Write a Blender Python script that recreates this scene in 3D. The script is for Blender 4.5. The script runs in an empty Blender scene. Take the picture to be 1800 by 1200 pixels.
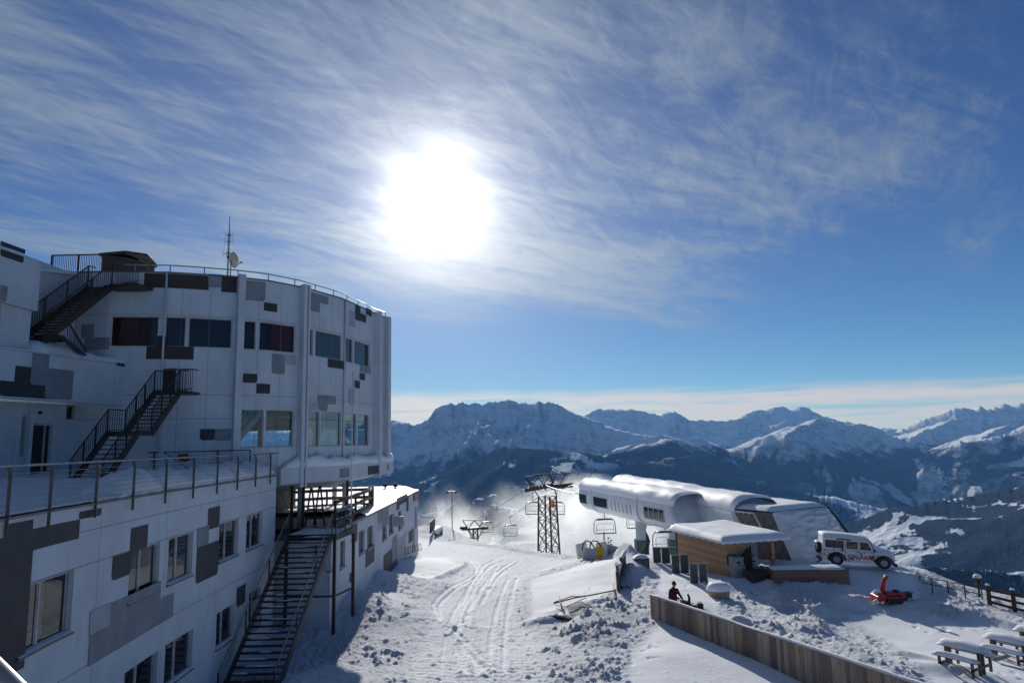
import bpy, bmesh, math, random
import numpy as np
from mathutils import Vector, Matrix
rad = math.radians
rng = random.Random(7)
sc = bpy.context.scene
COL = sc.collection

# ---------------------------------------------------------------- camera, sky, sun, exposure
F = 1200.0
PITCH = math.atan((778 - 600) / F); ROLL = rad(-1.3)
RM = Matrix.Rotation(PITCH + math.pi / 2, 3, 'X') @ Matrix.Rotation(ROLL, 3, 'Z')
cam_d = bpy.data.cameras.new('camera'); cam = bpy.data.objects.new('camera', cam_d); COL.objects.link(cam)
cam.matrix_world = RM.to_4x4()
cam_d.sensor_width = 36; cam_d.lens = 24.0; cam_d.clip_start = 0.1; cam_d.clip_end = 80000
sc.camera = cam
SUN_EL, SUN_AZ = rad(20.2), rad(-6.43)          # azimuth from +Y towards +X
SUNV = Vector((math.sin(SUN_AZ) * math.cos(SUN_EL), math.cos(SUN_AZ) * math.cos(SUN_EL), math.sin(SUN_EL)))
sun_d = bpy.data.lights.new('sun', 'SUN'); sun_d.energy = 5.0; sun_d.angle = rad(0.5); sun_d.color = (1.0, 0.985, 0.965)
sun = bpy.data.objects.new('sun', sun_d); COL.objects.link(sun)
sun.rotation_euler = SUNV.to_track_quat('Z', 'Y').to_euler(); sun.location = SUNV * 60
sc.view_settings.view_transform = 'Standard'; sc.view_settings.look = 'None'
sc.view_settings.gamma = 1.0; sc.view_settings.use_curve_mapping = False
sc.view_settings.exposure = -0.17
sc.cycles.use_denoising = True
sc.cycles.max_bounces = 8; sc.cycles.diffuse_bounces = 3; sc.cycles.glossy_bounces = 3
sc.cycles.transparent_max_bounces = 16; sc.cycles.volume_bounces = 2; sc.cycles.transmission_bounces = 6
sc.cycles.volume_max_steps = 128

class NG:                                       # small node-graph writer
    def __init__(s, tree): s.t = tree; s.n = tree.nodes; s.l = tree.links
    def add(s, typ, **kw):
        nd = s.n.new(typ)
        for k, v in kw.items():
            if k == 'ins':
                for a, b in v.items():
                    if isinstance(b, bpy.types.NodeSocket): s.l.new(b, nd.inputs[a])
                    else: nd.inputs[a].default_value = b
            else: setattr(nd, k, v)
        return nd
    def m(s, op, a, b=None, c=None, clamp=False):
        nd = s.n.new('ShaderNodeMath'); nd.operation = op; nd.use_clamp = clamp
        for i, v in enumerate((a, b, c)):
            if v is None: continue
            if isinstance(v, bpy.types.NodeSocket): s.l.new(v, nd.inputs[i])
            else: nd.inputs[i].default_value = v
        return nd.outputs[0]
    def vm(s, op, a, b=None):
        nd = s.n.new('ShaderNodeVectorMath'); nd.operation = op
        for i, v in enumerate((a, b)):
            if v is None: continue
            if isinstance(v, bpy.types.NodeSocket): s.l.new(v, nd.inputs[i])
            else: nd.inputs[i].default_value = v
        return nd
    def ss(s, v, lo, hi):
        nd = s.n.new('ShaderNodeMapRange'); nd.interpolation_type = 'SMOOTHSTEP'
        s.l.new(v, nd.inputs[0]); nd.inputs[1].default_value = lo; nd.inputs[2].default_value = hi
        return nd.outputs[0]
    def mix(s, f, a, b):
        nd = s.n.new('ShaderNodeMix'); nd.data_type = 'RGBA'
        for i, v in ((0, f), (6, a), (7, b)):
            if isinstance(v, bpy.types.NodeSocket): s.l.new(v, nd.inputs[i])
            else: nd.inputs[i].default_value = v if i == 0 else (*v[:3], 1)
        return nd.outputs[2]
    def noise(s, vec, scale, detail=4, rough=.5, dist=0.0):
        nd = s.add('ShaderNodeTexNoise', ins={'Scale': scale, 'Detail': detail, 'Roughness': rough, 'Distortion': dist})
        if vec is not None: s.l.new(vec, nd.inputs['Vector'])
        return nd.outputs[0]

def build_world():
    w = bpy.data.worlds.new('World'); sc.world = w; w.use_nodes = True
    g = NG(w.node_tree); g.n.clear()
    sky = g.add('ShaderNodeTexSky', sky_type='NISHITA', sun_disc=False, sun_elevation=SUN_EL, sun_rotation=SUN_AZ % (2 * math.pi),
                altitude=2200, air_density=0.85, dust_density=0.12, ozone_density=4.0)
    tc = g.add('ShaderNodeTexCoord'); d = tc.outputs['Generated']
    sep = g.add('ShaderNodeSeparateXYZ', ins={0: d}); x, y, z = sep.outputs
    zz = g.m('ADD', g.m('MAXIMUM', z, 0.0), 0.06)
    px = g.m('DIVIDE', x, zz); py = g.m('DIVIDE', y, zz)
    # angle to the sun
    dot = g.vm('DOT_PRODUCT', d, tuple(SUNV)).outputs['Value']
    ang = g.m('ARCCOSINE', g.m('MINIMUM', dot, 0.99999))
    # high cirrus: wisps on a flat cloud sheet
    def sheet(ax, sx, sy, ox):
        ca, sa = math.cos(ax), math.sin(ax)
        u = g.m('ADD', g.m('MULTIPLY', px, ca * sx), g.m('MULTIPLY', py, sa * sx))
        v = g.m('ADD', g.m('MULTIPLY', px, -sa * sy), g.m('MULTIPLY', py, ca * sy))
        return g.add('ShaderNodeCombineXYZ', ins={0: u, 1: v, 2: ox}).outputs[0]
    def nz(vec, det, rough, dist): return g.noise(vec, 1.0, det, rough, dist)
    n1 = nz(sheet(rad(42), .42, 1.0, 3.1), 10, .63, .7)
    n2 = nz(sheet(rad(30), 1.0, 3.4, 5.0), 10, .68, 1.0)
    n4 = nz(sheet(rad(60), 3.2, 9.5, 8.0), 8, .7, 1.2)
    n3 = nz(sheet(0, .40, .45, 4.6), 3, .5, .3)
    # more cloud to the left and round the sun, open blue towards the top right and low down
    side = g.ss(g.m('ADD', x, g.m('MULTIPLY', z, .35)), .85, -.1)
    near = g.m('EXPONENT', g.m('MULTIPLY', g.m('POWER', g.m('DIVIDE', ang, .30), 2.0), -1.0))
    cov = g.m('ADD', g.m('ADD', g.m('MULTIPLY', g.m('SUBTRACT', n3, .5), 1.1), g.m('MULTIPLY', side, .20)), g.m('MULTIPLY', near, .12))
    tex = g.m('ADD', g.m('ADD', g.m('MULTIPLY', n1, .40), g.m('MULTIPLY', n2, .36)), g.m('MULTIPLY', n4, .24))
    c = g.m('ADD', tex, g.m('MULTIPLY', cov, .34))
    cirrus = g.m('ADD', g.m('MULTIPLY', g.ss(c, .49, .72), .76), g.m('MULTIPLY', g.ss(c, .38, .60), .08))
    cirrus = g.m('MULTIPLY', cirrus, g.ss(g.m('ADD', z, g.m('MULTIPLY', g.m('SUBTRACT', n1, .5), .25)), .13, .27))
    # long flat bank low over the horizon
    az = g.m('ARCTAN2', x, y)
    bv = g.add('ShaderNodeCombineXYZ', ins={0: g.m('MULTIPLY', az, 5.0), 1: g.m('MULTIPLY', z, 95.0), 2: 0.0}).outputs[0]
    bn = g.noise(bv, 1.0, 6, .58, .5)
    topedge = g.m('ADD', g.m('MULTIPLY', g.noise(g.add('ShaderNodeCombineXYZ', ins={0: g.m('MULTIPLY', az, 6.0), 1: 0.0, 2: 4.0}).outputs[0], 1.0, 3), .022), .060)
    band = g.m('MULTIPLY', g.ss(g.m('SUBTRACT', g.m('ADD', z, g.m('MULTIPLY', az, .014)), topedge), .010, -.012), g.ss(z, -.06, .05))
    band = g.m('MULTIPLY', band, g.ss(bn, .24, .56))
    band = g.m('MULTIPLY', band, .92)
    # scattering round the sun: narrow in thin cloud, wide and weak in air
    ang = g.m('MULTIPLY', ang, g.m('ADD', 1.08, g.m('MULTIPLY', n3, -.14)))
    def ga(wd, amp): return g.m('MULTIPLY', g.m('EXPONENT', g.m('MULTIPLY', g.m('POWER', g.m('DIVIDE', ang, wd), 2.0), -1.0)), amp)
    def ge(wd, amp): return g.m('MULTIPLY', g.m('EXPONENT', g.m('DIVIDE', ang, -wd)), amp)
    core = g.m('ADD', g.m('ADD', g.m('MULTIPLY', ge(.030, 70.0), g.m('ADD', .85, g.m('MULTIPLY', cirrus, .3))), g.m('MULTIPLY', ge(.095, 9.0), g.m('ADD', .8, g.m('MULTIPLY', cirrus, .5)))), ge(.28, 2.6))
    fwd = g.m('ADD', ga(.33, 2.2), ga(.85, 1.6))
    cloudlum = g.m('ADD', fwd, 3.7)
    ccol = g.vm('SCALE', (0.72, 0.90, 1.10)); g.l.new(cloudlum, ccol.inputs['Scale'])
    bcol = g.vm('SCALE', (.97, .97, .97)); g.l.new(g.m('ADD', g.m('MULTIPLY', fwd, .8), 8.0), bcol.inputs['Scale'])
    # clear air
    skyc = g.vm('MULTIPLY', sky.outputs[0], g.mix(g.ss(z, .42, .04), (0.33, 0.64, .98), (.62, .87, 1.0))).outputs[0]
    col = g.mix(cirrus, skyc, ccol.outputs[0])
    col = g.mix(band, col, bcol.outputs[0])
    glow = g.vm('SCALE', (1.0, .985, .95)); g.l.new(g.m('ADD', core, ga(.24, .8)), glow.inputs['Scale'])
    col = g.vm('ADD', col, glow.outputs[0]).outputs[0]
    bg = g.add('ShaderNodeBackground', ins={'Color': col, 'Strength': 0.075})
    out = g.add('ShaderNodeOutputWorld', ins={'Surface': bg.outputs[0]})
    w.cycles.sampling_method = 'MANUAL'; w.cycles.sample_map_resolution = 1024
build_world()

# ---------------------------------------------------------------- reading positions off the view
def ray(px, py): return RM @ Vector(((px - 900) / F, (600 - py) / F, -1.0))
def PY(px, py, Y): d = ray(px, py); return d * (Y / d.y)
def PZ(px, py, z): d = ray(px, py); return d * (z / d.z)
def PX(px, py, X): d = ray(px, py); return d * (X / d.x)
class Facade:                                   # a vertical wall over a plan polyline; at(px, py) gives (s, z) on it
    def __init__(s, pts):
        s.p = [Vector((a[0], a[1])) for a in pts]; s.c = [0.0]
        for a, b in zip(s.p, s.p[1:]): s.c.append(s.c[-1] + (b - a).length)
        s.L = s.c[-1]
    def seg(s, t):
        i = 0
        while i < len(s.c) - 2 and t > s.c[i + 1]: i += 1
        return i
    def pt(s, t, z=0.0, n=0.0):                 # n metres out of the wall (to the right of travel)
        i = s.seg(t); a, b = s.p[i], s.p[i + 1]; d = (b - a).normalized(); q = a + d * (t - s.c[i])
        return Vector((q.x + d.y * n, q.y - d.x * n, z))
    def at(s, px, py):
        d = ray(px, py); best = None
        for i, (a, b) in enumerate(zip(s.p, s.p[1:])):
            e = b - a; den = d.x * e.y - d.y * e.x
            if abs(den) < 1e-9: continue
            k = (a.x * e.y - a.y * e.x) / den; u = ((d.x * k - a.x) * e.x + (d.y * k - a.y) * e.y) / e.length_squared
            if i == 0: lo = -1e3
            else: lo = -1e-6
            hi = 1e3 if i == len(s.p) - 2 else 1 + 1e-6
            if k > 0 and lo <= u <= hi and (best is None or k < best[0]): best = (k, s.c[i] + u * e.length, d.z * k)
        return best[1], best[2]
    def knots(s, a, b): return [a] + [c for c in s.c if a + 1e-3 < c < b - 1e-3] + [b]

# ---------------------------------------------------------------- mesh builder and tagging
class MB:
    def __init__(s): s.v = []; s.f = []; s.mi = []; s.cur = 0
    def face(s, pts):
        n = len(s.v); s.v += [tuple(p) for p in pts]; s.f.append(tuple(range(n, n + len(pts)))); s.mi.append(s.cur)
    def hexa(s, p):                             # 8 points: bottom 4 ring, top 4 ring
        n = len(s.v); s.v += [tuple(q) for q in p]
        for q in ((3, 2, 1, 0), (4, 5, 6, 7), (0, 1, 5, 4), (1, 2, 6, 5), (2, 3, 7, 6), (3, 0, 4, 7)):
            s.f.append(tuple(n + k for k in q)); s.mi.append(s.cur)
    def box(s, x0, x1, y0, y1, z0, z1):
        s.hexa([(x0, y0, z0), (x1, y0, z0), (x1, y1, z0), (x0, y1, z0), (x0, y0, z1), (x1, y0, z1), (x1, y1, z1), (x0, y1, z1)])
    def obox(s, c, size, rz=0.0, ry=0.0, rx=0.0):
        M = Matrix.Rotation(rz, 3, 'Z') @ Matrix.Rotation(ry, 3, 'Y') @ Matrix.Rotation(rx, 3, 'X'); c = Vector(c); h = Vector(size) / 2
        s.hexa([c + M @ Vector((h.x * a, h.y * b, h.z * d)) for d in (-1, 1) for a, b in ((-1, -1), (1, -1), (1, 1), (-1, 1))])
    def bar(s, a, b, w, h, up=(0, 0, 1)):
        a, b = Vector(a), Vector(b); d = (b - a).normalized(); u = Vector(up)
        r = d.cross(u)
        if r.length < 1e-4: r = d.cross(Vector((0, 1, 0)))
        r.normalize(); u = r.cross(d).normalized(); r *= w / 2; u *= h / 2
        s.hexa([a - r - u, b - r - u, b + r - u, a + r - u, a - r + u, b - r + u, b + r + u, a + r + u])
    def tube(s, pts, r, n=8, cap=True):
        pts = [Vector(p) for p in pts]; rr = r if isinstance(r, (list, tuple)) else [r] * len(pts); rings = []
        prev = None
        for i, p in enumerate(pts):
            d = (pts[min(i + 1, len(pts) - 1)] - pts[max(i - 1, 0)]).normalized()
            u = prev - d * prev.dot(d) if prev is not None else (Vector((0, 0, 1)) - d * d.z)
            if u.length < 1e-3: u = Vector((0, 1, 0)) - d * d.y
            if u.length < 1e-3: u = Vector((1, 0, 0))
            u.normalize(); prev = u; w = d.cross(u); k = len(s.v)
            for j in range(n):
                a = 2 * math.pi * j / n; s.v.append(tuple(p + (u * math.cos(a) + w * math.sin(a)) * rr[i]))
            rings.append(k)
        for a, b in zip(rings, rings[1:]):
            for j in range(n): s.f.append((a + j, a + (j + 1) % n, b + (j + 1) % n, b + j)); s.mi.append(s.cur)
        if cap:
            s.f.append(tuple(rings[0] + j for j in reversed(range(n)))); s.mi.append(s.cur)
            s.f.append(tuple(rings[-1] + j for j in range(n))); s.mi.append(s.cur)
    def sheet(s, rows):                         # rows of points -> quads
        k = len(s.v); m = len(rows[0])
        for r in rows: s.v += [tuple(p) for p in r]
        for i in range(len(rows) - 1):
            for j in range(m - 1):
                a = k + i * m + j; s.f.append((a, a + 1, a + m + 1, a + m)); s.mi.append(s.cur)
    def prism(s, poly, z0, z1):
        n = len(poly); k = len(s.v)
        z0f = z0 if callable(z0) else (lambda p: z0); z1f = z1 if callable(z1) else (lambda p: z1)
        s.v += [(p[0], p[1], z0f(p)) for p in poly] + [(p[0], p[1], z1f(p)) for p in poly]
        s.f.append(tuple(k + i for i in reversed(range(n)))); s.f.append(tuple(k + n + i for i in range(n))); s.mi += [s.cur] * 2
        for i in range(n):
            j = (i + 1) % n; s.f.append((k + i, k + j, k + n + j, k + n + i)); s.mi.append(s.cur)
    def onwall(s, fac, s0, s1, z0, z1, n0, n1):
        ks = fac.knots(s0, s1)
        for a, b in zip(ks, ks[1:]):
            e = 1e-4
            s.hexa([fac.pt(a + e, z0, n0), fac.pt(b - e, z0, n0), fac.pt(b - e, z0, n1), fac.pt(a + e, z0, n1),
                    fac.pt(a + e, z1, n0), fac.pt(b - e, z1, n0), fac.pt(b - e, z1, n1), fac.pt(a + e, z1, n1)])
    def build(s, name, mats, parent=None, smooth=False, bevel=0.0, loc=None, weld=False):
        me = bpy.data.meshes.new(name); me.from_pydata(s.v, [], s.f)
        for m in (mats if isinstance(mats, (list, tuple)) else [mats]): me.materials.append(m)
        if any(s.mi): me.polygons.foreach_set('material_index', s.mi)
        bm = bmesh.new(); bm.from_mesh(me)
        if weld: bmesh.ops.remove_doubles(bm, verts=bm.verts, dist=1e-4)
        bmesh.ops.recalc_face_normals(bm, faces=bm.faces); bm.to_mesh(me); bm.free()
        if smooth: me.polygons.foreach_set('use_smooth', [True] * len(me.polygons))
        me.update(); o = bpy.data.objects.new(name, me); COL.objects.link(o)
        if parent is not None:
            o.parent = parent
            if loc is None: o.matrix_parent_inverse = Matrix.Translation(-parent.location)
        if loc is not None: o.location = loc
        if bevel:
            b = o.modifiers.new('bevel', 'BEVEL'); b.width = bevel; b.segments = 2; b.limit_method = 'ANGLE'
        return o

def tag(o, label=None, cat=None, group=None, kind=None):
    if label: o['label'] = label
    if cat: o['category'] = cat
    if group: o['group'] = group
    if kind: o['kind'] = kind
    return o
def thing(name, label, cat, loc=(0, 0, 0), rz=0.0, group=None):
    o = bpy.data.objects.new(name, None); COL.objects.link(o); o.location = loc; o.rotation_euler = (0, 0, rz)
    o.empty_display_size = .3
    return tag(o, label, cat, group)
def dup(o, parent=None, **kw):
    c = o.copy(); COL.objects.link(c)
    if parent is not None: c.parent = parent
    for ch in list(o.children): dup(ch, c)
    for k, v in kw.items():
        if k in ('label', 'group'): c[k] = v
        else: setattr(c, k, v)
    return c
L0 = (0, 0, 0)                                  # loc=L0: the part is modelled in its thing's own coordinates

# ---------------------------------------------------------------- noise for geometry
def _hash(ix, iy, seed):
    h = (ix.astype(np.int64) * 374761393 + iy.astype(np.int64) * 668265263 + seed * 974634777) & 0xffffffff
    h = ((h ^ (h >> 13)) * 1274126177) & 0xffffffff
    return ((h ^ (h >> 16)) & 0xffff) / 65535.0
def vn(x, y, seed=0):
    ix, iy = np.floor(x), np.floor(y); fx, fy = x - ix, y - iy
    fx = fx * fx * (3 - 2 * fx); fy = fy * fy * (3 - 2 * fy)
    a, b, c, d = _hash(ix, iy, seed), _hash(ix + 1, iy, seed), _hash(ix, iy + 1, seed), _hash(ix + 1, iy + 1, seed)
    return (a * (1 - fx) + b * fx) * (1 - fy) + (c * (1 - fx) + d * fx) * fy
def fbm(x, y, seed=0, o=4, g=.5):
    t = 0; a = 1; n = 0
    for i in range(o):
        cr, sr = math.cos(i * 1.1), math.sin(i * 1.1)
        t = t + a * vn((x * cr - y * sr) * 2 ** i, (x * sr + y * cr) * 2 ** i, seed + i); n += a; a *= g
    return t / n
def ridged(x, y, seed=0, o=4, g=.55):
    t = 0; a = 1; n = 0; w = 1.0
    for i in range(o):
        cr, sr = math.cos(i * .9 + .3), math.sin(i * .9 + .3)
        r = 1 - np.abs(2 * vn((x * cr - y * sr) * 2 ** i, (x * sr + y * cr) * 2 ** i, seed + i) - 1)
        r = r * r * w; w = np.clip(r * 1.8, 0, 1); t = t + a * r; n += a; a *= g
    return t / n
def npmesh(name, V, nr, nc, mat, smooth=True, closed=False):
    cj = np.arange(nc if closed else nc - 1); ri = np.arange(nr - 1)
    a = ri[:, None] * nc + cj[None, :]; b = ri[:, None] * nc + (cj[None, :] + 1) % nc
    Q = np.stack([a, b, b + nc, a + nc], -1).reshape(-1, 4)
    me = bpy.data.meshes.new(name); me.vertices.add(len(V)); me.vertices.foreach_set('co', V.astype(np.float32).ravel())
    me.loops.add(Q.size); me.loops.foreach_set('vertex_index', Q.ravel().astype(np.int32))
    me.polygons.add(len(Q)); me.polygons.foreach_set('loop_start', (np.arange(len(Q)) * 4).astype(np.int32))
    me.update(calc_edges=True); me.validate(); me.polygons.foreach_set('use_smooth', [smooth] * len(Q)); me.materials.append(mat)
    o = bpy.data.objects.new(name, me); COL.objects.link(o); return o

# ---------------------------------------------------------------- materials
def mat(name, col, rough=.6, metal=0.0, var=.12, vscale=3.0, bump=0.0, bscale=20.0, spec=.4, stretch=None, col2=None, lo=.4, hi=.6):
    m = bpy.data.materials.new(name); m.use_nodes = True; g = NG(m.node_tree); b = g.n['Principled BSDF']
    tc = g.add('ShaderNodeNewGeometry').outputs['Position']
    if stretch: tc = g.vm('MULTIPLY', tc, stretch).outputs[0]
    n = g.noise(tc, vscale, 5, .55)
    c2 = col2 or tuple(c * (1 - var * 2) for c in col); c1 = col if col2 else tuple(min(1, c * (1 + var * .5)) for c in col)
    g.l.new(g.mix(g.ss(n, lo if col2 else .3, hi if col2 else .7), c1, c2), b.inputs['Base Color'])
    b.inputs['Roughness'].default_value = rough; b.inputs['Metallic'].default_value = metal
    b.inputs['Specular IOR Level'].default_value = spec
    if bump:
        bp = g.add('ShaderNodeBump', ins={'Strength': bump, 'Distance': .02, 'Height': g.noise(tc, bscale, 4, .6)})
        g.l.new(bp.outputs[0], b.inputs['Normal'])
    return m
def snow_mat(name, b1=.5, s1=14.0, d1=.05, fine=70.0):
    m = bpy.data.materials.new(name); m.use_nodes = True; g = NG(m.node_tree); b = g.n['Principled BSDF']
    p = g.add('ShaderNodeNewGeometry').outputs['Position']
    n = g.noise(p, .6, 4, .5)
    g.l.new(g.mix(n, (.89, .915, .95), (.81, .845, .89)), b.inputs['Base Color'])
    b.inputs['Roughness'].default_value = .6; b.inputs['Specular IOR Level'].default_value = .1
    h = g.m('ADD', g.noise(p, s1, 5, .6), g.m('MULTIPLY', g.noise(p, fine, 2, .5), .22))
    bp = g.add('ShaderNodeBump', ins={'Strength': b1, 'Distance': d1, 'Height': h}); g.l.new(bp.outputs[0], b.inputs['Normal'])
    return m
def ground_mat():
    m = bpy.data.materials.new('trodden_snow'); m.use_nodes = True; g = NG(m.node_tree); b = g.n['Principled BSDF']
    p = g.add('ShaderNodeNewGeometry').outputs['Position']
    at = g.add('ShaderNodeAttribute', attribute_name='churn').outputs['Fac']
    n = g.noise(p, .5, 5, .55)
    c = g.mix(n, (.90, .92, .95), (.81, .84, .885))
    c = g.mix(g.m('MULTIPLY', at, .9), c, (.72, .76, .82))  # churned snow coloured darker, standing in for small shadows between clods
    g.l.new(c, b.inputs['Base Color'])
    b.inputs['Roughness'].default_value = .7; b.inputs['Specular IOR Level'].default_value = .03
    n1 = g.noise(p, 9.0, 5, .66); n2 = g.noise(p, 26.0, 4, .6)
    h = g.m('MULTIPLY', g.m('ADD', n1, g.m('MULTIPLY', n2, .45)), g.m('ADD', g.m('MULTIPLY', at, .95), .07))
    h = g.m('ADD', h, g.m('MULTIPLY', g.noise(p, 55.0, 2, .5), .02))
    bp = g.add('ShaderNodeBump', ins={'Strength': 1.0, 'Distance': .17, 'Height': h}); g.l.new(bp.outputs[0], b.inputs['Normal'])
    return m
def planks(name, c1, c2, width, axis, grain=8.0, rough=.75):      # boards counted along one world axis: 'z', 'y', or a plan direction
    m = bpy.data.materials.new(name); m.use_nodes = True; g = NG(m.node_tree); b = g.n['Principled BSDF']
    p = g.add('ShaderNodeNewGeometry').outputs['Position']
    s = g.vm('DOT_PRODUCT', p, axis).outputs['Value']; k = g.m('DIVIDE', s, width)
    idx = g.m('FLOOR', k); fr = g.m('FRACT', k)
    wn = g.add('ShaderNodeTexWhiteNoise', noise_dimensions='1D', ins={'W': idx})
    ax = Vector(axis); along = (2, 2, .35) if ax.z < .5 else (.4, .4, 5)
    gv = g.vm('ADD', g.vm('MULTIPLY', p, along).outputs[0], wn.outputs['Color']).outputs[0]
    gn = g.noise(gv, grain, 5, .65, .4)
    f = g.m('ADD', g.m('MULTIPLY', wn.outputs['Value'], .65), g.m('MULTIPLY', gn, .5), clamp=True)
    c = g.mix(f, c1, c2)
    gap = g.m('MULTIPLY', g.ss(fr, 0, .05), g.ss(fr, 1, .95))
    c = g.mix(gap, (.012, .010, .009), c); g.l.new(c, b.inputs['Base Color'])
    b.inputs['Roughness'].default_value = rough; b.inputs['Specular IOR Level'].default_value = .2
    bp = g.add('ShaderNodeBump', ins={'Strength': .5, 'Distance': .012, 'Height': g.m('ADD', gap, g.m('MULTIPLY', gn, .25))})
    g.l.new(bp.outputs[0], b.inputs['Normal']); return m
def panelwall(name, col):                        # painted wall: faint weather streaks, never quite even
    m = bpy.data.materials.new(name); m.use_nodes = True; g = NG(m.node_tree); b = g.n['Principled BSDF']
    p = g.add('ShaderNodeNewGeometry').outputs['Position']
    a = g.noise(p, .8, 6, .62); st = g.noise(g.vm('MULTIPLY', p, (3, 3, .25)).outputs[0], 1.6, 5, .6)
    f = g.m('ADD', g.m('MULTIPLY', a, .75), g.m('MULTIPLY', st, .25))
    g.l.new(g.mix(g.ss(f, .35, .68), col, tuple(c * .84 for c in col)), b.inputs['Base Color'])
    b.inputs['Roughness'].default_value = .62; b.inputs['Specular IOR Level'].default_value = .3
    bp = g.add('ShaderNodeBump', ins={'Strength': .15, 'Distance': .01, 'Height': g.noise(p, 9, 4, .6)}); g.l.new(bp.outputs[0], b.inputs['Normal'])
    return m
def glass_mat(name, tint=(.02, .025, .03), through=0.0, rough=.02, tr=(.80, .95, 1.0), refl=.8):
    m = bpy.data.materials.new(name); m.use_nodes = True; g = NG(m.node_tree); b = g.n['Principled BSDF']
    p = g.add('ShaderNodeNewGeometry').outputs['Position']
    b.inputs['Base Color'].default_value = (*tint, 1); b.inputs['Roughness'].default_value = rough; b.inputs['IOR'].default_value = 1.45
    b.inputs['Specular IOR Level'].default_value = .5
    bp = g.add('ShaderNodeBump', ins={'Strength': .05, 'Distance': .02, 'Height': g.noise(p, 1.2, 2, .5)}); g.l.new(bp.outputs[0], b.inputs['Normal'])
    if through:
        t = g.add('ShaderNodeBsdfTransparent', ins={'Color': (*tr, 1)})
        gl = g.add('ShaderNodeBsdfGlossy', ins={'Roughness': .02, 'Color': (1, 1, 1, 1)})
        fr = g.add('ShaderNodeFresnel', ins={'IOR': 1.5})
        mx = g.add('ShaderNodeMixShader', ins={0: g.m('ADD', g.m('MULTIPLY', fr.outputs[0], refl), .01), 1: t.outputs[0], 2: gl.outputs[0]})
        mx2 = g.add('ShaderNodeMixShader', ins={0: through, 1: b.outputs[0], 2: mx.outputs[0]})
        g.l.new(mx2.outputs[0], g.n['Material Output'].inputs['Surface'])
    return m
SNOW = snow_mat('soft_snow', .35, 6.0, .05); SNOWR = snow_mat('ruffled_snow', .9, 9.0, .10)
GROUND = ground_mat()
WHITE = panelwall('white_wall_paint', (.60, .645, .71))
CHAR = mat('charcoal_paint', (.045, .045, .052), .6, var=.15, vscale=1.5)
BRNP = mat('dark_brown_paint', (.055, .035, .032), .6, var=.15, vscale=1.5)
GREY = mat('grey_paint', (.24, .26, .30), .6, var=.1, vscale=1.5); LGREY = mat('light_grey_paint', (.40, .42, .47), .6, var=.08, vscale=1.5)
JOINT = mat('joint_grey', (.22, .23, .25), .8)  # plain grey of the wall panel joints
FRAME = mat('window_frame_paint', (.50, .48, .47), .5); SILL = mat('sill_metal', (.17, .15, .15), .45, .4)
GLASS = glass_mat('dark_window_glass'); GLASSC = glass_mat('tinted_window_glass', (.02, .02, .025), .95, tr=(.75, .70, .72), refl=.35)
GLASST = glass_mat('clear_window_glass', (.05, .06, .07), .94)
STEEL = mat('galvanised_steel', (.30, .31, .32), .42, .75, var=.15); DSTEEL = mat('dark_weathered_steel', (.062, .054, .052), .55, .5, bump=.2)
BSTEEL = mat('brown_painted_steel', (.06, .040, .036), .55, .2)
WWOOD = planks('weathered_grey_boards', (.13, .10, .085), (.34, .29, .25), .17, (.55, -.83, 0), 5.0)
HWOOD = planks('larch_cladding', (.42, .22, .12), (.62, .38, .23), .14, (0, 0, 1), 4.0)
HWOOD2 = planks('weathered_larch', (.20, .12, .085), (.34, .22, .16), .13, (0, 0, 1), 4.0)
DWOOD = mat('dark_wood', (.085, .055, .042), .7, var=.3, vscale=6, bump=.4, bscale=30); GWOOD = mat('grey_brown_wood', (.17, .12, .095), .75, var=.3, vscale=7, bump=.4, bscale=30)
RED = mat('red_machine_paint', (.42, .02, .016), .45); BLACK = mat('black_rubber', (.015, .015, .016), .6)
WPAINT = mat('white_vehicle_paint', (.72, .73, .75), .35, var=.05); YEL = mat('yellow_padding', (.75, .45, .03), .6)
STW = mat('station_white_shell', (.68, .72, .77), .4, var=.06, vscale=1.0); CONC = mat('concrete', (.20, .185, .165), .85, var=.2, vscale=2.5, bump=.4)
ORNG = mat('orange_plastic', (.7, .25, .04), .5); TEAL = mat('green_grey_panel', (.10, .16, .15), .6)
SKIN = mat('skin', (.50, .30, .22), .5); CLOTH = mat('dark_red_jacket', (.10, .018, .024), .85); HAT = mat('grey_wool_hat', (.06, .06, .065), .9)
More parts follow.
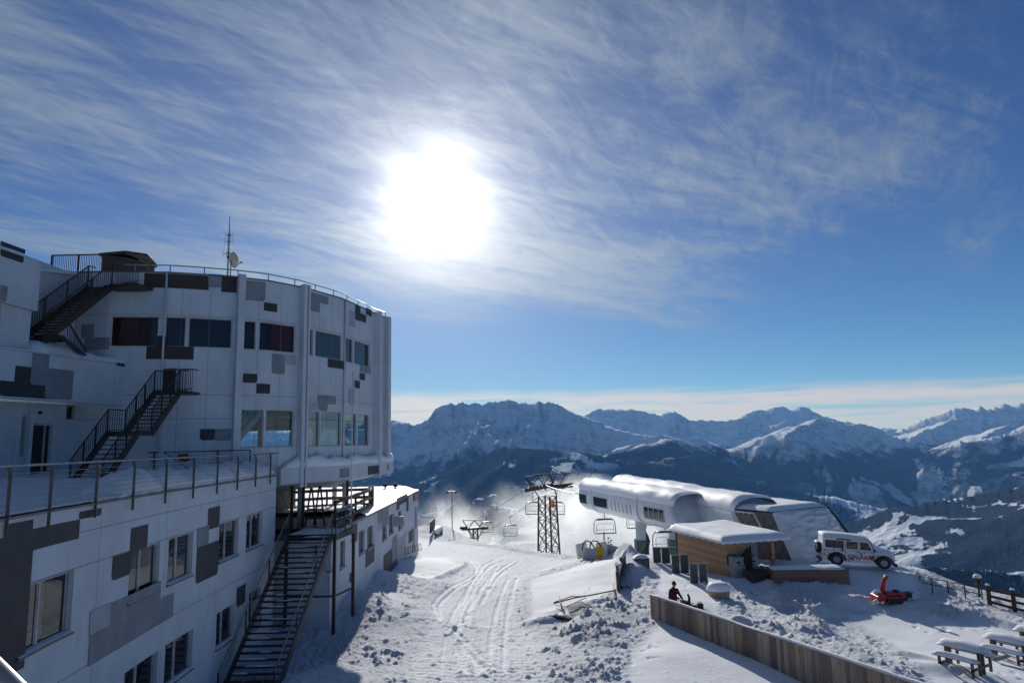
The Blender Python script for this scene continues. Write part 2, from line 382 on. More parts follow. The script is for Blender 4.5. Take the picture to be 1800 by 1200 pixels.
# ================================================================ SETTING: near ground
Yx = np.array([-60, -30, -8.5, -5.5, -2.7, 3, 6.5, 10, 16, 22, 26, 30, 36, 60.]); Yy = np.array([90, 88, 84, 75, 66.5, 60, 56, 53, 51, 48, 45, 42.5, 40, 34.])
_cp = []
def cpx(*a):
    for px, py, z in a: p = PZ(px, py, z); _cp.append((p.x, p.y, z))
cpx((550, 1190, -8.7), (700, 1190, -8.65), (900, 1190, -8.55), (1100, 1190, -8.4), (1300, 1190, -8.35), (650, 1100, -8.55), (800, 1100, -8.75),
    (950, 1120, -8.75), (1100, 1145, -8.35), (800, 1050, -8.9), (850, 1010, -9.15), (850, 985, -9.35), (850, 962, -9.5), (745, 954, -9.75), (752, 932, -9.65), (775, 945, -9.8),
    (950, 975, -9.45), (1005, 981, -9.3), (930, 1003, -9.2), (925, 1080, -8.95), (1000, 1006, -8.75), (1045, 1010, -8.35), (1085, 984, -8.1),
    (1075, 1040, -8.2), (1000, 1060, -8.65), (1000, 1105, -8.7), (1090, 1085, -8.4), (1135, 1105, -8.35), (780, 985, -9.1), (690, 1010, -8.75), (660, 1040, -8.4),
    (1112, 985, -8.0), (1120, 1030, -8.35), (1160, 1005, -8.35), (1220, 1050, -8.25), (1275, 1090, -8.4), (1190, 1062, -8.1), (1310, 1120, -8.5),
    (1262, 1024, -8.25), (1320, 1018, -8.25), (1363, 1036, -8.6), (1494, 1028, -8.42), (1340, 1050, -8.62), (1400, 1062, -8.72), (1450, 1100, -8.95), (1400, 1115, -8.7), (1500, 1150, -8.6),
    (1600, 1185, -8.7), (1500, 1090, -9.0), (1650, 1100, -9.05), (1750, 1115, -9.1), (1600, 1150, -9.0), (1790, 1190, -9.1),
    (1440, 985, -7.8), (1470, 991, -7.92), (1515, 994, -7.95), (1556, 998, -8.0), (1430, 1034, -8.5), (1520, 1044, -8.75), (1610, 1062, -9.1), (1605, 1010, -8.3),
    (1640, 1040, -9.0), (1700, 1060, -9.2), (1790, 1085, -9.4), (1690, 1024, -9.3), (1625, 1002, -8.5), (1300, 1150, -8.3), (1200, 1125, -8.25))
for a in ((-9.0, 38, -7.6), (-9.0, 46, -7.9), (-9.0, 54, -8.7), (-9.0, 62, -9.6), (-9.0, 34, -8.45), (-11, 31, -8.6), (-11, 22, -8.75), (0, 12, -8.6), (0, -20, -8.3),
          (25, 5, -9), (-25, 0, -8.6), (23.5, 45.5, -8.3), (14, 47, -8.6), (-25, 50, -9), (17, 40.5, -8.9)): _cp.append(a)
_cp = np.array(_cp); _N = len(_cp)
def _U(r2): return .5 * r2 * np.log(r2 + 1e-9)
_D = ((_cp[:, None, :2] - _cp[None, :, :2]) ** 2).sum(-1); _A = np.zeros((_N + 3, _N + 3)); _A[:_N, :_N] = _U(_D) + np.eye(_N) * .15
_A[:_N, _N] = 1; _A[:_N, _N + 1:] = _cp[:, :2]; _A[_N, :_N] = 1; _A[_N + 1:, :_N] = _cp[:, :2].T
_W = np.linalg.solve(_A, np.r_[_cp[:, 2], 0, 0, 0])
def base_h(x, y):
    x = np.asarray(x, float); y = np.asarray(y, float); yc = np.interp(x, Yx, Yy)
    ye = np.minimum(y, yc); xe = np.clip(x, -26, 34); ye = np.clip(ye, -15, None)
    z = _W[_N] + _W[_N + 1] * xe + _W[_N + 2] * ye
    for i in range(_N): z = z + _W[i] * _U((xe - _cp[i, 0]) ** 2 + (ye - _cp[i, 1]) ** 2)
    z = np.clip(z, -10.6, -6.6); e = np.maximum(0, y - yc); r = np.hypot(x, y)
    return z - .42 * (np.sqrt(e * e + 9) - 3) - .25 * np.maximum(0, np.abs(x) - 38) * (y > -1e9)
def G(x, y): return float(base_h(np.array([x]), np.array([y]))[0])
def pxpoly(pts, z=-8.8): return np.array([(PZ(a, b, z).x, PZ(a, b, z).y) for a, b in pts])
def sdist(x, y, poly):                            # signed distance, inside positive
    n = len(poly); d = np.full(x.shape, 1e9); ins = np.zeros(x.shape, bool)
    for i in range(n):
        ax, ay = poly[i]; bx, by = poly[(i + 1) % n]; ex, ey = bx - ax, by - ay
        t = np.clip(((x - ax) * ex + (y - ay) * ey) / (ex * ex + ey * ey), 0, 1)
        d = np.minimum(d, np.hypot(x - ax - ex * t, y - ay - ey * t))
        c = ((ay > y) != (by > y)) & (x < (bx - ax) * (y - ay) / (by - ay + 1e-12) + ax); ins ^= c
    return np.where(ins, d, -d)
def pdist(x, y, line):
    d = np.full(x.shape, 1e9)
    for (ax, ay), (bx, by) in zip(line, line[1:]):
        ex, ey = bx - ax, by - ay; t = np.clip(((x - ax) * ex + (y - ay) * ey) / (ex * ex + ey * ey), 0, 1)
        d = np.minimum(d, np.hypot(x - ax - ex * t, y - ay - ey * t))
    return d
def sstep(v, a, b): t = np.clip((v - a) / (b - a), 0, 1); return t * t * (3 - 2 * t)
ROAD = pxpoly([(690, 1300), (715, 1170), (755, 1080), (795, 1015), (790, 985), (740, 972), (725, 925), (1030, 975), (925, 1005), (912, 1085), (950, 1110), (985, 1300)], -8.9)
SMOOTH = [(pxpoly([(925, 1007), (1000, 992), (1085, 975), (1088, 1050), (990, 1075), (925, 1088)], -8.6), .5),
          (pxpoly([(745, 965), (790, 968), (812, 990), (770, 1015), (690, 1020), (640, 1020)], -8.9), .8),
          (pxpoly([(1150, 1095), (1250, 1125), (1500, 1210), (1500, 1300), (1150, 1300), (1080, 1200), (1100, 1150)], -8.35), .5),
          (pxpoly([(1480, 1080), (1600, 1078), (1850, 1100), (1900, 1300), (1640, 1230), (1560, 1130)], -9.0), .4),
          (pxpoly([(1150, 985), (1215, 1010), (1260, 1045), (1275, 1110), (1190, 1080), (1150, 1040)], -8.3), .4),
          (pxpoly([(1440, 985), (1590, 992), (1660, 1045), (1540, 1045), (1440, 1030)], -8.0), .9)]
HEAPS = [(pxpoly([(1500, 1048), (1640, 1058), (1760, 1078), (1700, 1092), (1560, 1070), (1490, 1068)], -8.9), .22, .8), (pxpoly([(1340, 1052), (1430, 1062), (1480, 1110), (1420, 1118), (1330, 1085)], -8.7), .20, .9), (pxpoly([(1010, 1075), (1090, 1060), (1140, 1085), (1100, 1140), (1040, 1150), (960, 1110)], -8.5), .30, 1.0),
         (pxpoly([(1330, 1040), (1420, 1028), (1500, 1045), (1490, 1080), (1440, 1090), (1350, 1070)], -8.9), .42, .9),
         (pxpoly([(1300, 1095), (1450, 1080), (1500, 1130), (1640, 1195), (1560, 1195), (1440, 1150), (1330, 1115)], -8.6), .28, .7),
         (pxpoly([(1480, 1062), (1620, 1066), (1800, 1090), (1800, 1103), (1640, 1082), (1480, 1076)], -9.0), .26, .6),
         (pxpoly([(600, 1080), (680, 1040), (700, 1080), (640, 1150), (520, 1195), (480, 1200)], -8.6), .12, 1.0)]
TRACKS = [[(822, 1195), (805, 1120), (765, 1085), (772, 1050), (835, 1000), (830, 980), (815, 965)], [(842, 1195), (812, 1125), (775, 1085), (782, 1052), (842, 1002), (840, 982), (826, 966)],
          [(795, 1110), (812, 1070), (830, 1020), (850, 985), (872, 970)], [(800, 1115), (822, 1068), (838, 1018), (862, 985), (888, 971)],
          [(852, 1040), (870, 1000), (900, 974)], [(845, 1060), (880, 1000), (912, 976)], [(880, 1200), (820, 1130), (790, 1105)], [(860, 1200), (805, 1130)],
          [(815, 1090), (800, 1130), (815, 1190)], [(893, 1010), (868, 1090), (858, 1250)], [(908, 1010), (890, 1090), (885, 1250)], [(835, 1010), (790, 1100), (772, 1250)], [(875, 985), (830, 1060), (818, 1100)], [(700, 1000), (745, 985), (790, 1000), (812, 988)]]
def spline(P, k=8):
    P = np.array(P); P = np.vstack([2 * P[0] - P[1], P, 2 * P[-1] - P[-2]]); out = []
    for i in range(1, len(P) - 2):
        for t in np.arange(k) / k: out.append(.5 * (2 * P[i] + (P[i + 1] - P[i - 1]) * t + (2 * P[i - 1] - 5 * P[i] + 4 * P[i + 1] - P[i + 2]) * t * t + (3 * P[i] - P[i - 1] - 3 * P[i + 1] + P[i + 2]) * t ** 3))
    out.append(P[-2]); return np.array(out)
TRACKS = [spline(pxpoly(t, -8.95), 5) for t in TRACKS]
BERM = [(pxpoly([(770, 1018), (812, 990), (816, 984)], -9.0), .30, .22), (pxpoly([(1480, 1068), (1560, 1064), (1700, 1080), (1800, 1098)], -9.0), .5, .18),
        (pxpoly([(1150, 1092), (1250, 1122), (1400, 1168), (1560, 1228)], -8.4), .5, .06)]
GROOVES = [(pxpoly([(1470, 1060), (1600, 1056), (1720, 1075), (1810, 1095)], -9.0), .5, .14), (pxpoly([(1590, 996), (1640, 1010), (1700, 1030)], -8.4), .3, .2)]
# smooth drifts heaped against things; (x, y, radius x, radius y, turn, height)
DR = []
def heap(px, py, z, rx, ry, rt, h): p = PZ(px, py, z); DR.append((p.x, p.y, rx, ry, rad(rt), h))
heap(1100, 968, -8.2, .5, 2.3, 8, 1.15); heap(1100, 950, -8.0, .35, .7, 0, .7); heap(1125, 1005, -8.3, .6, 1.2, 0, .45); heap(1108, 1010, -8.3, .7, 1.6, 0, .5)
heap(1275, 1042, -8.7, .8, .6, 0, .15); heap(1240, 1085, -8.4, .5, 1.5, 25, .35); heap(1460, 1010, -8.2, 2.2, 1.2, 0, .25); heap(1380, 1000, -8.8, 1.0, .6, 0, .1)
heap(1600, 1160, -9.0, 1.0, .5, -20, .22); heap(1660, 1190, -9.1, 1.6, .7, -15, .25); heap(1010, 1065, -8.6, 1.5, .5, 10, .15); heap(1600, 992, -7.6, 1.6, .7, -15, .25)
heap(960, 1085, -8.7, 1.3, .5, 12, .25); heap(1300, 1095, -8.5, .45, .4, 0, .35); heap(1258, 1105, -8.4, .6, .6, 0, .3); heap(1330, 1120, -8.5, .6, .4, 0, .25)

def ground_h(x, y):
    z = base_h(x, y); ch = np.full(x.shape, .55)
    far = sstep(y - np.interp(x, Yx, Yy), 4, 25)
    for poly, k in SMOOTH: ch *= 1 - sstep(sdist(x, y, poly), -.15, .45) * (1 - .10 * k) * .98
    road = sstep(sdist(x, y, ROAD), -.4, .6)
    ch = ch * (1 - road) + road * .24 * ch / .55
    for poly, h, k in HEAPS:
        s = sstep(sdist(x, y, poly), -.3, 1.0); ch = np.maximum(ch, s * k)
        z = z + s * h * (.35 + .9 * fbm(x * .9, y * .9, 40, 3))
    # undulation, lumps, clods
    z = z + (fbm(x * .25, y * .25, 3, 3) - .5) * .22 * (1 - road * .6) + (fbm(x * 1.1, y * 1.1, 8, 3) - .5) * .12 * np.clip(ch + .1, 0, 1)
    cl = ridged(x * 1.9, y * 1.9, 12, 3); lump = fbm(x * 4.2, y * 4.2, 21, 3)
    z = z + ch * ((lump - .5) * .10 + np.maximum(0, lump - .60) * (.2 + .9 * fbm(x * 14, y * 14, 62, 2)) * sstep(fbm(x * .7, y * .7, 57, 2), .40, .62) + np.maximum(0, fbm(x * 2.6, y * 2.6, 58, 4) - .57) * (.3 + 1.4 * fbm(x * 11, y * 11, 61, 2)) * sstep(fbm(x * .5, y * .5, 59, 2), .48, .62) + (fbm(x * 9.5, y * 9.5, 55, 2) - .5) * .10 + (fbm(x * 18, y * 18, 56, 2) - .5) * .04) - ch * (cl ** 2) * .05
    fp = vn(x * 2.6, y * 2.2, 77); z = z - .06 * sstep(fp, .80, .93) * np.clip(1.2 - ch, 0, 1) * sstep(fbm(x * .3, y * .3, 60, 2), .50, .62)
    # groomed road: ribs across, ski and sledge tracks along it
    rib = np.sin((y + .25 * x + .5 * fbm(x * .5, y * .5, 5, 2)) * 2 * math.pi / .42) * .010 + np.sin(x * 2 * math.pi / .21) * .005
    z = z + road * rib * (.4 + fbm(x * .5, y * .5, 90, 2)) - road * .08
    for t in TRACKS:
        d = pdist(x, y, t) + (fbm(x * .8, y * .8, 31, 3) - .5) * .22
        z = z - .030 * np.exp(-(d / .10) ** 2) + .022 * np.exp(-((d - .20) / .07) ** 2); ch = ch * (1 - .9 * np.exp(-(d / .17) ** 2))
    for line, w, h in BERM: d = pdist(x, y, line); z = z + h * np.exp(-(d / w) ** 2)
    for line, w, h in GROOVES: d = pdist(x, y, line); z = z - h * np.exp(-(d / w) ** 2) + h * .5 * np.exp(-((d - w * 1.7) / (w * .5)) ** 2); ch = np.maximum(ch, .8 * np.exp(-(d / w) ** 2))
    for hx, hy, rx, ry, rt, h in DR:
        c, s = math.cos(rt), math.sin(rt); u = ((x - hx) * c + (y - hy) * s) / rx; v = (-(x - hx) * s + (y - hy) * c) / ry
        z = z + h * np.exp(-(u * u + v * v)) * (.85 + .3 * fbm(x * 1.5, y * 1.5, 66, 2))
    return z, ch * (1 - far)
azd = np.r_[np.linspace(-180, -52, 40)[:-1], np.linspace(-52, 50, 1150), np.linspace(50, 180, 42)[1:-1]]
# rows spaced by the angle they fill seen from a height of about nine metres
tt = np.linspace(math.atan(9 / 13.), math.atan(9 / 150.), 640); rr = np.r_[0.5, 4, 8, 11, 9 / np.tan(tt)]
A2, R2 = np.meshgrid(np.radians(azd), rr); gx, gy = R2 * np.sin(A2), R2 * np.cos(A2)
gz, gch = ground_h(gx, gy)
go = npmesh('snow_ground', np.stack([gx, gy, gz], -1).reshape(-1, 3), len(rr), len(azd), GROUND, closed=True)
ca = go.data.attributes.new('churn', 'FLOAT', 'POINT'); ca.data.foreach_set('value', gch.astype(np.float32).ravel())
tag(go, kind='structure')
def PG(px, py, it=10):                            # where the view through a pixel meets the snow
    z = -8.8
    for _ in range(it): p = PZ(px, py, z); z = z + .7 * (GH(p.x, p.y) - z)
    return PZ(px, py, z)
def GH(x, y): return float(ground_h(np.array([x]), np.array([y]))[0][0])

# ================================================================ SETTING: valley and mountains
def azel(px, py): d = ray(px, py); return math.atan2(d.x, d.y), d.z / math.hypot(d.x, d.y)
RANGES = [  # (distance, front slope, back slope, spur amplitude, spur scale, seed, skyline)
 (9500, .40, .5, .30, 1 / 1150., 11, [(-900, 800), (-200, 770), (100, 755), (400, 770), (560, 765), (650, 758), (683, 750), (697, 739), (712, 737), (726, 742), (742, 738), (752, 733), (766, 718), (782, 709), (792, 706), (800, 711), (812, 704), (820, 709), (832, 706),
    (846, 710), (862, 705), (874, 704), (886, 700), (894, 697), (902, 702), (912, 706), (925, 705), (940, 705), (946, 700), (954, 706), (964, 702), (975, 707), (985, 712), (1000, 719), (1015, 724), (1030, 730), (1060, 744), (1100, 757), (1150, 766), (1190, 776), (1215, 790), (1260, 815), (1330, 850)]),
 (15500, .45, .5, .30, 1 / 1700., 23, [(-900, 760), (300, 760), (640, 752), (683, 741), (690, 734), (700, 738), (720, 748), (900, 745), (1000, 735), (1027, 726), (1040, 719), (1055, 714), (1062, 716), (1075, 714), (1085, 717), (1100, 717), (1112, 717), (1122, 722), (1132, 721), (1145, 724),
    (1160, 727), (1175, 722), (1187, 722), (1200, 729), (1215, 737), (1232, 735), (1255, 737), (1290, 733), (1300, 731), (1312, 722), (1330, 716), (1345, 718), (1358, 713), (1375, 710), (1388, 716), (1400, 717), (1407, 711), (1420, 715), (1440, 727), (1470, 736), (1520, 748), (1600, 760), (1900, 760)]),
 (21000, .5, .5, .25, 1 / 1900., 31, [(900, 760), (1180, 740), (1240, 733), (1262, 727), (1275, 724), (1283, 718), (1292, 725), (1310, 733), (1400, 735), (1455, 732), (1475, 727), (1497, 721), (1515, 729), (1535, 738), (1560, 734), (1590, 735), (1620, 742), (1700, 745), (1900, 740)]),
 (8300, .38, .45, .42, 1 / 1000., 47, [(1040, 800), (1120, 772), (1160, 757), (1200, 766), (1235, 765), (1280, 790), (1340, 820), (1430, 850)]),
 (11500, .46, .42, .42, 1 / 1000., 53, [(1230, 800), (1290, 785), (1330, 768), (1370, 748), (1400, 742), (1425, 740), (1440, 732), (1452, 737), (1480, 741), (1510, 742), (1540, 750), (1575, 765), (1610, 780), (1660, 800), (1720, 830), (1800, 870)]),
 (16500, .40, .45, .35, 1 / 1300., 67, [(1500, 790), (1560, 765), (1600, 745), (1620, 733), (1640, 726), (1665, 718), (1680, 713), (1695, 715), (1712, 719), (1722, 713), (1735, 720), (1750, 712), (1765, 707), (1780, 712), (1800, 704), (1830, 700), (1900, 712), (2100, 730), (2500, 740)]),
 (9800, .34, .45, .40, 1 / 1000., 71, [(1610, 830), (1650, 790), (1690, 772), (1740, 762), (1770, 755), (1800, 742), (1850, 722), (1950, 730), (2150, 770), (2500, 790)]),
 (6600, .20, .55, .14, 1 / 700., 83, [(-900, 960), (200, 940), (600, 880), (700, 858), (780, 832), (830, 806), (868, 790), (885, 784), (930, 786), (980, 790), (1040, 797), (1100, 805), (1150, 812), (1190, 816), (1240, 824), (1290, 836), (1350, 850), (1450, 870), (1600, 900)]),
 (5200, .14, .6, .16, 1 / 600., 97, [(1330, 980), (1400, 950), (1480, 915), (1560, 893), (1640, 880), (1720, 868), (1780, 855), (1850, 838), (2100, 830), (2500, 820)]),
 (2700, .46, .30, .28, 1 / 330., 103, [(-900, 1100), (1000, 1100), (1300, 1080), (1480, 1030), (1560, 1000), (1640, 992), (1720, 996), (1800, 1000), (1900, 990), (2200, 960)]),
]
maz = np.radians(np.linspace(-50, 50, 1250)); mr = 100 * (26000 / 100.) ** np.linspace(0, 1, 560) ** .82
MA, MR = np.meshgrid(maz, mr); MX, MY = MR * np.sin(MA), MR * np.cos(MA)
warp = (fbm(MX / 900, MY / 900, 2, 3) - .5)
H = -60 - .40 * (MR - 100); H = np.maximum(H, -880 + 160 * (fbm(MX / 1500, MY / 1500, 15, 4) - .5))
for R0, sf, sb, am, fs, sd, sky in RANGES:
    ae = np.array([azel(*p) for p in sky]); el = np.interp(maz, ae[:, 0], ae[:, 1], left=-.4, right=-.4); Hr = el * R0; Hj = (R0 / 9500. * 30 * (ridged(maz * 160, maz * 0 + sd, sd + 3, 4) - .55))[None, :]
    kb = np.hanning(91); kb /= kb.sum(); Hb = np.convolve(np.pad(Hr, 45, mode='edge'), kb, 'valid')[None, :]
    Hr = Hr[None, :] + 0 * MR
    Rr = R0 * (1 + .03 * (fbm(MA * 9, MA * 0 + sd, sd, 3) - .5)); d = np.where(MR < Rr, Rr - MR, (MR - Rr) * sb / sf)
    rg = ridged(MX * fs + warp * .8, MY * fs * .55, sd, 6, .55); rl = ridged(MX * fs * 5, MY * fs * 5, sd + 9, 5, .55)
    wj = np.exp(-d / 160.); wb = sstep(d, 60, 1100); Hr = Hr * (1 - wb) + Hb * wb + Hj * wj
    fall = sf * d * (1.0 + .35 * np.exp(-d / 500.)) * (1 - .42 * sstep(d, 1500, 4500))
    if R0 == 5200: fall = fall + np.maximum(0, d - 1000) * .38
    h = Hr - fall
    h = h + np.minimum(d * am * 1.9, {6600: 110, 5200: 70, 2700: 70, 9800: 380}.get(R0, 640)) * (rg - .60) * 1.15 + np.minimum(d, 450) * {6600: .07, 5200: .03, 2700: .03}.get(R0, .20) * (rl - .6)
    h = np.where(d < 60, np.minimum(h, Hr), h)
    H = np.maximum(H, h)
for px, py, R0, Ln, cl, cr in ((1441, 735, 10700, 1500, .36, .75), (1388, 750, 10300, 900, .34, .6), (1681, 733, 14800, 2200, .34, .8), (1640, 748, 14300, 1500, .25, .6), (1783, 742, 13300, 1500, .34, .8), (1725, 762, 12500, 900, .30, .7), (1180, 768, 7900, 500, .20, .5), (1215, 790, 7200, 500, .18, .5)):
    a0, e0_ = azel(px, py); xa, ya = R0 * math.sin(a0), R0 * math.cos(a0); dx_, dy_ = MX - xa, MY - ya; al = -(dx_ * math.sin(a0) + dy_ * math.cos(a0)); tg = dx_ * math.cos(a0) - dy_ * math.sin(a0) + 160 * (fbm(al / 500., al * 0 + R0, 5, 3) - .5) + .25 * al
    h = e0_ * R0 - .13 * al - np.where(tg < 0, -tg * cl, tg * cr) - .9 * np.maximum(0, al - Ln * (.6 + .8 * fbm(tg / 260., tg * 0, 6, 3))) - .7 * np.maximum(0, -al) + 70 * (ridged(MX / 420, MY / 420, 121, 4) - .6)
    H = np.maximum(H, h)
H = H + np.clip((MR - 1200) / 2500, 0, 1) * 16 * (fbm(MX / 260, MY / 260, 29, 4) - .5)
H = np.minimum(H, -52 - .30 * (MR - 100) + 400 * sstep(MR, 900, 2300) * 3.5 + np.where(MR > 2300, 5000, 0))
def mountain_mat():
    m = bpy.data.materials.new('snow_rock_forest'); m.use_nodes = True; g = NG(m.node_tree); b = g.n['Principled BSDF']
    ge = g.add('ShaderNodeNewGeometry'); p = ge.outputs['Position']; sp = g.add('ShaderNodeSeparateXYZ', ins={0: p}); z = sp.outputs[2]
    nz = g.add('ShaderNodeSeparateXYZ', ins={0: ge.outputs['Normal']}).outputs[2]
    n1 = g.noise(p, .0011, 6, .6); n2 = g.noise(p, .006, 6, .65); n3 = g.noise(p, .05, 3, .6)
    # forest: below the tree line, with open meadows
    line = g.m('ADD', z, g.m('MULTIPLY', g.m('SUBTRACT', n2, .5), 620)); line = g.m('ADD', line, g.m('MULTIPLY', g.m('SUBTRACT', n1, .5), 420))
    line = g.m('SUBTRACT', line, g.m('MULTIPLY', g.ss(sp.outputs[1], 8300, 6700), 330)); forest = g.ss(line, -130, -300)
    mead = g.noise(g.vm('MULTIPLY', p, (1, .8, 1)).outputs[0], .0022, 6, .62, .6)
    flat = g.ss(nz, .90, .985)
    low = g.ss(z, -330, -640)
    thr = g.m('SUBTRACT', .602, g.m('ADD', g.m('MULTIPLY', flat, .075), g.m('MULTIPLY', low, .085)))
    open_ = g.ss(g.m('SUBTRACT', g.m('ADD', mead, g.m('MULTIPLY', g.m('SUBTRACT', n3, .5), .06)), thr), -.004, .014)
    open_ = g.m('MULTIPLY', open_, g.m('SUBTRACT', 1.0, g.m('MULTIPLY', g.m('MULTIPLY', g.ss(sp.outputs[1], 8200, 7400), g.ss(sp.outputs[1], 5400, 6000)), g.ss(g.noise(p, .0013, 2, .5), .62, .48))))
    forest = g.m('MULTIPLY', forest, g.m('SUBTRACT', 1.0, open_))
    forest = g.m('MULTIPLY', forest, g.ss(g.m('ADD', n3, g.m('MULTIPLY', g.noise(p, .016, 4, .6), .8)), .45, .60))
    # rock on steep ground above
    rock = g.ss(g.m('ADD', nz, g.m('MULTIPLY', g.m('SUBTRACT', n2, .5), .75)), .90, .60)
    rock = g.m('MULTIPLY', rock, g.m('SUBTRACT', 1.0, g.m('MULTIPLY', g.ss(sp.outputs[1], 8400, 7000), .85)))
    rock = g.m('MULTIPLY', rock, g.ss(g.noise(g.vm('MULTIPLY', p, (1, 1, 2.2)).outputs[0], .009, 6, .72), .36, .58))
    snow = g.mix(n2, (.76, .82, .90), (.62, .69, .80))
    grass = g.m('MULTIPLY', g.ss(z, -640, -760), g.ss(n1, .40, .60))
    snow = g.mix(g.m('MULTIPLY', grass, .55), snow, (.16, .15, .09))
    c = g.mix(g.m('MULTIPLY', rock, .7), snow, (.105, .115, .135))
    fo = g.mix(n3, (.006, .012, .020), (.020, .030, .040))
    c = g.mix(g.m('MULTIPLY', forest, .96), c, fo); g.l.new(c, b.inputs['Base Color'])
    b.inputs['Roughness'].default_value = 1.0; b.inputs['Specular IOR Level'].default_value = 0.0
    hh = g.m('ADD', g.m('MULTIPLY', g.noise(p, .02, 5, .65), 1.0), g.m('MULTIPLY', g.m('MULTIPLY', n3, forest), .6))
    bp = g.add('ShaderNodeBump', ins={'Strength': .8, 'Distance': 34.0, 'Height': hh}); g.l.new(bp.outputs[0], b.inputs['Normal'])
    return m
mo = npmesh('mountains', np.stack([MX, MY, H], -1).reshape(-1, 3), len(mr), len(maz), mountain_mat())
tag(mo, kind='structure')

# ================================================================ air
def haze():
    mb = MB(); mb.box(-27000, 27000, -300, 28500, -1300, 1500)
    m = bpy.data.materials.new('air_haze'); m.use_nodes = True; g = NG(m.node_tree); g.n.clear()
    v = g.add('ShaderNodeVolumePrincipled', ins={'Color': (.16, .44, 1.0, 1), 'Absorption Color': (1, 1, 1, 1), 'Density': HAZE_D, 'Anisotropy': .1})
    g.add('ShaderNodeOutputMaterial', ins={'Volume': v.outputs[0]})
    o = mb.build('haze', m); tag(o, kind='stuff')
HAZE_D = 2.9e-5
haze()
def spray():                                      # snow blown up by the snow guns below the crest
    mb = MB(); mb.box(-26, 40, 134, 190, -44, -8)
    m = bpy.data.materials.new('blown_snow_mist'); m.use_nodes = True; g = NG(m.node_tree); g.n.clear()
    p = g.add('ShaderNodeNewGeometry').outputs['Position']; sp = g.add('ShaderNodeSeparateXYZ', ins={0: p}); x, y, z = sp.outputs
    n = g.noise(g.vm('MULTIPLY', p, (1, .5, .7)).outputs[0], .075, 7, .66, 1.0)
    top = g.m('ADD', -18.5, g.m('MULTIPLY', g.m('SUBTRACT', n, .5), 26.0))
    top = g.m('ADD', top, g.m('MULTIPLY', g.ss(g.m('ABSOLUTE', g.m('SUBTRACT', x, 17)), 22, 0), 5.5))
    f = g.ss(g.m('SUBTRACT', z, top), 6.0, -7.0)
    ex = g.m('MULTIPLY', g.m('MULTIPLY', g.ss(x, -26, -10), g.ss(x, 40, 28)), g.m('MULTIPLY', g.ss(y, 134, 146), g.ss(y, 190, 175)))
    dn = g.m('MULTIPLY', g.m('MULTIPLY', f, ex), g.m('MULTIPLY', g.ss(n, .36, .72), .10))
    v = g.add('ShaderNodeVolumePrincipled', ins={'Color': (.95, .98, 1, 1), 'Density': dn, 'Anisotropy': .5})
    g.add('ShaderNodeOutputMaterial', ins={'Volume': v.outputs[0]})
    o = mb.build('snow_spray', m); tag(o, kind='stuff')
spray()
# ================================================================ generic builders for buildings
def wall_mesh(mb, fac, s0, s1, z0, z1, holes, depth=.16, n=0.0):
    """skin of a wall with real openings; holes = (s0, s1, z0, z1); reveals go depth metres inwards"""
    S = sorted(set([s0, s1] + [c for c in fac.c if s0 < c < s1] + [min(max(v, s0), s1) for h in holes for v in h[:2]]))
    Z = sorted(set([z0, z1] + [min(max(v, z0), z1) for h in holes for v in h[2:]]))
    for a, b in zip(S, S[1:]):
        if b - a < 1e-4: continue
        for c, d in zip(Z, Z[1:]):
            if d - c < 1e-4: continue
            ms, mz = (a + b) / 2, (c + d) / 2
            if any(h[0] < ms < h[1] and h[2] < mz < h[3] for h in holes): continue
            mb.face([fac.pt(a + 1e-5, c, n), fac.pt(b - 1e-5, c, n), fac.pt(b - 1e-5, d, n), fac.pt(a + 1e-5, d, n)])
    for a, b, c, d in holes:
        P = lambda s, z, k: fac.pt(s, z, n - k)
        for q in (((a, c), (b, c)), ((b, c), (b, d)), ((b, d), (a, d)), ((a, d), (a, c))):
            mb.face([P(*q[0], 0), P(*q[1], 0), P(*q[1], depth), P(*q[0], depth)])
def rect(fac, px0, py0, px1, py1):                # pixel corners (top-left, bottom-right) of an upright rectangle on the wall
    a, zt = fac.at(px0, py0); b, zb = fac.at(px1, py1); return min(a, b), max(a, b), min(zb, zt), max(zb, zt)
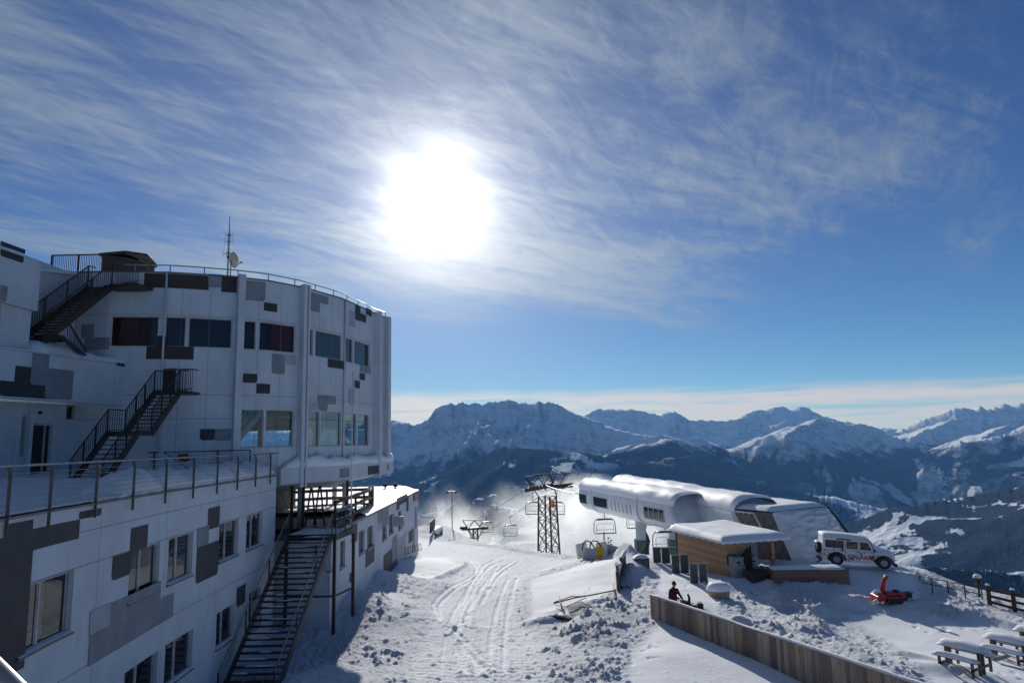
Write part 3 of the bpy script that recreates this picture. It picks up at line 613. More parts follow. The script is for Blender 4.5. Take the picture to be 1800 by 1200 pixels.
def window(parent, fac, r, bars=(.5,), glass=None, sill=True, depth=.16, fw=.06, inner=True):
    a, b, c, d = r; fr = MB(); n0, n1 = -depth, -depth + .07
    fr.onwall(fac, a, b, c, c + fw, n0, n1); fr.onwall(fac, a, b, d - fw, d, n0, n1)
    fr.onwall(fac, a, a + fw, c + fw, d - fw, n0, n1); fr.onwall(fac, b - fw, b, c + fw, d - fw, n0, n1)
    w = MB(); w.onwall(fac, a + fw, b - fw, c + fw, d - fw, n0 + .015, n0 + .03)
    for t in bars:
        m = a + (b - a) * t; fr.onwall(fac, m - fw * .6, m + fw * .6, c + fw, d - fw, n0 + .031, n1 - .002)
    if inner:
        e = [a + fw] + [a + (b - a) * t for t in bars] + [b - fw]
        for x0, x1 in zip(e, e[1:]):
            for u0, u1 in ((x0 + .04, x0 + .075), (x1 - .075, x1 - .04)): fr.onwall(fac, u0, u1, c + fw + .002, d - fw - .002, n0 + .031, n1 - .02)
    f = fr.build('window', FRAME, parent); w.build('pane', glass or GLASS, f)
    if glass is None and parent.name.split('.')[0] != 'round_building': w = MB(); w.onwall(fac, a - .05, b + .05, c - .05, d + .05, -depth - .5, -depth - .48); w.build('unlit_room_sheet', CHAR, f)  # dark sheet behind the pane stands in for the unlit room
    if sill:
        s = MB(); s.onwall(fac, a - .04, b + .04, c - .05, c - .002, -depth + .02, .07); s.build('sill', SILL, f)
        s = MB(); k = 7; rows = []
        for i in range(k + 1):
            t = a + (b - a) * i / k; hh = .03 + .035 * rng.random()
            rows.append([fac.pt(t, c - .001, -depth + .03), fac.pt(t, c + hh, -depth + .05), fac.pt(t, c + hh * .8, -.01), fac.pt(t, c - .001, .05)])
        s.sheet(rows); s.build('sill_snow', SNOW, f, smooth=True)
    return f
def merge_into(t, o):                            # painted pattern becomes part of the wall's own mesh
    a, b = t.data, o.data; off = len(a.materials)
    for m in b.materials: a.materials.append(m)
    b.polygons.foreach_set('material_index', [p.material_index + off for p in b.polygons])
    bm = bmesh.new(); bm.from_mesh(a); bm.from_mesh(b); bm.to_mesh(a); bm.free(); bpy.data.objects.remove(o); a.update()
def wall_of(parent, names):
    for c in parent.children:
        if c.name.split('.')[0] in names: return c
def patches(parent, fac, lst, name='painted_squares', n=.004, into=('wall',)):
    mats = [CHAR, GREY, LGREY, BRNP, JOINT]; mb = MB(); k = 0
    for px0, py0, px1, py1, mi in lst:
        a, b, c, d = rect(fac, px0, py0, px1, py1); mb.cur = mi; k += 1; nn = n + k * .0012
        # rounded lower corner as on the real pattern
        ks = fac.knots(a, b)
        if len(ks) == 2:
            r = min(.12, (b - a) * .3, (d - c) * .3); P = [(a, d), (a, c + r), (a + r * .3, c + r * .3), (a + r, c), (b - r, c), (b - r * .3, c + r * .3), (b, c + r), (b, d)]
            mb.face([fac.pt(s, z, nn) for s, z in P])
        else:
            for u, v in zip(ks, ks[1:]): mb.face([fac.pt(u + 1e-4, c, nn), fac.pt(v - 1e-4, c, nn), fac.pt(v - 1e-4, d, nn), fac.pt(u + 1e-4, d, nn)])
    merge_into(wall_of(parent, into), mb.build(name, mats, parent))
def joints(parent, fac, lines, name='panel_joints', into=('wall',)):
    mb = MB()
    for kind, a, b, c in lines:                   # ('h', z, s0, s1) or ('v', s, z0, z1)
        if kind == 'h':
            for u, v in zip(fac.knots(b, c), fac.knots(b, c)[1:]): mb.face([fac.pt(u, a - .010, .002), fac.pt(v, a - .010, .002), fac.pt(v, a + .010, .002), fac.pt(u, a + .010, .002)])
        else: mb.face([fac.pt(a - .009, b, .002), fac.pt(a + .009, b, .002), fac.pt(a + .009, c, .002), fac.pt(a - .009, c, .002)])
    merge_into(wall_of(parent, into), mb.build(name, JOINT, parent))
def snow_strip(fac, s0, s1, z, n0, n1, h, mb, seed=0, step=.25, base=None):
    k = max(2, int((s1 - s0) / step)); rows = []
    for i in range(k + 1):
        t = s0 + (s1 - s0) * i / k; e = min(1, (.02 + min(i, k - i)) / 4) ** .6
        hh = h * e * (.55 + .9 * float(fbm(np.array([t * 1.7]), np.array([seed * 3.1]), seed, 3)[0])); w = .08 * (vn(np.array([t * 3.]), np.array([seed * 1.]), 5)[0] - .5)
        zz = z(t) if callable(z) else z
        rows.append([fac.pt(t, zz, n0), fac.pt(t, zz + hh * .75, n0 + (n1 - n0) * .12), fac.pt(t, zz + hh, n0 + (n1 - n0) * .4), fac.pt(t, zz + hh * .85, n0 + (n1 - n0) * .75),
                     fac.pt(t, zz + hh * .35, n1 + w), fac.pt(t, zz - .01, n1 + w - .03)])
    mb.sheet(rows)

# ================================================================ the near building with the terrace
e0, e1, e2, e3 = [PZ(*p, -1.31) for p in ((0, 915), (100, 897), (300, 864), (486, 836))]
back = e0 + (e0 - e1).normalized() * 11
F1 = Facade([(back.x + .6, back.y), (e0.x, e0.y), (e1.x, e1.y), (e2.x, e2.y), (e3.x, e3.y)])
zt1 = -1.31
B1 = thing('terrace_building', 'long white building with charcoal squares and a railed snowy terrace on its roof', 'building', (e2.x - 4, e2.y - 4, -9.2))
def W1(*a): return rect(F1, *a)
win1 = [((38, 1020), (131, 1112), (35, 1144)), ]
# read each window as left edge top, right edge bottom
wr = []
def wpix(fac, lt, lb, rt):                        # left-top, left-bottom, right-top pixels
    a, zt = fac.at(*lt); _, zb = fac.at(*lb); b, _ = fac.at(*rt); return (a, b, zb, zt)
up = [wpix(F1, (40, 1026), (37, 1142), (131, 999)), wpix(F1, (229, 969), (227, 1050), (282, 952)), wpix(F1, (297, 948), (297, 1030), (340, 935)),
      wpix(F1, (386, 920), (385, 990), (420, 909)), wpix(F1, (434, 904), (434, 969), (462, 896))]
lo = [wpix(F1, (220, 1170), (217, 1262), (278, 1140)), wpix(F1, (291, 1133), (288, 1215), (340, 1105)), wpix(F1, (381, 1078), (381, 1140), (412, 1060)), wpix(F1, (438, 1044), (438, 1086), (459, 1034))]
# one sill and head line per storey
zs = sum(w[2] for w in up[1:]) / 4; zh = sum(w[3] for w in up[1:]) / 4
up = [(a, b, zs, zh) for a, b, _, _ in up]
zs2 = lo[2][2]; zh2 = lo[2][3]; lo = [(a, b, zs2, zh2) for a, b, _, _ in lo]
near1 = [(up[0][0] - 4.0, up[0][0] - 2.6, zs, zh)]
holes = up + lo + near1
mb = MB(); wall_mesh(mb, F1, 0, F1.L, -11.5, zt1, holes)
q = [F1.pt(0, 0), F1.pt(F1.L, 0)]; xb = -22
for a, b in (((q[1].x, q[1].y), (q[1].x - 3, q[1].y + .2)), ((q[1].x - 3, q[1].y + .2), (xb, q[1].y - 1)), ((xb, q[1].y - 1), (xb, 2)), ((xb, 2), (q[0].x, q[0].y))):
    mb.face([(*a, -11.5), (*b, -11.5), (*b, zt1), (*a, zt1)])
mb.build('wall', WHITE, B1)
for w in holes: window(B1, F1, w, bars=(.42,))
patches(B1, F1, [(-60, 960, 42, 1172, 0), (7, 922, 54, 972, 0), (54, 930, 138, 946, 0), (139, 899, 177, 905, 0), (198, 978, 229, 1008, 0), (230, 928, 258, 962, 0), (366, 893, 385, 925, 0),
    (347, 928, 366, 958, 1), (346, 962, 382, 1008, 0), (158, 1074, 193, 1103, 2), (157, 1116, 303, 1083, 1), (194, 1060, 280, 1068, 1), (416, 1033, 430, 1058, 0),
    (440, 1058, 459, 1100, 1)])
joints(B1, F1, [('h', (zh + .02), 0, F1.L), ('h', (zh2 + zs) / 2 - .1, 0, F1.L), ('h', zt1 - .62, 0, F1.L)] + [('v', s, -9, zt1) for s in np.arange(3, F1.L, 4.1)])
# terrace slab edge, deck snow, ridge of snow along the edge
mb = MB(); mb.onwall(F1, 0, F1.L, zt1, zt1 + .05, -.5, .10); mb.build('roof_edging', SILL, B1)
ks = np.linspace(0, F1.L, 70); rows = []
for t in ks:
    e = F1.pt(t, 0, .02); r = []
    for u in np.linspace(0, 1, 40):
        x = e.x + (xb - e.x) * u ** 1.5; y = e.y; v = float(fbm(np.array([x * .8]), np.array([y * .8]), 5, 4)[0]); w = float(fbm(np.array([x * 3.]), np.array([y * 3.]), 9, 3)[0])
        dd = abs(e.x - x); h = .06 + .10 * v + .05 * (w - .5) + min(.25, .045 * max(0, dd - 1.5)); yy = y
        if dd > 3.5: h += .20 * max(0, (yy - 24) / 10) * (.5 + v)
        r.append((x, y, zt1 + .05 + h * (1 if u > 0 else .3)))
    rows.append(r)
mb = MB(); mb.sheet(rows); mb.build('terrace_snow', SNOWR, B1, smooth=True)
mb = MB(); sA = F1.at(205, 880)[0]; snow_strip(F1, sA, F1.L - .1, zt1 + .06, -1.1, .03, .62, mb, 3, .14); snow_strip(F1, F1.at(160, 880)[0], sA + .3, zt1 + .06, -.35, .0, .14, mb, 6, .15)
mb.build('snow_ridge', SNOWR, B1, smooth=True)

# railing round the terrace: flat posts outside the edge, stretched wires, round handrail
PSTEEL = mat('grey_brown_post_steel', (.15, .135, .125), .5, .4, bump=.2)
RL = thing('terrace_railing', 'steel railing with stretched wires round the snowy terrace edge', 'railing', (e2.x, e2.y, zt1))
end = F1.pt(F1.L, 0)
rp = [F1.pt(t, 0, .06) for t in np.linspace(0, F1.L, 24)] + [Vector((end.x - .4, end.y + .35, 0)), Vector((end.x - 1.6, end.y + .45, 0)), Vector((end.x - 4.2, end.y + .3, 0))]
H1 = 1.02
def along(pts, z): return [Vector((p.x, p.y, z)) for p in pts]
mb = MB(); mb.tube(along(rp, zt1 + H1 + .05), .028, 8); mb.build('handrail', STEEL, RL, smooth=True)
for k in range(7):
    mb = MB(); mb.tube(along(rp, zt1 + .16 + k * .125), .006, 5); mb.build('wire', STEEL, RL)
pst = [(8, 0), (82, 0), (163, 0), (229, 0), (286, 0), (335, 0), (377, 0), (413, 0), (445, 0), (471, 0), (489, 0)]
def rpost(p, d):
    mb = MB(); o = Vector((d.y, -d.x, 0)) * .03
    a = Vector((p.x, p.y, zt1 - .32)) + o; mb.bar(a, a + Vector((0, 0, 1.2)), .07, .02, (d.x, d.y, 0)); b = a + Vector((0, 0, 1.2)); c = Vector((p.x, p.y, zt1 + H1 + .04)) - o
    mb.bar(b - Vector((0, 0, .02)), b + (c - b) * .5 + Vector((0, 0, .06)), .07, .02, (d.x, d.y, 0)); mb.bar(b + (c - b) * .5 + Vector((0, 0, .05)), c, .07, .02, (d.x, d.y, 0))
    return mb.build('post', PSTEEL, RL)
for px, _ in pst:
    s = F1.at(px, 860)[0]
    if s < F1.L: i = F1.seg(s); rpost(F1.pt(s, 0, .06), (F1.p[i + 1] - F1.p[i]).normalized())
for p in rp[-3:]: rpost(p, Vector((1, 0, 0)))
# inner balustrade of the sunken stairway on the terrace
IB = thing('stairwell_railing', 'dark wire railing round the sunken stairway on the terrace', 'railing', (-13.5, 32, zt1))
ip = [PY(x, y, d) for x, y, d in ((224, 795, 31.5), (272, 790, 31.3), (300, 785, 31.8), (383, 786, 32.3), (440, 790, 31.6))]
za = zt1 + 1.25
mb = MB(); mb.tube([(p.x, p.y, za) for p in ip], .025, 7); mb.tube([(ip[2].x, ip[2].y - .6, za), (ip[3].x, ip[3].y - .8, za)], .02, 6)
mb.tube([(ip[2].x, ip[2].y - .6, za), (ip[2].x + 2.2, ip[2].y - 1.6, za - 1.1)], .02, 6); mb.build('handrail', DSTEEL, IB)
for k in range(5):
    mb = MB(); mb.tube([(p.x, p.y, zt1 + .35 + k * .17) for p in ip], .007, 5); mb.build('wire', DSTEEL, IB)
for p in ip + [(ip[0] + ip[1]) / 2, (ip[1] + ip[2]) / 2, ip[2] * .7 + ip[3] * .3, ip[2] * .4 + ip[3] * .6]:
    mb = MB(); mb.bar((p.x, p.y, zt1), (p.x, p.y, za), .05, .05); mb.build('post', DSTEEL, IB)
mb = MB(); g0 = PY(262, 815, 32.6)
gc = thing('equipment_cabinet', 'small dark cabinet behind the wire railing at the foot of the round building', 'cabinet', (g0.x, g0.y, zt1))
mb.box(-.35, .35, -.2, .2, 0, 1.35); mb.build('case', CHAR, gc, loc=L0, bevel=.02); mb = MB(); mb.box(-.30, .30, -.225, -.202, .1, 1.25); mb.build('door', DSTEEL, gc, loc=L0)
# yellow jacket hung on the railing
jk = PY(323, 806, 31.4); J = thing('yellow_jacket', 'yellow ochre jacket draped over the stairwell railing', 'jacket', tuple(jk))
mb = MB(); rows = []
for i in range(9):
    r = []
    for j in range(11):
        u, v = i / 8 - .5, j / 10 - .5; fold = .05 * math.sin(v * 22 + u * 6)
        r.append((v * .5 + .1 * abs(u), -.12 * math.cos(abs(u) * 2.6) + fold, -abs(u) * .75 * (1 - .55 * abs(v)) + .22))
    rows.append(r)
mb.sheet(rows); o = mb.build('cloth', mat('yellow_cloth', (.30, .16, .03), .9), J, loc=L0, smooth=True); sd = o.modifiers.new('t', 'SOLIDIFY'); sd.thickness = .02

# ================================================================ round building
TP = [PZ(*p, 8.3) for p in ((195, 478), (300, 480), (350, 483), (415, 488), (470, 494), (533, 506), (600, 525), (645, 545), (661, 553), (682, 560))]
ex = TP[0]; pl = [(-24.0, ex.y + .2), (ex.x - 2.5, ex.y + .1)] + [(p.x, p.y) for p in TP] + [(-8.5, 46.5), (-9.6, 48), (-12.5, 48.8), (-17, 49), (-24, 48)]
F2 = Facade(pl); sT = {}
def S2(px): return F2.at(px, 640)[0]
NF = F2.c[11]
B2 = thing('round_building', 'tall round white building with charcoal and grey squares and long dark window bands', 'building', (-17, 43, -4.2))
T0, T1 = -1.6, 8.3
def w2(px0, px1, lt, lb): a, zt = F2.at(px0, lt); _, zb = F2.at(px0, lb); return (a, F2.at(px1, lt)[0], zb, zt)
upw = [(196, 280, 551, 607), (291, 328, 555, 608), (332, 409, 556, 611), (423, 451, 563, 613), (456, 520, 566, 616), (536, 551, 576, 623), (555, 601, 578, 625), (608, 621, 589, 634), (623, 650, 592, 635), (665, 671, 606, 650)]
low = [(417, 464, 719, 783), (468, 517, 719, 785), (532, 562, 721, 785), (564, 600, 723, 785), (606, 627, 725, 783), (629, 649, 726, 783), (665, 671, 728, 783)]
H2a = [w2(*w) for w in upw]; H2b = [w2(*w) for w in low]
zu0 = sum(h[2] for h in H2a[2:7]) / 5; zu1 = sum(h[3] for h in H2a[2:7]) / 5; zl0 = sum(h[2] for h in H2b[1:5]) / 4; zl1 = sum(h[3] for h in H2b[1:5]) / 4
H2a = [(a, b, zu0, zu1) for a, b, _, _ in H2a]; H2b = [(a, b, zl0, zl1) for a, b, _, _ in H2b]
sb0 = F2.c[11] + .6; backw = []
t = sb0 + .6
while t < F2.L - 3: backw.append((t, t + 2.45, zl0 + .05, zl0 + (zl1 - zl0) * .66)); t += 2.85
mb = MB(); wall_mesh(mb, F2, 0, F2.L, T0 - .2, T1, H2a + H2b + backw, depth=.14)
mb.build('wall', WHITE, B2)
# inner lining so the rooms are closed; floors and ceilings
cx, cy = -16.5, 43.0
inp = [F2.pt(t, 0, -.30) for t in np.linspace(.5, F2.L - .5, 60)]; polyi = [(p.x, p.y) for p in inp]
mb = MB()
for z in (zl0 - .25, zl1 + .3, zu0 - .2, T1 - .35): mb.prism(polyi, z, z + .15)
mb.build('floor_slabs', CONC, B2)
mb = MB(); mb.prism([(-19, 36), (-13, 36.5), (-12, 41), (-12.4, 46), (-19, 47)], zu0 - .05, T1 - .4); mb.box(-23.5, -19.0, 32.5, 47, zl0 - .1, zl1 + .3); mb.build('inner_rooms', CHAR, B2)
mb = MB(); wall_mesh(mb, F2, .5, F2.L - .5, zl0 - .2, zl1 + .35, [(a - .02, b + .02, c - .02, d + .02) for a, b, c, d in H2b + backw], depth=.02, n=-.24); mb.build('inner_lining', mat('dark_interior_panels', (.11, .085, .075), .8), B2)
mb = MB(); mb.prism([(p.x * .985, p.y * .995) for p in inp], zl0 - .097, zl0 - .02); mb.prism([(p.x * .985, p.y * .995) for p in inp], zl1 + .1, zl1 + .29); mb.build('floor_and_ceiling', mat('dark_floor', (.07, .055, .05), .7), B2)
# curtains behind the upper band
mb = MB(); mb.onwall(F2, H2a[0][0] - .2, H2a[-1][1] + .2, zu0 - .1, zu1 + .1, -.60, -.57)
mb.build('curtain', mat('dark_blue_curtain', (.06, .052, .085), .8), B2)
h = H2a[4]; mb = MB(); mb.onwall(F2, h[0] + (h[1] - h[0]) * .38, h[1] - .02, zu0, zu1, -.30, -.27); mb.build('red_curtain', mat('red_curtain', (.26, .02, .05), .8), B2)
h = H2a[0]; mb = MB(); mb.onwall(F2, h[0], h[0] + (h[1] - h[0]) * .55, zu0, zu1, -.32, -.29)
for i in range(7): z = zu0 + .2 + i * (zu1 - zu0 - .3) / 7; mb.onwall(F2, h[0] + (h[1] - h[0]) * .6, h[1] - .1, z, z + .09, -.34, -.27)
mb.build('slatted_shutter', mat('dark_red_brown', (.20, .035, .018), .6), B2)
for h in H2a: window(B2, F2, h, bars=(), sill=False, depth=.13, fw=.05, inner=False, glass=GLASSC)
for h in H2b + backw: window(B2, F2, h, bars=(), sill=False, depth=.13, fw=.05, inner=False, glass=GLASST)
patches(B2, F2, [(254, 480, 367, 510, 3), (367, 481, 390, 506, 1), (390, 483, 416, 515, 3), (427, 492, 466, 530, 1), (464, 531, 487, 549, 0), (538, 511, 577, 536, 1), (546, 527, 562, 550, 1),
    (614, 544, 624, 576, 2), (624, 534, 633, 565, 0), (633, 550, 643, 568, 0), (643, 540, 653, 557, 0), (258, 608, 340, 632, 3), (277, 590, 291, 612, 3),
    (478, 621, 500, 658, 1), (500, 622, 520, 642, 2), (419, 656, 452, 673, 0), (451, 674, 474, 692, 0), (576, 630, 607, 650, 0), (632, 655, 641, 669, 0), (623, 668, 632, 683, 0), (613, 682, 622, 712, 2),
    (633, 640, 651, 658, 1), (559, 694, 590, 711, 1), (559, 700, 575, 722, 1), (542, 707, 559, 721, 2), (352, 754, 378, 773, 0), (378, 754, 405, 773, 1), (145, 570, 165, 594, 1), (150, 594, 192, 614, 1),
    (665, 590, 671, 599, 0), (665, 650, 669, 672, 0), (665, 678, 670, 693, 1), (494, 822, 517, 828, 0)])
LN = [('h', z, 0, NF) for z in (6.3, 2.55, 1.45)] + [('v', S2(p), T0, T1) for p in (315, 365, 452, 492, 560, 582, 632)]
joints(B2, F2, LN)
# ribs standing out from the wall and rain pipes
for px in (418, 529, 659): 
    s = S2(px); mb = MB(); mb.onwall(F2, s - .16, s + .16, T0 - .35, T1 + .12, .003, .42); mb.build('fin', WHITE, B2)
s = S2(679); mb = MB(); mb.onwall(F2, s - .25, s + .1, T0 - .3, T1 + .05, .003, .30); mb.build('fin', WHITE, B2)
for px in (286, 604): s = S2(px); mb = MB(); mb.tube([F2.pt(s, T1, .06), F2.pt(s, T0 if px > 500 else 0, .06)], .055, 8); mb.build('rain_pipe', WHITE, B2, smooth=True)
# lower skirt, snow ledge and coned underside
sk0 = S2(492)
mb = MB(); mb.onwall(F2, sk0, F2.c[12] + 1, T0 - .15, T0 + .62, .004, .34)
mb.build('lower_band', WHITE, B2)
patches(B2, F2, [(588, 823, 604, 838, 1), (637, 819, 656, 832, 0), (672, 815, 675, 826, 1)], 'band_squares', n=.345, into=('lower_band',))
mb = MB(); snow_strip(F2, sk0 + .2, F2.c[12], T0 + .61, -.02, .36, .50, mb, 12, .2); mb.build('ledge_snow', SNOW, B2, smooth=True)
mb = MB(); out = [F2.pt(t, T0 - .15, .2) for t in np.linspace(S2(330), F2.L, 50)]; c = Vector((-17.5, 44, -3.2))
for a, b in zip(out, out[1:]):
    a2 = a.lerp(c, .35); b2 = b.lerp(c, .35); a2.z = b2.z = T0 - .75; mb.face([a, b, b2, a2]); mb.face([a2, b2, (c.x, c.y, T0 - .8)])
mb.build('underside', WHITE, B2)
mb = MB(); mb.box(-20, -14.5, 38, 46, -4.6, T0 - .7); mb.build('core', CONC, B2)
for x, y in ((-11.9, 38.6), (-10.9, 44.5), (-12.2, 47)):
    mb = MB(); mb.tube([(x, y, -4.3), (x, y, T0 - .3)], .16, 12); mb.build('pillar', WHITE, B2, smooth=True)
# roof, roof snow and rail
rp2 = [F2.pt(t, 0, -.1) for t in np.linspace(0, F2.L, 80)]; mb = MB(); mb.prism([(p.x, p.y) for p in rp2], T1 - .25, T1 - .08); mb.build('roof', SNOW, B2)
mb = MB(); mb.onwall(F2, 0, F2.L, T1, T1 + .06, -.25, .05); mb.build('coping', SILL, B2)
mb = MB(); ks2 = [F2.pt(t, T1 + .42, -.18) for t in np.linspace(S2(205), F2.L, 90)]; mb.tube(ks2, .03, 6)
mb.build('roof_rail', STEEL, B2)
for t in np.linspace(S2(225), F2.L - 1, 24): mb = MB(); mb.bar(F2.pt(t, T1, -.18), F2.pt(t, T1 + .42, -.18), .04, .04); mb.build('rail_post', STEEL, B2)
# inside the lower storey: a stair, a step ladder and plants, seen through the panes
ST = thing('indoor_staircase', 'white staircase rising behind the lower left windows of the round building', 'staircase', (-13.6, 34.6, zl0))
a = F2.pt(S2(425), 0, -1.6); b = F2.pt(S2(512), 0, -2.3)
for off in (0, 1.2):
    mb = MB(); p0 = Vector((a.x - off * .5, a.y + off, zl0 + .0)); p1 = Vector((b.x - off * .5, b.y + off, zl1 + .2)); mb.bar(p0, p1, .07, .28); mb.build('stringer', WHITE, ST)
    mb = MB(); mb.tube([p0 + Vector((0, 0, 1)), p1 + Vector((0, 0, 1))], .03, 6); mb.tube([p0 + Vector((0, 0, .6)), p1 + Vector((0, 0, .6))], .02, 6)
    for k in range(6): q0 = p0.lerp(p1, k / 5); mb.bar(q0, q0 + Vector((0, 0, 1)), .03, .03)
    mb.build('banister', WHITE, ST)
for k in range(10): q0 = a.lerp(b, (k + .5) / 10); mb = MB(); mb.obox((q0.x - .3, q0.y + .6, zl0 + (zl1 + .2 - zl0) * (k + .5) / 10), (.28, 1.15, .05), rz=.45); mb.build('tread', CONC, ST)
lp = F2.pt(S2(561), zl0, -1.4); LD = thing('step_ladder', 'aluminium step ladder standing inside the round building behind the middle window', 'ladder', tuple(lp))
for sx in (-1, 1):
    for sy in (-1, 1): mb = MB(); mb.bar((sx * .30, sy * .45, 0), (sx * .18, sy * .05, 1.75), .04, .03); mb.build('leg', STEEL, LD, loc=L0)
for k in range(6): z = .25 + k * .26; f = z / 1.75; mb = MB(); mb.box(-.30 + .12 * f, .30 - .12 * f, -.45 + .40 * f - .05, -.45 + .4 * f + .03, z, z + .03); mb.build('rung', STEEL, LD, loc=L0)
LEAF = mat('dark_leaf', (.03, .06, .025), .6)
for px, lab, hh in ((590, 'tall potted palm plant behind the second lower window of the round building', 1.45), (640, 'bushy potted plant behind the lower window by the right edge of the round building', 1.2)):
    q0 = F2.pt(S2(px), zl0, -1.3); P = thing('potted_plant', lab, 'plant', tuple(q0))
    mb = MB(); mb.tube([(0, 0, -.1), (0, 0, .38)], [.16, .22], 12); mb.build('pot', CHAR, P, loc=L0)
    mb = MB()
    for i in range(26):
        an = rng.random() * 6.28; r = .15 + .35 * rng.random(); z = hh * (.35 + .6 * rng.random()); d = Vector((math.cos(an), math.sin(an), 0)); c0 = Vector((0, 0, .4)); t1 = d * r + Vector((0, 0, z)); m1 = d * r * .4 + Vector((0, 0, z * .9 + .1)); w = Vector((-d.y, d.x, 0)) * .04
        mb.face([c0, m1 - w, t1]); mb.face([c0, t1, m1 + w])
    mb.build('leaves', LEAF, P, loc=L0)

# mast and dish on the roof
m0 = PY(400, 484, 37.5); zr = m0.z - .3
M = thing('antenna_mast', 'thin antenna mast with short aerials on the round building roof', 'antenna', (m0.x, m0.y, zr))
zt = PY(397, 380, 37.5).z - zr
mb = MB(); mb.tube([(0, 0, 0), (0, 0, zt * .55), (0, 0, zt)], [.05, .045, .02], 8); mb.build('pole', STEEL, M, loc=L0)
for z, w in ((.42, .30), (.60, .24), (.70, .20)):
    mb = MB(); z *= zt; mb.bar((-w, 0, z), (w, 0, z), .02, .02)
    for k in range(4): mb.bar((-w + k * w * .66, 0, z - .22), (-w + k * w * .66, 0, z + .22), .012, .012)
    mb.bar((0, -.1, z), (0, .1, z), .1, .1); mb.build('aerial', STEEL, M, loc=L0)
mb = MB(); mb.bar((0, 0, zt * .34), (0, 0, zt * .38), .12, .12); mb.bar((-.35, 0, zt * .40), (.35, 0, zt * .40), .02, .02); mb.build('bracket', DSTEEL, M, loc=L0)
d0 = PY(405, 484, 36.8); zd = d0.z - .3; D = thing('satellite_dish', 'pale round satellite dish on a short post beside the antenna mast', 'satellite dish', (d0.x, d0.y, zd))
hz = PY(409, 458, 36.8).z - zd
mb = MB(); mb.tube([(0, 0, 0), (0, 0, hz)], .035, 8); mb.build('post', STEEL, D, loc=L0)
mb = MB(); rings = []; ax = Vector((.55, .75, .25)).normalized(); u = ax.cross(Vector((0, 0, 1))).normalized(); v = u.cross(ax)
rows = []
for i in range(7):
    r = .44 * i / 6; rows.append([Vector((.1, -.05, hz)) + ax * (r * r * .55 - .02) + u * r * math.cos(k * math.pi / 12) + v * r * math.sin(k * math.pi / 12) for k in range(25)])
mb.sheet(rows); o = mb.build('dish', mat('dish_paint', (.42, .40, .34), .6), D, loc=L0, smooth=True); sd = o.modifiers.new('t', 'SOLIDIFY'); sd.thickness = .02
mb = MB(); f = Vector((.1, -.05, hz)) + ax * .5 - v * .15; mb.bar(Vector((.1, -.05, hz)) - v * .42, f, .03, .03); mb.obox(f, (.12, .12, .12)); mb.build('feed_arm', STEEL, D, loc=L0)

# brown shelter on the roof where the outside stair arrives
SH = thing('roof_shelter', 'dark brown boarded shelter at the head of the roof stair', 'shelter', (-21, 35.5, 8.2))
a = PY(180, 446, 34.6); b = PY(222, 443, 35.2); c = PY(258, 447, 36.2); d = PY(272, 466, 37.0)
mb = MB(); zb = 8.2
plg = [(a.x, a.y), (b.x, b.y), (c.x, c.y), (d.x, d.y), (d.x - 2.2, d.y + 1.2), (a.x - .6, a.y + 2.4)]
for (p, q) in zip(plg, plg[1:] + plg[:1]): mb.face([(*p, zb - .6), (*q, zb - .6), (*q, (a.z if p in plg[:3] else d.z) - .05), (*p, (a.z if p in plg[:3] else d.z) - .05)])
mb.build('wall', BSTEEL, SH)
mb = MB(); rf = [a + Vector((-.1, -.15, 0)), b + Vector((0, -.15, .04)), c + Vector((.1, -.1, 0)), d + Vector((.15, 0, 0)), Vector((d.x - 2.2, d.y + 1.3, d.z)), Vector((a.x - .7, a.y + 2.5, a.z))]
mb.face(rf); mb.face([p - Vector((0, 0, .12)) for p in rf])
for p, q in zip(rf, rf[1:] + rf[:1]): mb.face([p, q, q - Vector((0, 0, .12)), p - Vector((0, 0, .12))])
mb.build('roof', BSTEEL, SH)
mb = MB(); mb.sheet([[c + Vector((-.1, -.1, .02)), d + Vector((.14, 0, .02))], [c + Vector((-.1, .3, .12)), d + Vector((-.1, .5, .1))], [c + Vector((-.3, 1.0, .03)), d + Vector((-.6, 1.1, .03))]]); mb.build('roof_snow', SNOW, SH, smooth=True)

# ================================================================ wing of the building above the terrace
X3 = -19.0
bA = PZ(0, 608, 4.0); bB = PZ(270, 646, 4.0)
F3 = Facade([(bA.x - (bB.x - bA.x) * 1.0, bA.y - (bB.y - bA.y)), (bA.x, bA.y), (bB.x, bB.y)])
B3 = thing('wing_building', 'white upper wing with a long parapet band above the terrace doors', 'building', (-21, 26, zt1))
z30, z31 = F3.at(150, 708)[1], 4.0
mb = MB(); mb.onwall(F3, 0, F3.L, z30, z31, -.3, 0.0); mb.onwall(F3, 0, F3.L, z31 - .35, z31 - .15, -6.0, -.302)
mb.build('parapet', WHITE, B3)
patches(B3, F3, [(0, 668, 102, 702, 0), (27, 642, 55, 676, 0), (57, 620, 83, 678, 1), (82, 646, 126, 703, 1), (205, 637, 223, 645, 0), (222, 670, 238, 690, 1)], into=('parapet',))
joints(B3, F3, [('h', z31 - .08, 0, F3.L), ('v', F3.at(200, 680)[0], z30, z31)], into=('parapet',))
mb = MB(); snow_strip(F3, F3.at(58, 610)[0], F3.at(150, 620)[0], z31 - .02, -1.6, -.05, .55, mb, 21, .15); snow_strip(F3, F3.at(145, 620)[0], F3.L - .6, z31 - .02, -1.0, -.05, .35, mb, 22, .15); mb.build('terrace_snow', SNOWR, B3, smooth=True)
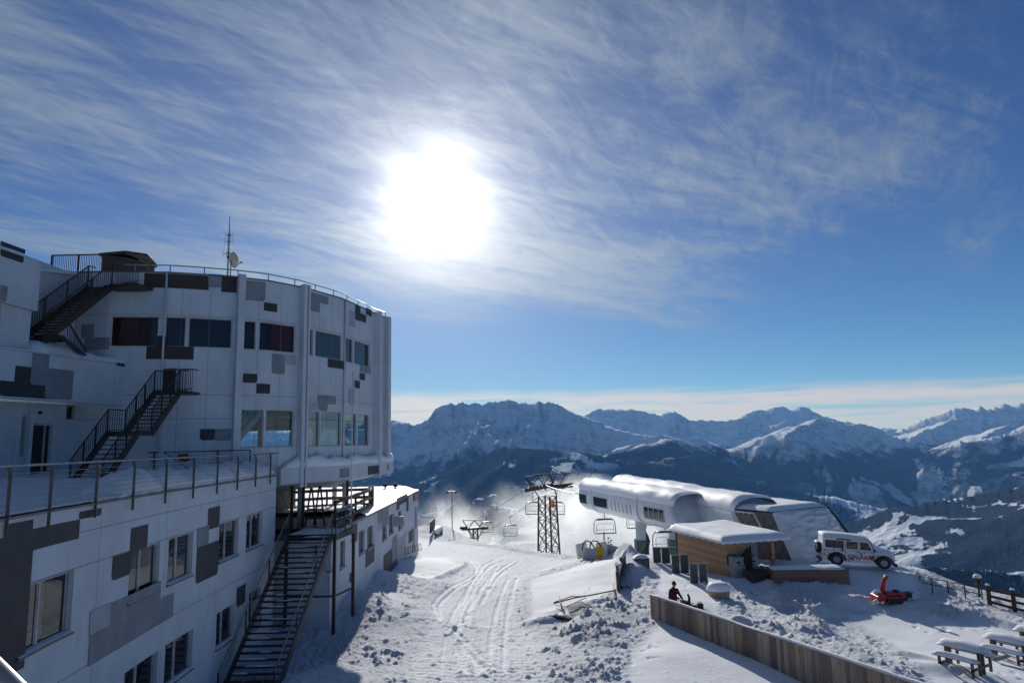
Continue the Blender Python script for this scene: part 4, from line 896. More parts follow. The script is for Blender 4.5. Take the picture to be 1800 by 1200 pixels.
# wall recessed under the band, with a glazed door and a narrow window
R3 = Facade([(F3.pt(0, 0, -1.5).x, F3.pt(0, 0).y), (F3.pt(F3.L, 0, -1.5).x, F3.pt(F3.L, 0).y + 2.5)])
dr = wpix(R3, (52, 743), (50, 852), (94, 743)); nw = wpix(R3, (32, 730), (30, 802), (47, 730))
dr = (dr[0], dr[1], zt1 + .15, dr[3]); bw = wpix(R3, (115, 711), (115, 738), (133, 712))
mb = MB(); wall_mesh(mb, R3, 0, R3.L, zt1 - .1, z30 + .02, [dr, nw, bw], depth=.2); mb.build('lower_wall', WHITE, B3)
window(B3, R3, nw, bars=(), sill=False, inner=False); window(B3, R3, bw, bars=(.3,), sill=False, inner=False)
a, b, c, d = dr; mb = MB(); fw = .09
for q in ((a, a + fw, c, d), (b - fw, b, c, d), (a + fw, b - fw, d - fw, d), (a + (b - a) * .68, a + (b - a) * .68 + .06, c, d - fw), (a + fw, b - fw, c, c + .12)): mb.onwall(R3, q[0], q[1], q[2], q[3], -.15, -.05)
DO = mb.build('door', FRAME, B3); mb = MB(); mb.onwall(R3, a + fw, b - fw, c + .12, d - fw, -.13, -.11); mb.build('pane', GLASS, DO); mb = MB(); mb.onwall(R3, a + (b - a) * .6, a + (b - a) * .62, c + 1, c + 1.25, -.05, 0); mb.build('handle', STEEL, DO)
for px in (27, 48, 104): s = R3.at(px, 790)[0]; mb = MB(); mb.onwall(R3, s - .09, s + .09, zt1, z30, .002, .12); mb.build('pilaster', WHITE, B3)
mb = MB(); s = R3.at(146, 725)[0]; q0 = R3.pt(s, zt1 + 2.6, .15); mb.obox(q0, (.3, .2, .32)); mb.build('wall_box', WHITE, B3)
s = R3.at(69, 725)[0]; mb = MB(); mb.tube([R3.pt(s, R3.at(69, 725)[1], .01), R3.pt(s, R3.at(69, 725)[1], .09)], .07, 10); mb.build('wall_lamp', BLACK, B3)
s = R3.at(170, 720)[0]; mb = MB(); mb.tube([R3.pt(s, z30 - .02, .4), R3.pt(s + .05, z30 - .5, .4), R3.pt(s - .06, z30 - .9, .4), R3.pt(s, z30 - 1.3, .4)], [.09, .07, .10, .05], 8); mb.build('hanging_hose', BLACK, B3, smooth=True)
# upper block at the far left, sloping roof
u0 = PX(0, 500, -19.2); U3 = Facade([(-19.9, 10), (PX(68, 520, -19.0).x, PX(68, 520, -19.0).y)])
uz1 = U3.at(66, 480)[1]; uz0 = U3.at(60, 545)[1]
mb = MB(); L = U3.L; ztop = lambda s: U3.at(1, 429)[1] + (U3.at(66, 466)[1] - U3.at(1, 429)[1]) * (s - U3.at(1, 429)[0]) / (L - U3.at(1, 429)[0])
wn = wpix(U3, (-30, 522), (-30, 600), (14, 534)); zw0 = U3.at(14, 600)[1]; wn = (wn[0], wn[1], zw0, U3.at(14, 534)[1])
wall_mesh(mb, U3, 0, L, z31 - .6, uz0, [wn], depth=.25, n=-.25)
ks3 = np.linspace(0, L, 12)
for a, b in zip(ks3, ks3[1:]):
    P8 = [U3.pt(a, uz0, -.9), U3.pt(b, uz0, -.9), U3.pt(b, uz0, 0), U3.pt(a, uz0, 0), U3.pt(a, ztop(a), -.9), U3.pt(b, ztop(b), -.9), U3.pt(b, ztop(b), 0), U3.pt(a, ztop(a), 0)]
    mb.hexa(P8)
e = U3.pt(L, 0, -.25); mb.face([(e.x, e.y, z31 - .6), (e.x - 3, e.y, z31 - .6), (e.x - 3, e.y, uz0), (e.x, e.y, uz0)])
mb.build('upper_wall', WHITE, B3)
o = window(B3, Facade([(U3.pt(0, 0, -.25).x, U3.pt(0, 0, -.25).y), (U3.pt(L, 0, -.25).x, U3.pt(L, 0, -.25).y)]), wn, bars=(), sill=False, depth=.2); o.data.materials[0] = GWOOD
patches(B3, U3, [(1, 423, 44, 447, 0), (1, 437, 41, 463, 0), (1, 500, 11, 531, 1)], into=('upper_wall',))
# back part of the roof running down behind the stair
bk0 = PY(40, 447, 27.2); bk1 = PY(138, 484, 31.0)
V3 = Facade([(bk0.x - .6, bk0.y - 3), (bk1.x, bk1.y)]); za0 = V3.at(60, 462)[1]; zb0 = V3.at(138, 484)[1]
mb = MB(); mb.hexa([V3.pt(0, z31 - .6, -.3), V3.pt(V3.L, z31 - .6, -.3), V3.pt(V3.L, z31 - .6, 0), V3.pt(0, z31 - .6, 0), V3.pt(0, za0 + .3, -.3), V3.pt(V3.L, zb0, -.3), V3.pt(V3.L, zb0, 0), V3.pt(0, za0 + .3, 0)])
mb.build('stair_side_wall', WHITE, B3)
mb = MB(); rows = []
for i in range(26):
    t = i / 25; p = U3.pt(0, 0, .06).lerp(V3.pt(V3.L, 0, .04), t); s = t * (L + 4)
    z = ztop(min(L, t * (L + 4))) if t * (L + 4) < L else None
    if z is None: f = (t * (L + 4) - L) / 4; z = ztop(L) * (1 - f) + zb0 * f
    hh = .10 + .10 * rng.random(); rows.append([Vector((p.x, p.y, z)), Vector((p.x - .05, p.y, z + hh)), Vector((p.x - .6, p.y, z + hh + .08)), Vector((p.x - 3.5, p.y, z + .12))])
mb.sheet(rows); mb.build('roof_snow', SNOWR, B3, smooth=True)

# ================================================================ outside metal stairs
def stair(name, label, A, B, width, n, side=(1, 0, 0), m=None, rails=(True, True), railh=1.0, bal=True, stringer=.26, landing=0.0, snow=False, wires=False, railmat=None, inset=0):
    """steps from foot A to head B, width along +side"""
    m = m or DSTEEL; A, B = Vector(A), Vector(B); sd = Vector(side).normalized(); T = thing(name, label, 'staircase', tuple(A)); run = Vector((B.x - A.x, B.y - A.y, 0)); dr = run.normalized()
    E = B + dr * landing
    for k in (0, 1):
        o = sd * width * k; mb = MB(); mb.bar(A + o - Vector((0, 0, .05)), B + o - Vector((0, 0, .05)), .06, stringer)
        if landing: mb.bar(B + o - dr * .05, E + o, .06, stringer * .8)
        mb.build('stringer', m, T)
    for i in range(n):
        p = A.lerp(B, (i + .5) / n) + sd * width / 2; rz = math.atan2(sd.y, sd.x); st = run.length / n
        mb = MB(); mb.obox(p, (width - .07, max(.20, st * .86), .045), rz=rz); t = mb.build('tread', m, T)
        if snow and rng.random() < .65:
            sb = MB(); w = width * (.15 + .45 * rng.random()); c = (rng.random() - .5) * (width - w) * .9; rows = []
            for a in range(7):
                u = a / 6; hh = .035 * math.sin(math.pi * u) ** .5 * (.5 + rng.random()); q = p + sd * (c + (u - .5) * w)
                rows.append([q + dr * (-.02) + Vector((0, 0, .024)), q + dr * .04 + Vector((0, 0, .03 + hh)), q + dr * .12 + Vector((0, 0, .024))])
            sb.sheet(rows); sb.build('tread_snow', SNOW, t, smooth=True)
    if landing:
        mb = MB(); c = (B + E) / 2 + sd * width / 2; mb.obox(c, (width - .07, landing, .06), rz=math.atan2(sd.y, sd.x)); mb.build('landing', m, T)
    for k in (0, 1):
        if not rails[k]: continue
        o = sd * (width * k) + Vector((0, 0, 0)); pts = [A + o, B + o] + ([E + o] if landing else []); mb = MB(); mb.tube([p + Vector((0, 0, railh)) for p in pts], .028, 6)
        if not wires: mb.tube([p + Vector((0, 0, .15)) for p in pts], .018, 5)
        R = mb.build('handrail', railmat or m, T); tot = (B - A).length; nb = int(tot / .14); bb = MB()
        if bal:
            for i in range(nb + 1): q = A.lerp(B, i / nb) + o; bb.bar(q + Vector((0, 0, .13)), q + Vector((0, 0, railh)), .018, .018)
            if landing:
                for i in range(int(landing / .13)): q = B.lerp(E, i / int(landing / .13)) + o; bb.bar(q + Vector((0, 0, .1)), q + Vector((0, 0, railh)), .018, .018)
            bb.build('balusters', m, R)
        if wires:
            for j in range(6): bb.tube([p + Vector((0, 0, .14 + j * .13)) for p in pts], .006, 4)
            bb.build('wires', STEEL, R)
        for i in range(4):
            q = A.lerp(B, i / 3) + o; pb = MB(); pb.bar(q - Vector((0, 0, .1)), q + Vector((0, 0, railh)), .05, .05); pb.build('post', m, R)
    return T
# stair from the terrace up to the round building
zT = zt1 + .15
fa = PY(122, 838, 26.4); fm = PY(188, 762, 28.2); f2 = PY(219, 762, 29.15); fb = PY(271, 690, 30.55)
stair('terrace_staircase', 'dark steel stair flight rising from the terrace snow to a middle landing', (fa.x, fa.y, zT - .1), fm, 1.25, 11, landing=.95)
US = stair('terrace_staircase', 'upper dark steel stair flight reaching the side of the round building', f2, fb, 1.12, 11, landing=.5)
pe = PY(336, 690, 30.3); mb = MB(); mb.bar((fb.x + 1.12, fb.y + .2, fb.z - .05), (pe.x, fb.y + .2, fb.z - .05), .8, .12); mb.build('landing', DSTEEL, US)
mb = MB(); a_ = Vector((fb.x + 1.12, fb.y - .2, fb.z)); b_ = Vector((pe.x, fb.y - .2, fb.z)); mb.tube([a_ + Vector((0, 0, 1)), b_ + Vector((0, 0, 1)), b_ + Vector((0, .5, 1))], .028, 6)
for k in range(9): q = a_.lerp(b_, k / 8); mb.bar(q, q + Vector((0, 0, 1)), .018, .018)
mb.bar(a_ + Vector((0, 0, .12)), b_ + Vector((0, 0, .12)), .03, .03); mb.build('landing_rail', DSTEEL, US)
dd = PY(290, 672, 33.4); SD = thing('side_door', 'brown door standing open at the head of the terrace stair', 'door', tuple(F2.pt(F2.at(297, 690)[0], fb.z, .03)))
SD.rotation_euler = (0, 0, 0); mb = MB(); mb.box(-.28, .28, -.08, 0, 0, 1.1); mb.build('leaf', mat('brown_door', (.05, .028, .022), .6), SD, loc=L0); mb = MB(); mb.box(.16, .22, -.12, -.08, .5, .6); mb.build('handle', STEEL, SD, loc=L0)
mb = MB(); mb.box(-.34, .34, -.09, -.002, 1.11, 1.18); mb.build('lintel', SILL, SD, loc=L0)
# stair up to the roof
ra = PY(79, 596, 27.4); rb = PY(196, 503, 30.4); rd = (rb - ra); rd.z = 0; rd.normalize(); wv = Vector((-rd.y, rd.x, 0)) * 1.35
RS = stair('roof_staircase', 'brown steel stair with barred railings climbing to the flat roof', tuple(ra + wv), tuple(rb + wv), 1.35, 18, side=tuple(-wv), m=BSTEEL, landing=.35, railh=1.08)
pe = PY(243, 497, 30.0); b0 = rb + Vector((0, .1, 0)); mb = MB(); mb.bar(b0 - Vector((.2, -.4, .03)), (pe.x, pe.y + .5, b0.z - .03), 1.1, .16); mb.build('landing', BSTEEL, RS)
a_ = rb + rd * .3; b_ = Vector((pe.x, pe.y, rb.z)); mb = MB()
for o_ in (Vector((0, 0, 0)),):
    mb.tube([a_ + o_ + Vector((0, 0, 1.08)), b_ + o_ + Vector((0, 0, 1.08)), b_ + Vector((0, 1.0, 1.08))], .03, 6); mb.bar(a_ + o_ + Vector((0, 0, .14)), b_ + o_ + Vector((0, 0, .14)), .03, .03)
    for k in range(15): q = (a_ + o_).lerp(b_ + o_, k / 14); mb.bar(q, q + Vector((0, 0, 1.08)), .018, .018)
mb.build('landing_rail', BSTEEL, RS)
RR = thing('roof_railing', 'brown barred railing at the top of the roof stair', 'railing', (-23, 33, 8.0))
p0 = PY(92, 449, 31.5); p1 = PY(182, 447, 34.0); mb = MB(); mb.tube([p0, p1], .035, 6); mb.tube([p0 - Vector((0, 0, .9)), p1 - Vector((0, 0, .9))], .03, 6)
for i in range(30): q = p0.lerp(p1, i / 29); mb.bar(q, q - Vector((0, 0, .9)), .018, .018)
mb.build('barred_panel', BSTEEL, RR)
for i in range(3): q = p0.lerp(p1, i / 2); mb = MB(); mb.bar(q, q - Vector((0, 0, 1.3)), .07, .07); mb.build('post', BSTEEL, RR)
# short stair down from the band terrace beside it
sa = PY(120, 566, 28.6); sb = PY(152, 618, 29.8); SR = thing('short_railing', 'short sloping brown railing below the roof stair', 'railing', (sa.x, sa.y, 4.0))
mb = MB(); mb.tube([sa, sb], .04, 6)
for i in range(9): q = sa.lerp(sb, i / 9); mb.bar(q, (q.x, q.y, 4.0), .02, .02)
mb.build('rail', BSTEEL, SR)
mb = MB(); s0 = PY(108, 592, 27.8); mb.bar((s0.x, s0.y, s0.z), (s0.x + .9, s0.y + .1, s0.z - .75), .5, .06); mb.bar((s0.x - 1.0, s0.y, s0.z - .1), (s0.x, s0.y, s0.z - .05), .5, .25); mb.build('landing_plate', BSTEEL, SR)

# ================================================================ annex
XA = -8.95; ZA = -4.1
F4 = Facade([(XA, 33.9), (XA, 64.1)])
B4 = thing('annex_building', 'low white annex with narrow windows and snow on its flat roof', 'building', (-14, 50, -10))
def W4(a, b, c, d): s0, zt = F4.at(a, b); _, zb = F4.at(a, c); return (s0, F4.at(d, b)[0], zb, zt)
H4 = [W4(580, 960, 1003, 583), W4(598, 952, 1000, 607), W4(631, 935, 976, 641), W4(646, 927, 967, 656), W4(672, 908, 951, 680), W4(684, 906, 940, 692), W4(700, 899, 932, 706)]
H4 = [(a, b, c, d) for a, b, c, d in H4]
mb = MB(); wall_mesh(mb, F4, 0, F4.L, -12, ZA, H4, depth=.2)
for a, b in (((XA, 64.1), (-10.2, 67)), ((-10.2, 67), (-22, 67)), ((-22, 67), (-22, 33.9)), ((-22, 33.9), (XA, 33.9))): mb.face([(*a, -13), (*b, -13), (*b, ZA), (*a, ZA)])
mb.build('wall', WHITE, B4)
for h in H4: window(B4, F4, h, bars=(.5,), inner=False, fw=.05)
patches(B4, F4, [(618, 919, 628, 950, 0), (642, 966, 658, 985, 0), (614, 1008, 622, 1018, 0), (663, 897, 683, 920, 1), (663, 920, 671, 928, 2), (697, 879, 702, 894, 0), (697, 876, 716, 880, 0), (714, 872, 718, 897, 0),
    (729, 891, 732, 927, 1), (718, 935, 727, 947, 0), (725, 934, 729, 965, 1), (674, 976, 698, 993, 0), (689, 945, 698, 980, 1), (698, 950, 713, 975, 2)])
joints(B4, F4, [('h', -5.05, 0, F4.L), ('h', -7.0, 0, F4.L)] + [('v', F4.at(p, 930)[0], -10, ZA) for p in (643, 660, 695, 711)])
s = F4.at(692, 915)[0]; mb = MB(); z = F4.at(692, 912)[1]; mb.onwall(F4, s - .02, s + .03, z - .5, z + .2, .002, .75); mb.build('open_casement', FRAME, B4)
roof = [(XA + .05, 33.9), (XA + .05, 64.2), (-10.15, 67.1), (-22, 67.1), (-22, 33.9)]
mb = MB(); mb.prism(roof, ZA - .12, ZA + .02); mb.build('roof_edge', SILL, B4)
rows = []
for i in range(70):
    y = 42 + (66.8 - 42) * i / 69; r = []
    for j in range(50):
        u = j / 49; x = (XA + .02 - max(0, y - 64.1) * .45) - u * 12.5; e = min(1, u * 14) * min(1, (66.9 - y) * 1.5)
        r.append((x, y, ZA + .02 + e * (.14 + .16 * float(fbm(np.array([x * .7]), np.array([y * .7]), 17, 3)[0]) + .10 * float(fbm(np.array([x * 2.5]), np.array([y * 2.5]), 18, 3)[0]))))
    rows.append(r)
mb = MB(); mb.sheet(rows); mb.build('roof_snow', SNOW, B4, smooth=True)
for px in (677, 695):
    q = PY(px, 853, 63); V = thing('roof_vent', 'small black roof vent cap, the %s of two on the annex roof' % ('left one' if px < 685 else 'right one'), 'vent', (q.x, q.y, ZA + .1), group='black vent caps on the annex roof')
    mb = MB(); mb.tube([(0, 0, 0), (0, 0, q.z - ZA)], .07, 8); mb.build('pipe', BLACK, V, loc=L0); z = q.z - ZA - .1
    mb = MB(); mb.tube([(0, 0, z - .12), (0, 0, z - .05), (0, 0, z + .12), (0, 0, z + .2)], [.12, .22, .20, .05], 10); mb.build('cap', BLACK, V, loc=L0)
# red sign with pale blue middle
sg = W4(726, 869, 881, 735.0); sg = (sg[0], min(sg[1], F4.L - .05), sg[2], sg[3])
SG = thing('wall_sign', 'small red and blue sign near the top corner of the annex', 'sign', tuple(F4.pt(sg[0], sg[2], 0)))
mb = MB(); mb.onwall(F4, sg[0], sg[1], sg[2], sg[3], .01, .09); mb.build('board', RED, SG)
a, b, c, d = sg; mb = MB(); mb.onwall(F4, a + (b - a) * .22, b - (b - a) * .1, c + (d - c) * .42, d - (d - c) * .12, .091, .098); mb.build('blue_panel', mat('pale_blue', (.16, .34, .55), .5), SG)
mb = MB(); w = (b - a) / 9
for k in range(6): mb.onwall(F4, a + w * (1.4 + k), a + w * (2.0 + k), c + (d - c) * .15, c + (d - c) * .28, .091, .097)
mb.onwall(F4, a + w * 2.5, a + w * 6, c + (d - c) * .6, c + (d - c) * .68, .0985, .102); mb.build('lettering_marks', LGREY, SG)
# bicycle rack at the annex corner
BR = thing('bike_rack', 'low metal bicycle rack at the snowy corner of the annex', 'bike rack', (XA + .3, 60, -9.3))
p0 = PX(712, 974, XA + .25); p1 = PX(742, 965, XA + .9); hoops = 5
mb = MB(); mb.tube([p0, p1], .03, 6); mb.build('base_bar', DSTEEL, BR)
for i in range(hoops):
    q = p0.lerp(p1, i / hoops); r = (p1 - p0) / hoops * .7; mb = MB(); mb.tube([q, q + Vector((0, 0, .45)), q + r * .3 + Vector((0, 0, .55)), q + r * .8 + Vector((0, 0, .5)), q + r + Vector((0, 0, 0))], .025, 6); mb.build('hoop', DSTEEL, BR)

# ================================================================ big outside stair and landing in front of the annex
g0 = PZ(401, 1200, -8.75); g1 = PZ(498, 1200, -8.75); h0 = PZ(513, 940, ZA); h1 = PZ(594, 940, ZA)
A0 = Vector((-11.0, 26.6, -8.95)); w = 2.15
BS = stair('outdoor_staircase', 'wide open dark steel stair dusted with snow climbing from the yard to the annex roof', (-11.0, 26.4, -9.05), (-10.75, 33.2, ZA), 2.05, 27, snow=True, bal=False, wires=True, railh=1.0, stringer=.30, railmat=STEEL)
# landing platform on posts
PL = thing('landing_platform', 'dark steel landing on tall posts at the head of the wide stair', 'platform', (-9.6, 34.3, ZA - .1))
mb = MB(); mb.prism([(-10.9, 33.25), (-8.55, 33.25), (-8.35, 35.6), (-8.95 + .07, 35.75), (-12.3, 35.75), (-12.3, 33.4)], ZA - .05, ZA + .02); mb.build('deck', DSTEEL, PL)
mb = MB(); mb.bar((-8.55, 33.2, ZA - .12), (-8.33, 35.65, ZA - .12), .08, .28); mb.bar((-12.3, 33.3, ZA - .12), (-8.55, 33.2, ZA - .12), .08, .24); mb.build('edge_beam', DSTEEL, PL)
for x, y in ((-8.6, 33.3), (-8.15, 35.2), (-10.9, 33.4)):
    mb = MB(); z = G(x, y) - .6; mb.bar((x, y, z), (x, y, ZA - .2), .14, .14, (0, 1, 0)); mb.build('post', DSTEEL, PL)
mb = MB(); mb.bar((-10.9, 33.4, -6.9), (-8.6, 33.3, -6.9), .08, .08); mb.bar((-8.6, 33.3, -6.9), (-8.15, 35.2, -6.9), .08, .08); mb.build('brace', DSTEEL, PL)
mb = MB(); rows = []
for i in range(14):
    rows.append([Vector((-10.8 + 2.3 * j / 13, 33.35 + 2.2 * i / 13, ZA + .025 + .09 * max(0, float(fbm(np.array([i * .45]), np.array([j * .45]), 33, 3)[0]) - .42) * 3 * (0 < i < 13) * (0 < j < 13))) for j in range(14)])
mb.sheet(rows); mb.build('trodden_snow', SNOWR, PL, smooth=True)
mb = MB(); a = [(-8.55, 33.3), (-8.4, 34.5), (-8.33, 35.6)]
for k in range(5): mb.tube([(x, y, ZA + .2 + k * .17) for x, y in a], .008, 4)
mb.build('wires', STEEL, PL)
for x, y in a: mb = MB(); mb.bar((x, y, ZA - .1), (x, y, ZA + 1.05), .05, .05); mb.build('rail_post', DSTEEL, PL)
mb = MB(); mb.tube([(x, y, ZA + 1.05) for x, y in a] , .025, 6); mb.build('handrail', STEEL, PL)
# timber rails round the roof terrace of the annex
TR = thing('timber_railing', 'snowy round timber railing round the near end of the annex roof', 'railing', (-9.8, 40, ZA))
c0 = PZ(655, 893, ZA + .15); c1 = PZ(657, 868, ZA + .15)
near = [Vector((-9.35, 36.2, 0)), Vector((-9.4, 41, 0)), Vector((-9.55, 46.2, 0))]; far = [Vector((-9.6, 46.6, 0)), Vector((-12.5, 46.2, 0)), Vector((-17, 44, 0)), Vector((-21, 42, 0))]
for ln in (near, far):
    for k, z in enumerate((.25, .75, 1.25)):
        mb = MB(); mb.tube([Vector((p.x, p.y, ZA + z)) for p in ln], .10 if k else .13, 8); o = mb.build('rail', GWOOD, TR, smooth=True)
        sb = MB(); snow = []
        for a, b in zip(ln, ln[1:]):
            n = max(2, int((b - a).length / .3))
            for i in range(n):
                if rng.random() < .4 and ln is near: q = a.lerp(b, (i + .5) / n); sb.obox((q.x, q.y, ZA + z + .11), (.11, .28, .03 + .03 * rng.random()), rx=.05 * rng.random())
        if sb.v: sb.build('rail_snow', SNOW, o, bevel=.012)
for ln in (near, far):
    for a, b in zip(ln, ln[1:]):
        n = max(1, int((b - a).length / 1.9))
        for i in range(n + 1): q = a.lerp(b, i / n); mb = MB(); mb.tube([(q.x + .02, q.y, ZA - .05), (q.x, q.y, ZA + 1.3)], .07, 8); mb.build('post', DWOOD, TR)
mb = MB(); mb.obox((-9.62, 46.5, ZA + .75), (.34, .25, 1.45)); mb.build('corner_post', GWOOD, TR, bevel=.03)
# terrace furniture: frames with pointed heads
for px, lab in ((546, 'left'), (561, 'right')):
    q = PY(px, 925, 37.5); top = PY(px, 857 if px < 550 else 853, 37.5).z - ZA
    T = thing('ski_rack_frame', 'narrow pointed timber frame on the annex terrace, the %s of the pair' % lab, 'frame', (q.x, q.y, ZA), group='pointed timber frames on the annex terrace')
    for s in (-1, 1): mb = MB(); mb.bar((s * .28, 0, 0), (s * .03, 0, top), .09, .07); mb.build('leg', DWOOD, T, loc=L0)
    for z in (.35, .8): mb = MB(); w = .27 * (1 - z / top); mb.bar((-w, .05, z), (w, .05, z), .05, .08); mb.build('rung', DWOOD, T, loc=L0)
for px, y1, Y, lab in ((514, 840, 36.0, 'tall slim dark post by the landing, leftmost of three'), (534, 839, 36.4, 'tall slim dark post by the landing, middle of three'), (611, 832, 41, 'tall dark post beside the white flagpole')):
    q = PY(px, y1, Y); mb = MB(); mb.bar((0, 0, 0), (0, 0, q.z - ZA + .2), .13, .13, (0, 1, 0)); mb.box(-.075, .075, -.075, .075, q.z - ZA + .201, q.z - ZA + .225); o = mb.build('terrace_post', DWOOD, loc=(q.x, q.y, ZA - .2)); tag(o, lab, 'post', 'tall dark posts on the annex terrace')
fp = PY(608, 932, 36.3); ft = PY(618, 658, 36.3)
FP = thing('flagpole', 'thin white flagpole rising in front of the round building', 'flagpole', (-8.45, 35.9, ZA - .3)); zt = ft.z - ZA + .3
mb = MB(); mb.tube([(0, 0, 0), (0, 0, zt * .5), (0, 0, zt)], [.045, .038, .022], 8); mb.build('pole', WPAINT, FP, loc=L0, smooth=True)
mb = MB(); mb.tube([(0, 0, zt), (0, 0, zt + .06)], .04, 8); mb.build('cap', STEEL, FP, loc=L0)
mb = MB(); mb.obox((0, 0, .25), (.2, .25, .1)); mb.obox((0, 0, .8), (.16, .2, .06)); mb.build('bracket', DSTEEL, FP, loc=L0)
# steel corner of the rail in front of the camera
CR = thing('balcony_rail', 'pale metal handrail end in the near bottom left corner', 'railing', (-1.6, 1.6, -1.2))
a = PY(-60, 1120, 1.9); b = PY(34, 1215, 1.75); c = b + (b - a) * 1.0
mb = MB(); mb.tube([a - (b - a) * 3, a, b, c], .022, 10); mb.build('handrail', STEEL, CR, smooth=True)
mb = MB(); mb.tube([a - (b - a) * 3, a - (b - a) * 3 - Vector((0, 0, 1))], .018, 8); mb.build('post', STEEL, CR); mb = MB(); mb.tube([c, c - Vector((0, 0, 1))], .018, 8); mb.build('post', STEEL, CR)
# ================================================================ lift station
def tube_hall(name, label, N, E, hw, hh, rings, wins, slits, colz, tailcut=2.2):
    N, E = Vector(N), Vector(E); T = thing(name, label, 'lift station', tuple((N + E) / 2)); ax = (E - N).normalized(); L = (E - N).length
    sd = Vector((ax.y, -ax.x, 0)).normalized() * -1      # towards the viewer's left
    sd = Vector((-ax.y, ax.x, 0)).normalized()
    if sd.x > 0: sd = -sd
    up = Vector((0, 0, 1))
    def ring(t, s=1.0, extra=0.0, n=36, off=0.0, a0=0.0, a1=2 * math.pi):
        out = []
        for k in range(n):
            a = a0 + (a1 - a0) * k / (n if a1 - a0 > 6.2 else n - 1); c, q = math.cos(a), math.sin(a); r = lambda v: math.copysign(abs(v) ** .78, v)
            z = r(q) * (hh + extra) * s; zo = off
            out.append(N + ax * t + sd * (r(c) * (hw + extra) * s) + up * (z + zo))
        return out
    mb = MB(); rows = []
    for t, s, o in ((0, .25, .25), (.10, .60, .2), (.35, .86, .10), (.8, .97, .02), (1.4, 1, 0), (L * .3, 1, 0), (L * .6, 1, 0), (L - tailcut, 1, 0)):
        r = ring(t, s, 0, 36, o * hh); rows.append(r + [r[0]])
    # slanted tail
    r = [p + ax * (tailcut * (.5 - .5 * (p.z - N.z - (E.z - N.z)) / hh) * 1.0) for p in ring(L - tailcut, 1)]; rows.append(r + [r[0]])
    mb.sheet(rows); mb.face(rows[0][:-1]); mb.face(rows[-1][:-1][::-1]); mb.build('shell', STW, T, smooth=True, weld=True)
    for t in rings:
        mb = MB(); rows = [ring(t - .12, 1, .02) , ring(t - .12, 1, .10), ring(t + .12, 1, .10), ring(t + .12, 1, .02)]; mb.sheet([r + [r[0]] for r in rows]); mb.build('seam_band', STW, T, smooth=False)
    for t0, t1, n in wins:
        mb = MB(); a0, a1 = rad(-22), rad(6)
        rows = [ring(t, 1, .015, 6, 0, a0, a1) for t in np.linspace(t0, t1, 5)]; mb.sheet(rows); w = mb.build('window', GLASS, T, smooth=True)
        mb = MB()
        for k in range(n + 1):
            t = t0 + (t1 - t0) * k / n; q = ring(t, 1, .03, 6, 0, a0, a1)
            for u, v in zip(q, q[1:]): mb.bar(u, v, .05, .04)
        for a in (a0, a1): mb.bar(ring(t0, 1, .03, 2, 0, a, a + .01)[0], ring(t1, 1, .03, 2, 0, a, a + .01)[0], .05, .04)
        mb.build('frame', STW, w)
    for t in slits: 
        mb = MB(); q = ring(t, 1, .015, 5, 0, rad(-24), rad(2))
        for u, v in zip(q, q[1:]): mb.bar(u, v, .05, .03)
        mb.build('slit', CHAR, T)
    # snow lying along the top
    mb = MB(); rows = []; m = int(L / .22)
    for i in range(m + 1):
        t = .15 + (L - tailcut * .6 - .15) * i / m; s = min(1, .60 + .5 * t / .9); r = []
        for k in range(19):
            a = rad(22) + rad(136) * k / 18; e = math.sin(math.pi * k / 18) ** .5
            th = e * (.12 + .30 * float(fbm(np.array([t * .38]), np.array([k * .22]), 71, 4)[0]) + .10 * float(vn(np.array([t * .5 + k * .25]), np.array([1.]), 7)[0]))
            th *= min(1, (i + 1) / 4, (m - i + 1) / 4); c, q = math.cos(a), math.sin(a); f = lambda v: math.copysign(abs(v) ** .78, v)
            r.append(N + ax * t + sd * (f(c) * (hw + .02 + th * .5) * s) + up * ((f(q) * (hh + .02) + th) * s + .12 * hh * max(0, 1 - t)))
        rows.append(r)
    mb.sheet(rows); mb.build('roof_snow', SNOW, T, smooth=True)
    for t, r in colz:
        p = N + ax * t; mb = MB(); g = G(p.x, p.y) - 1; mb.tube([(p.x, p.y, g), (p.x, p.y, p.z - hh * .8)], r, 20); mb.build('column', STW, T, smooth=True)
        mb = MB(); mb.box(p.x - r * 1.2, p.x + r * 1.2, p.y - r * 1.2, p.y + r * 1.2, g, PY(1125, 948, p.y).z); mb.build('column_base', TEAL, T, bevel=.03)
    return T
N1 = PY(1038, 865, 80); E1 = PY(1232, 897, 55.5); N1.z = E1.z = -6.05
Lt = (E1 - N1).length
def tt1(px):                                     # distance along the hall that shows at px
    d = ray(px, 880); e = E1 - N1; k = (N1.x * d.y - N1.y * d.x) / (e.y * d.x - e.x * d.y); return k * Lt
tube_hall('lift_station', 'near white tube shaped chairlift station hall with snow along its top', N1, E1, 1.75, 1.55, [tt1(1066), tt1(1150)],
          [(max(1.1, tt1(1026)), tt1(1058), 1), (tt1(1070), tt1(1096), 1), (tt1(1163), tt1(1200), 4)], [tt1(p) for p in (1103, 1110, 1117, 1124, 1131, 1138)], [(tt1(1124), .50)])
N2 = PY(1096, 851, 84); E2 = PY(1342, 893, 50); N2.z = E2.z = -5.95
tube_hall('lift_station', 'far snow covered chairlift station hall behind the near white tube', N2, E2, 1.9, 1.5, [8.0], [], [], [(16, .45)], tailcut=1.5)
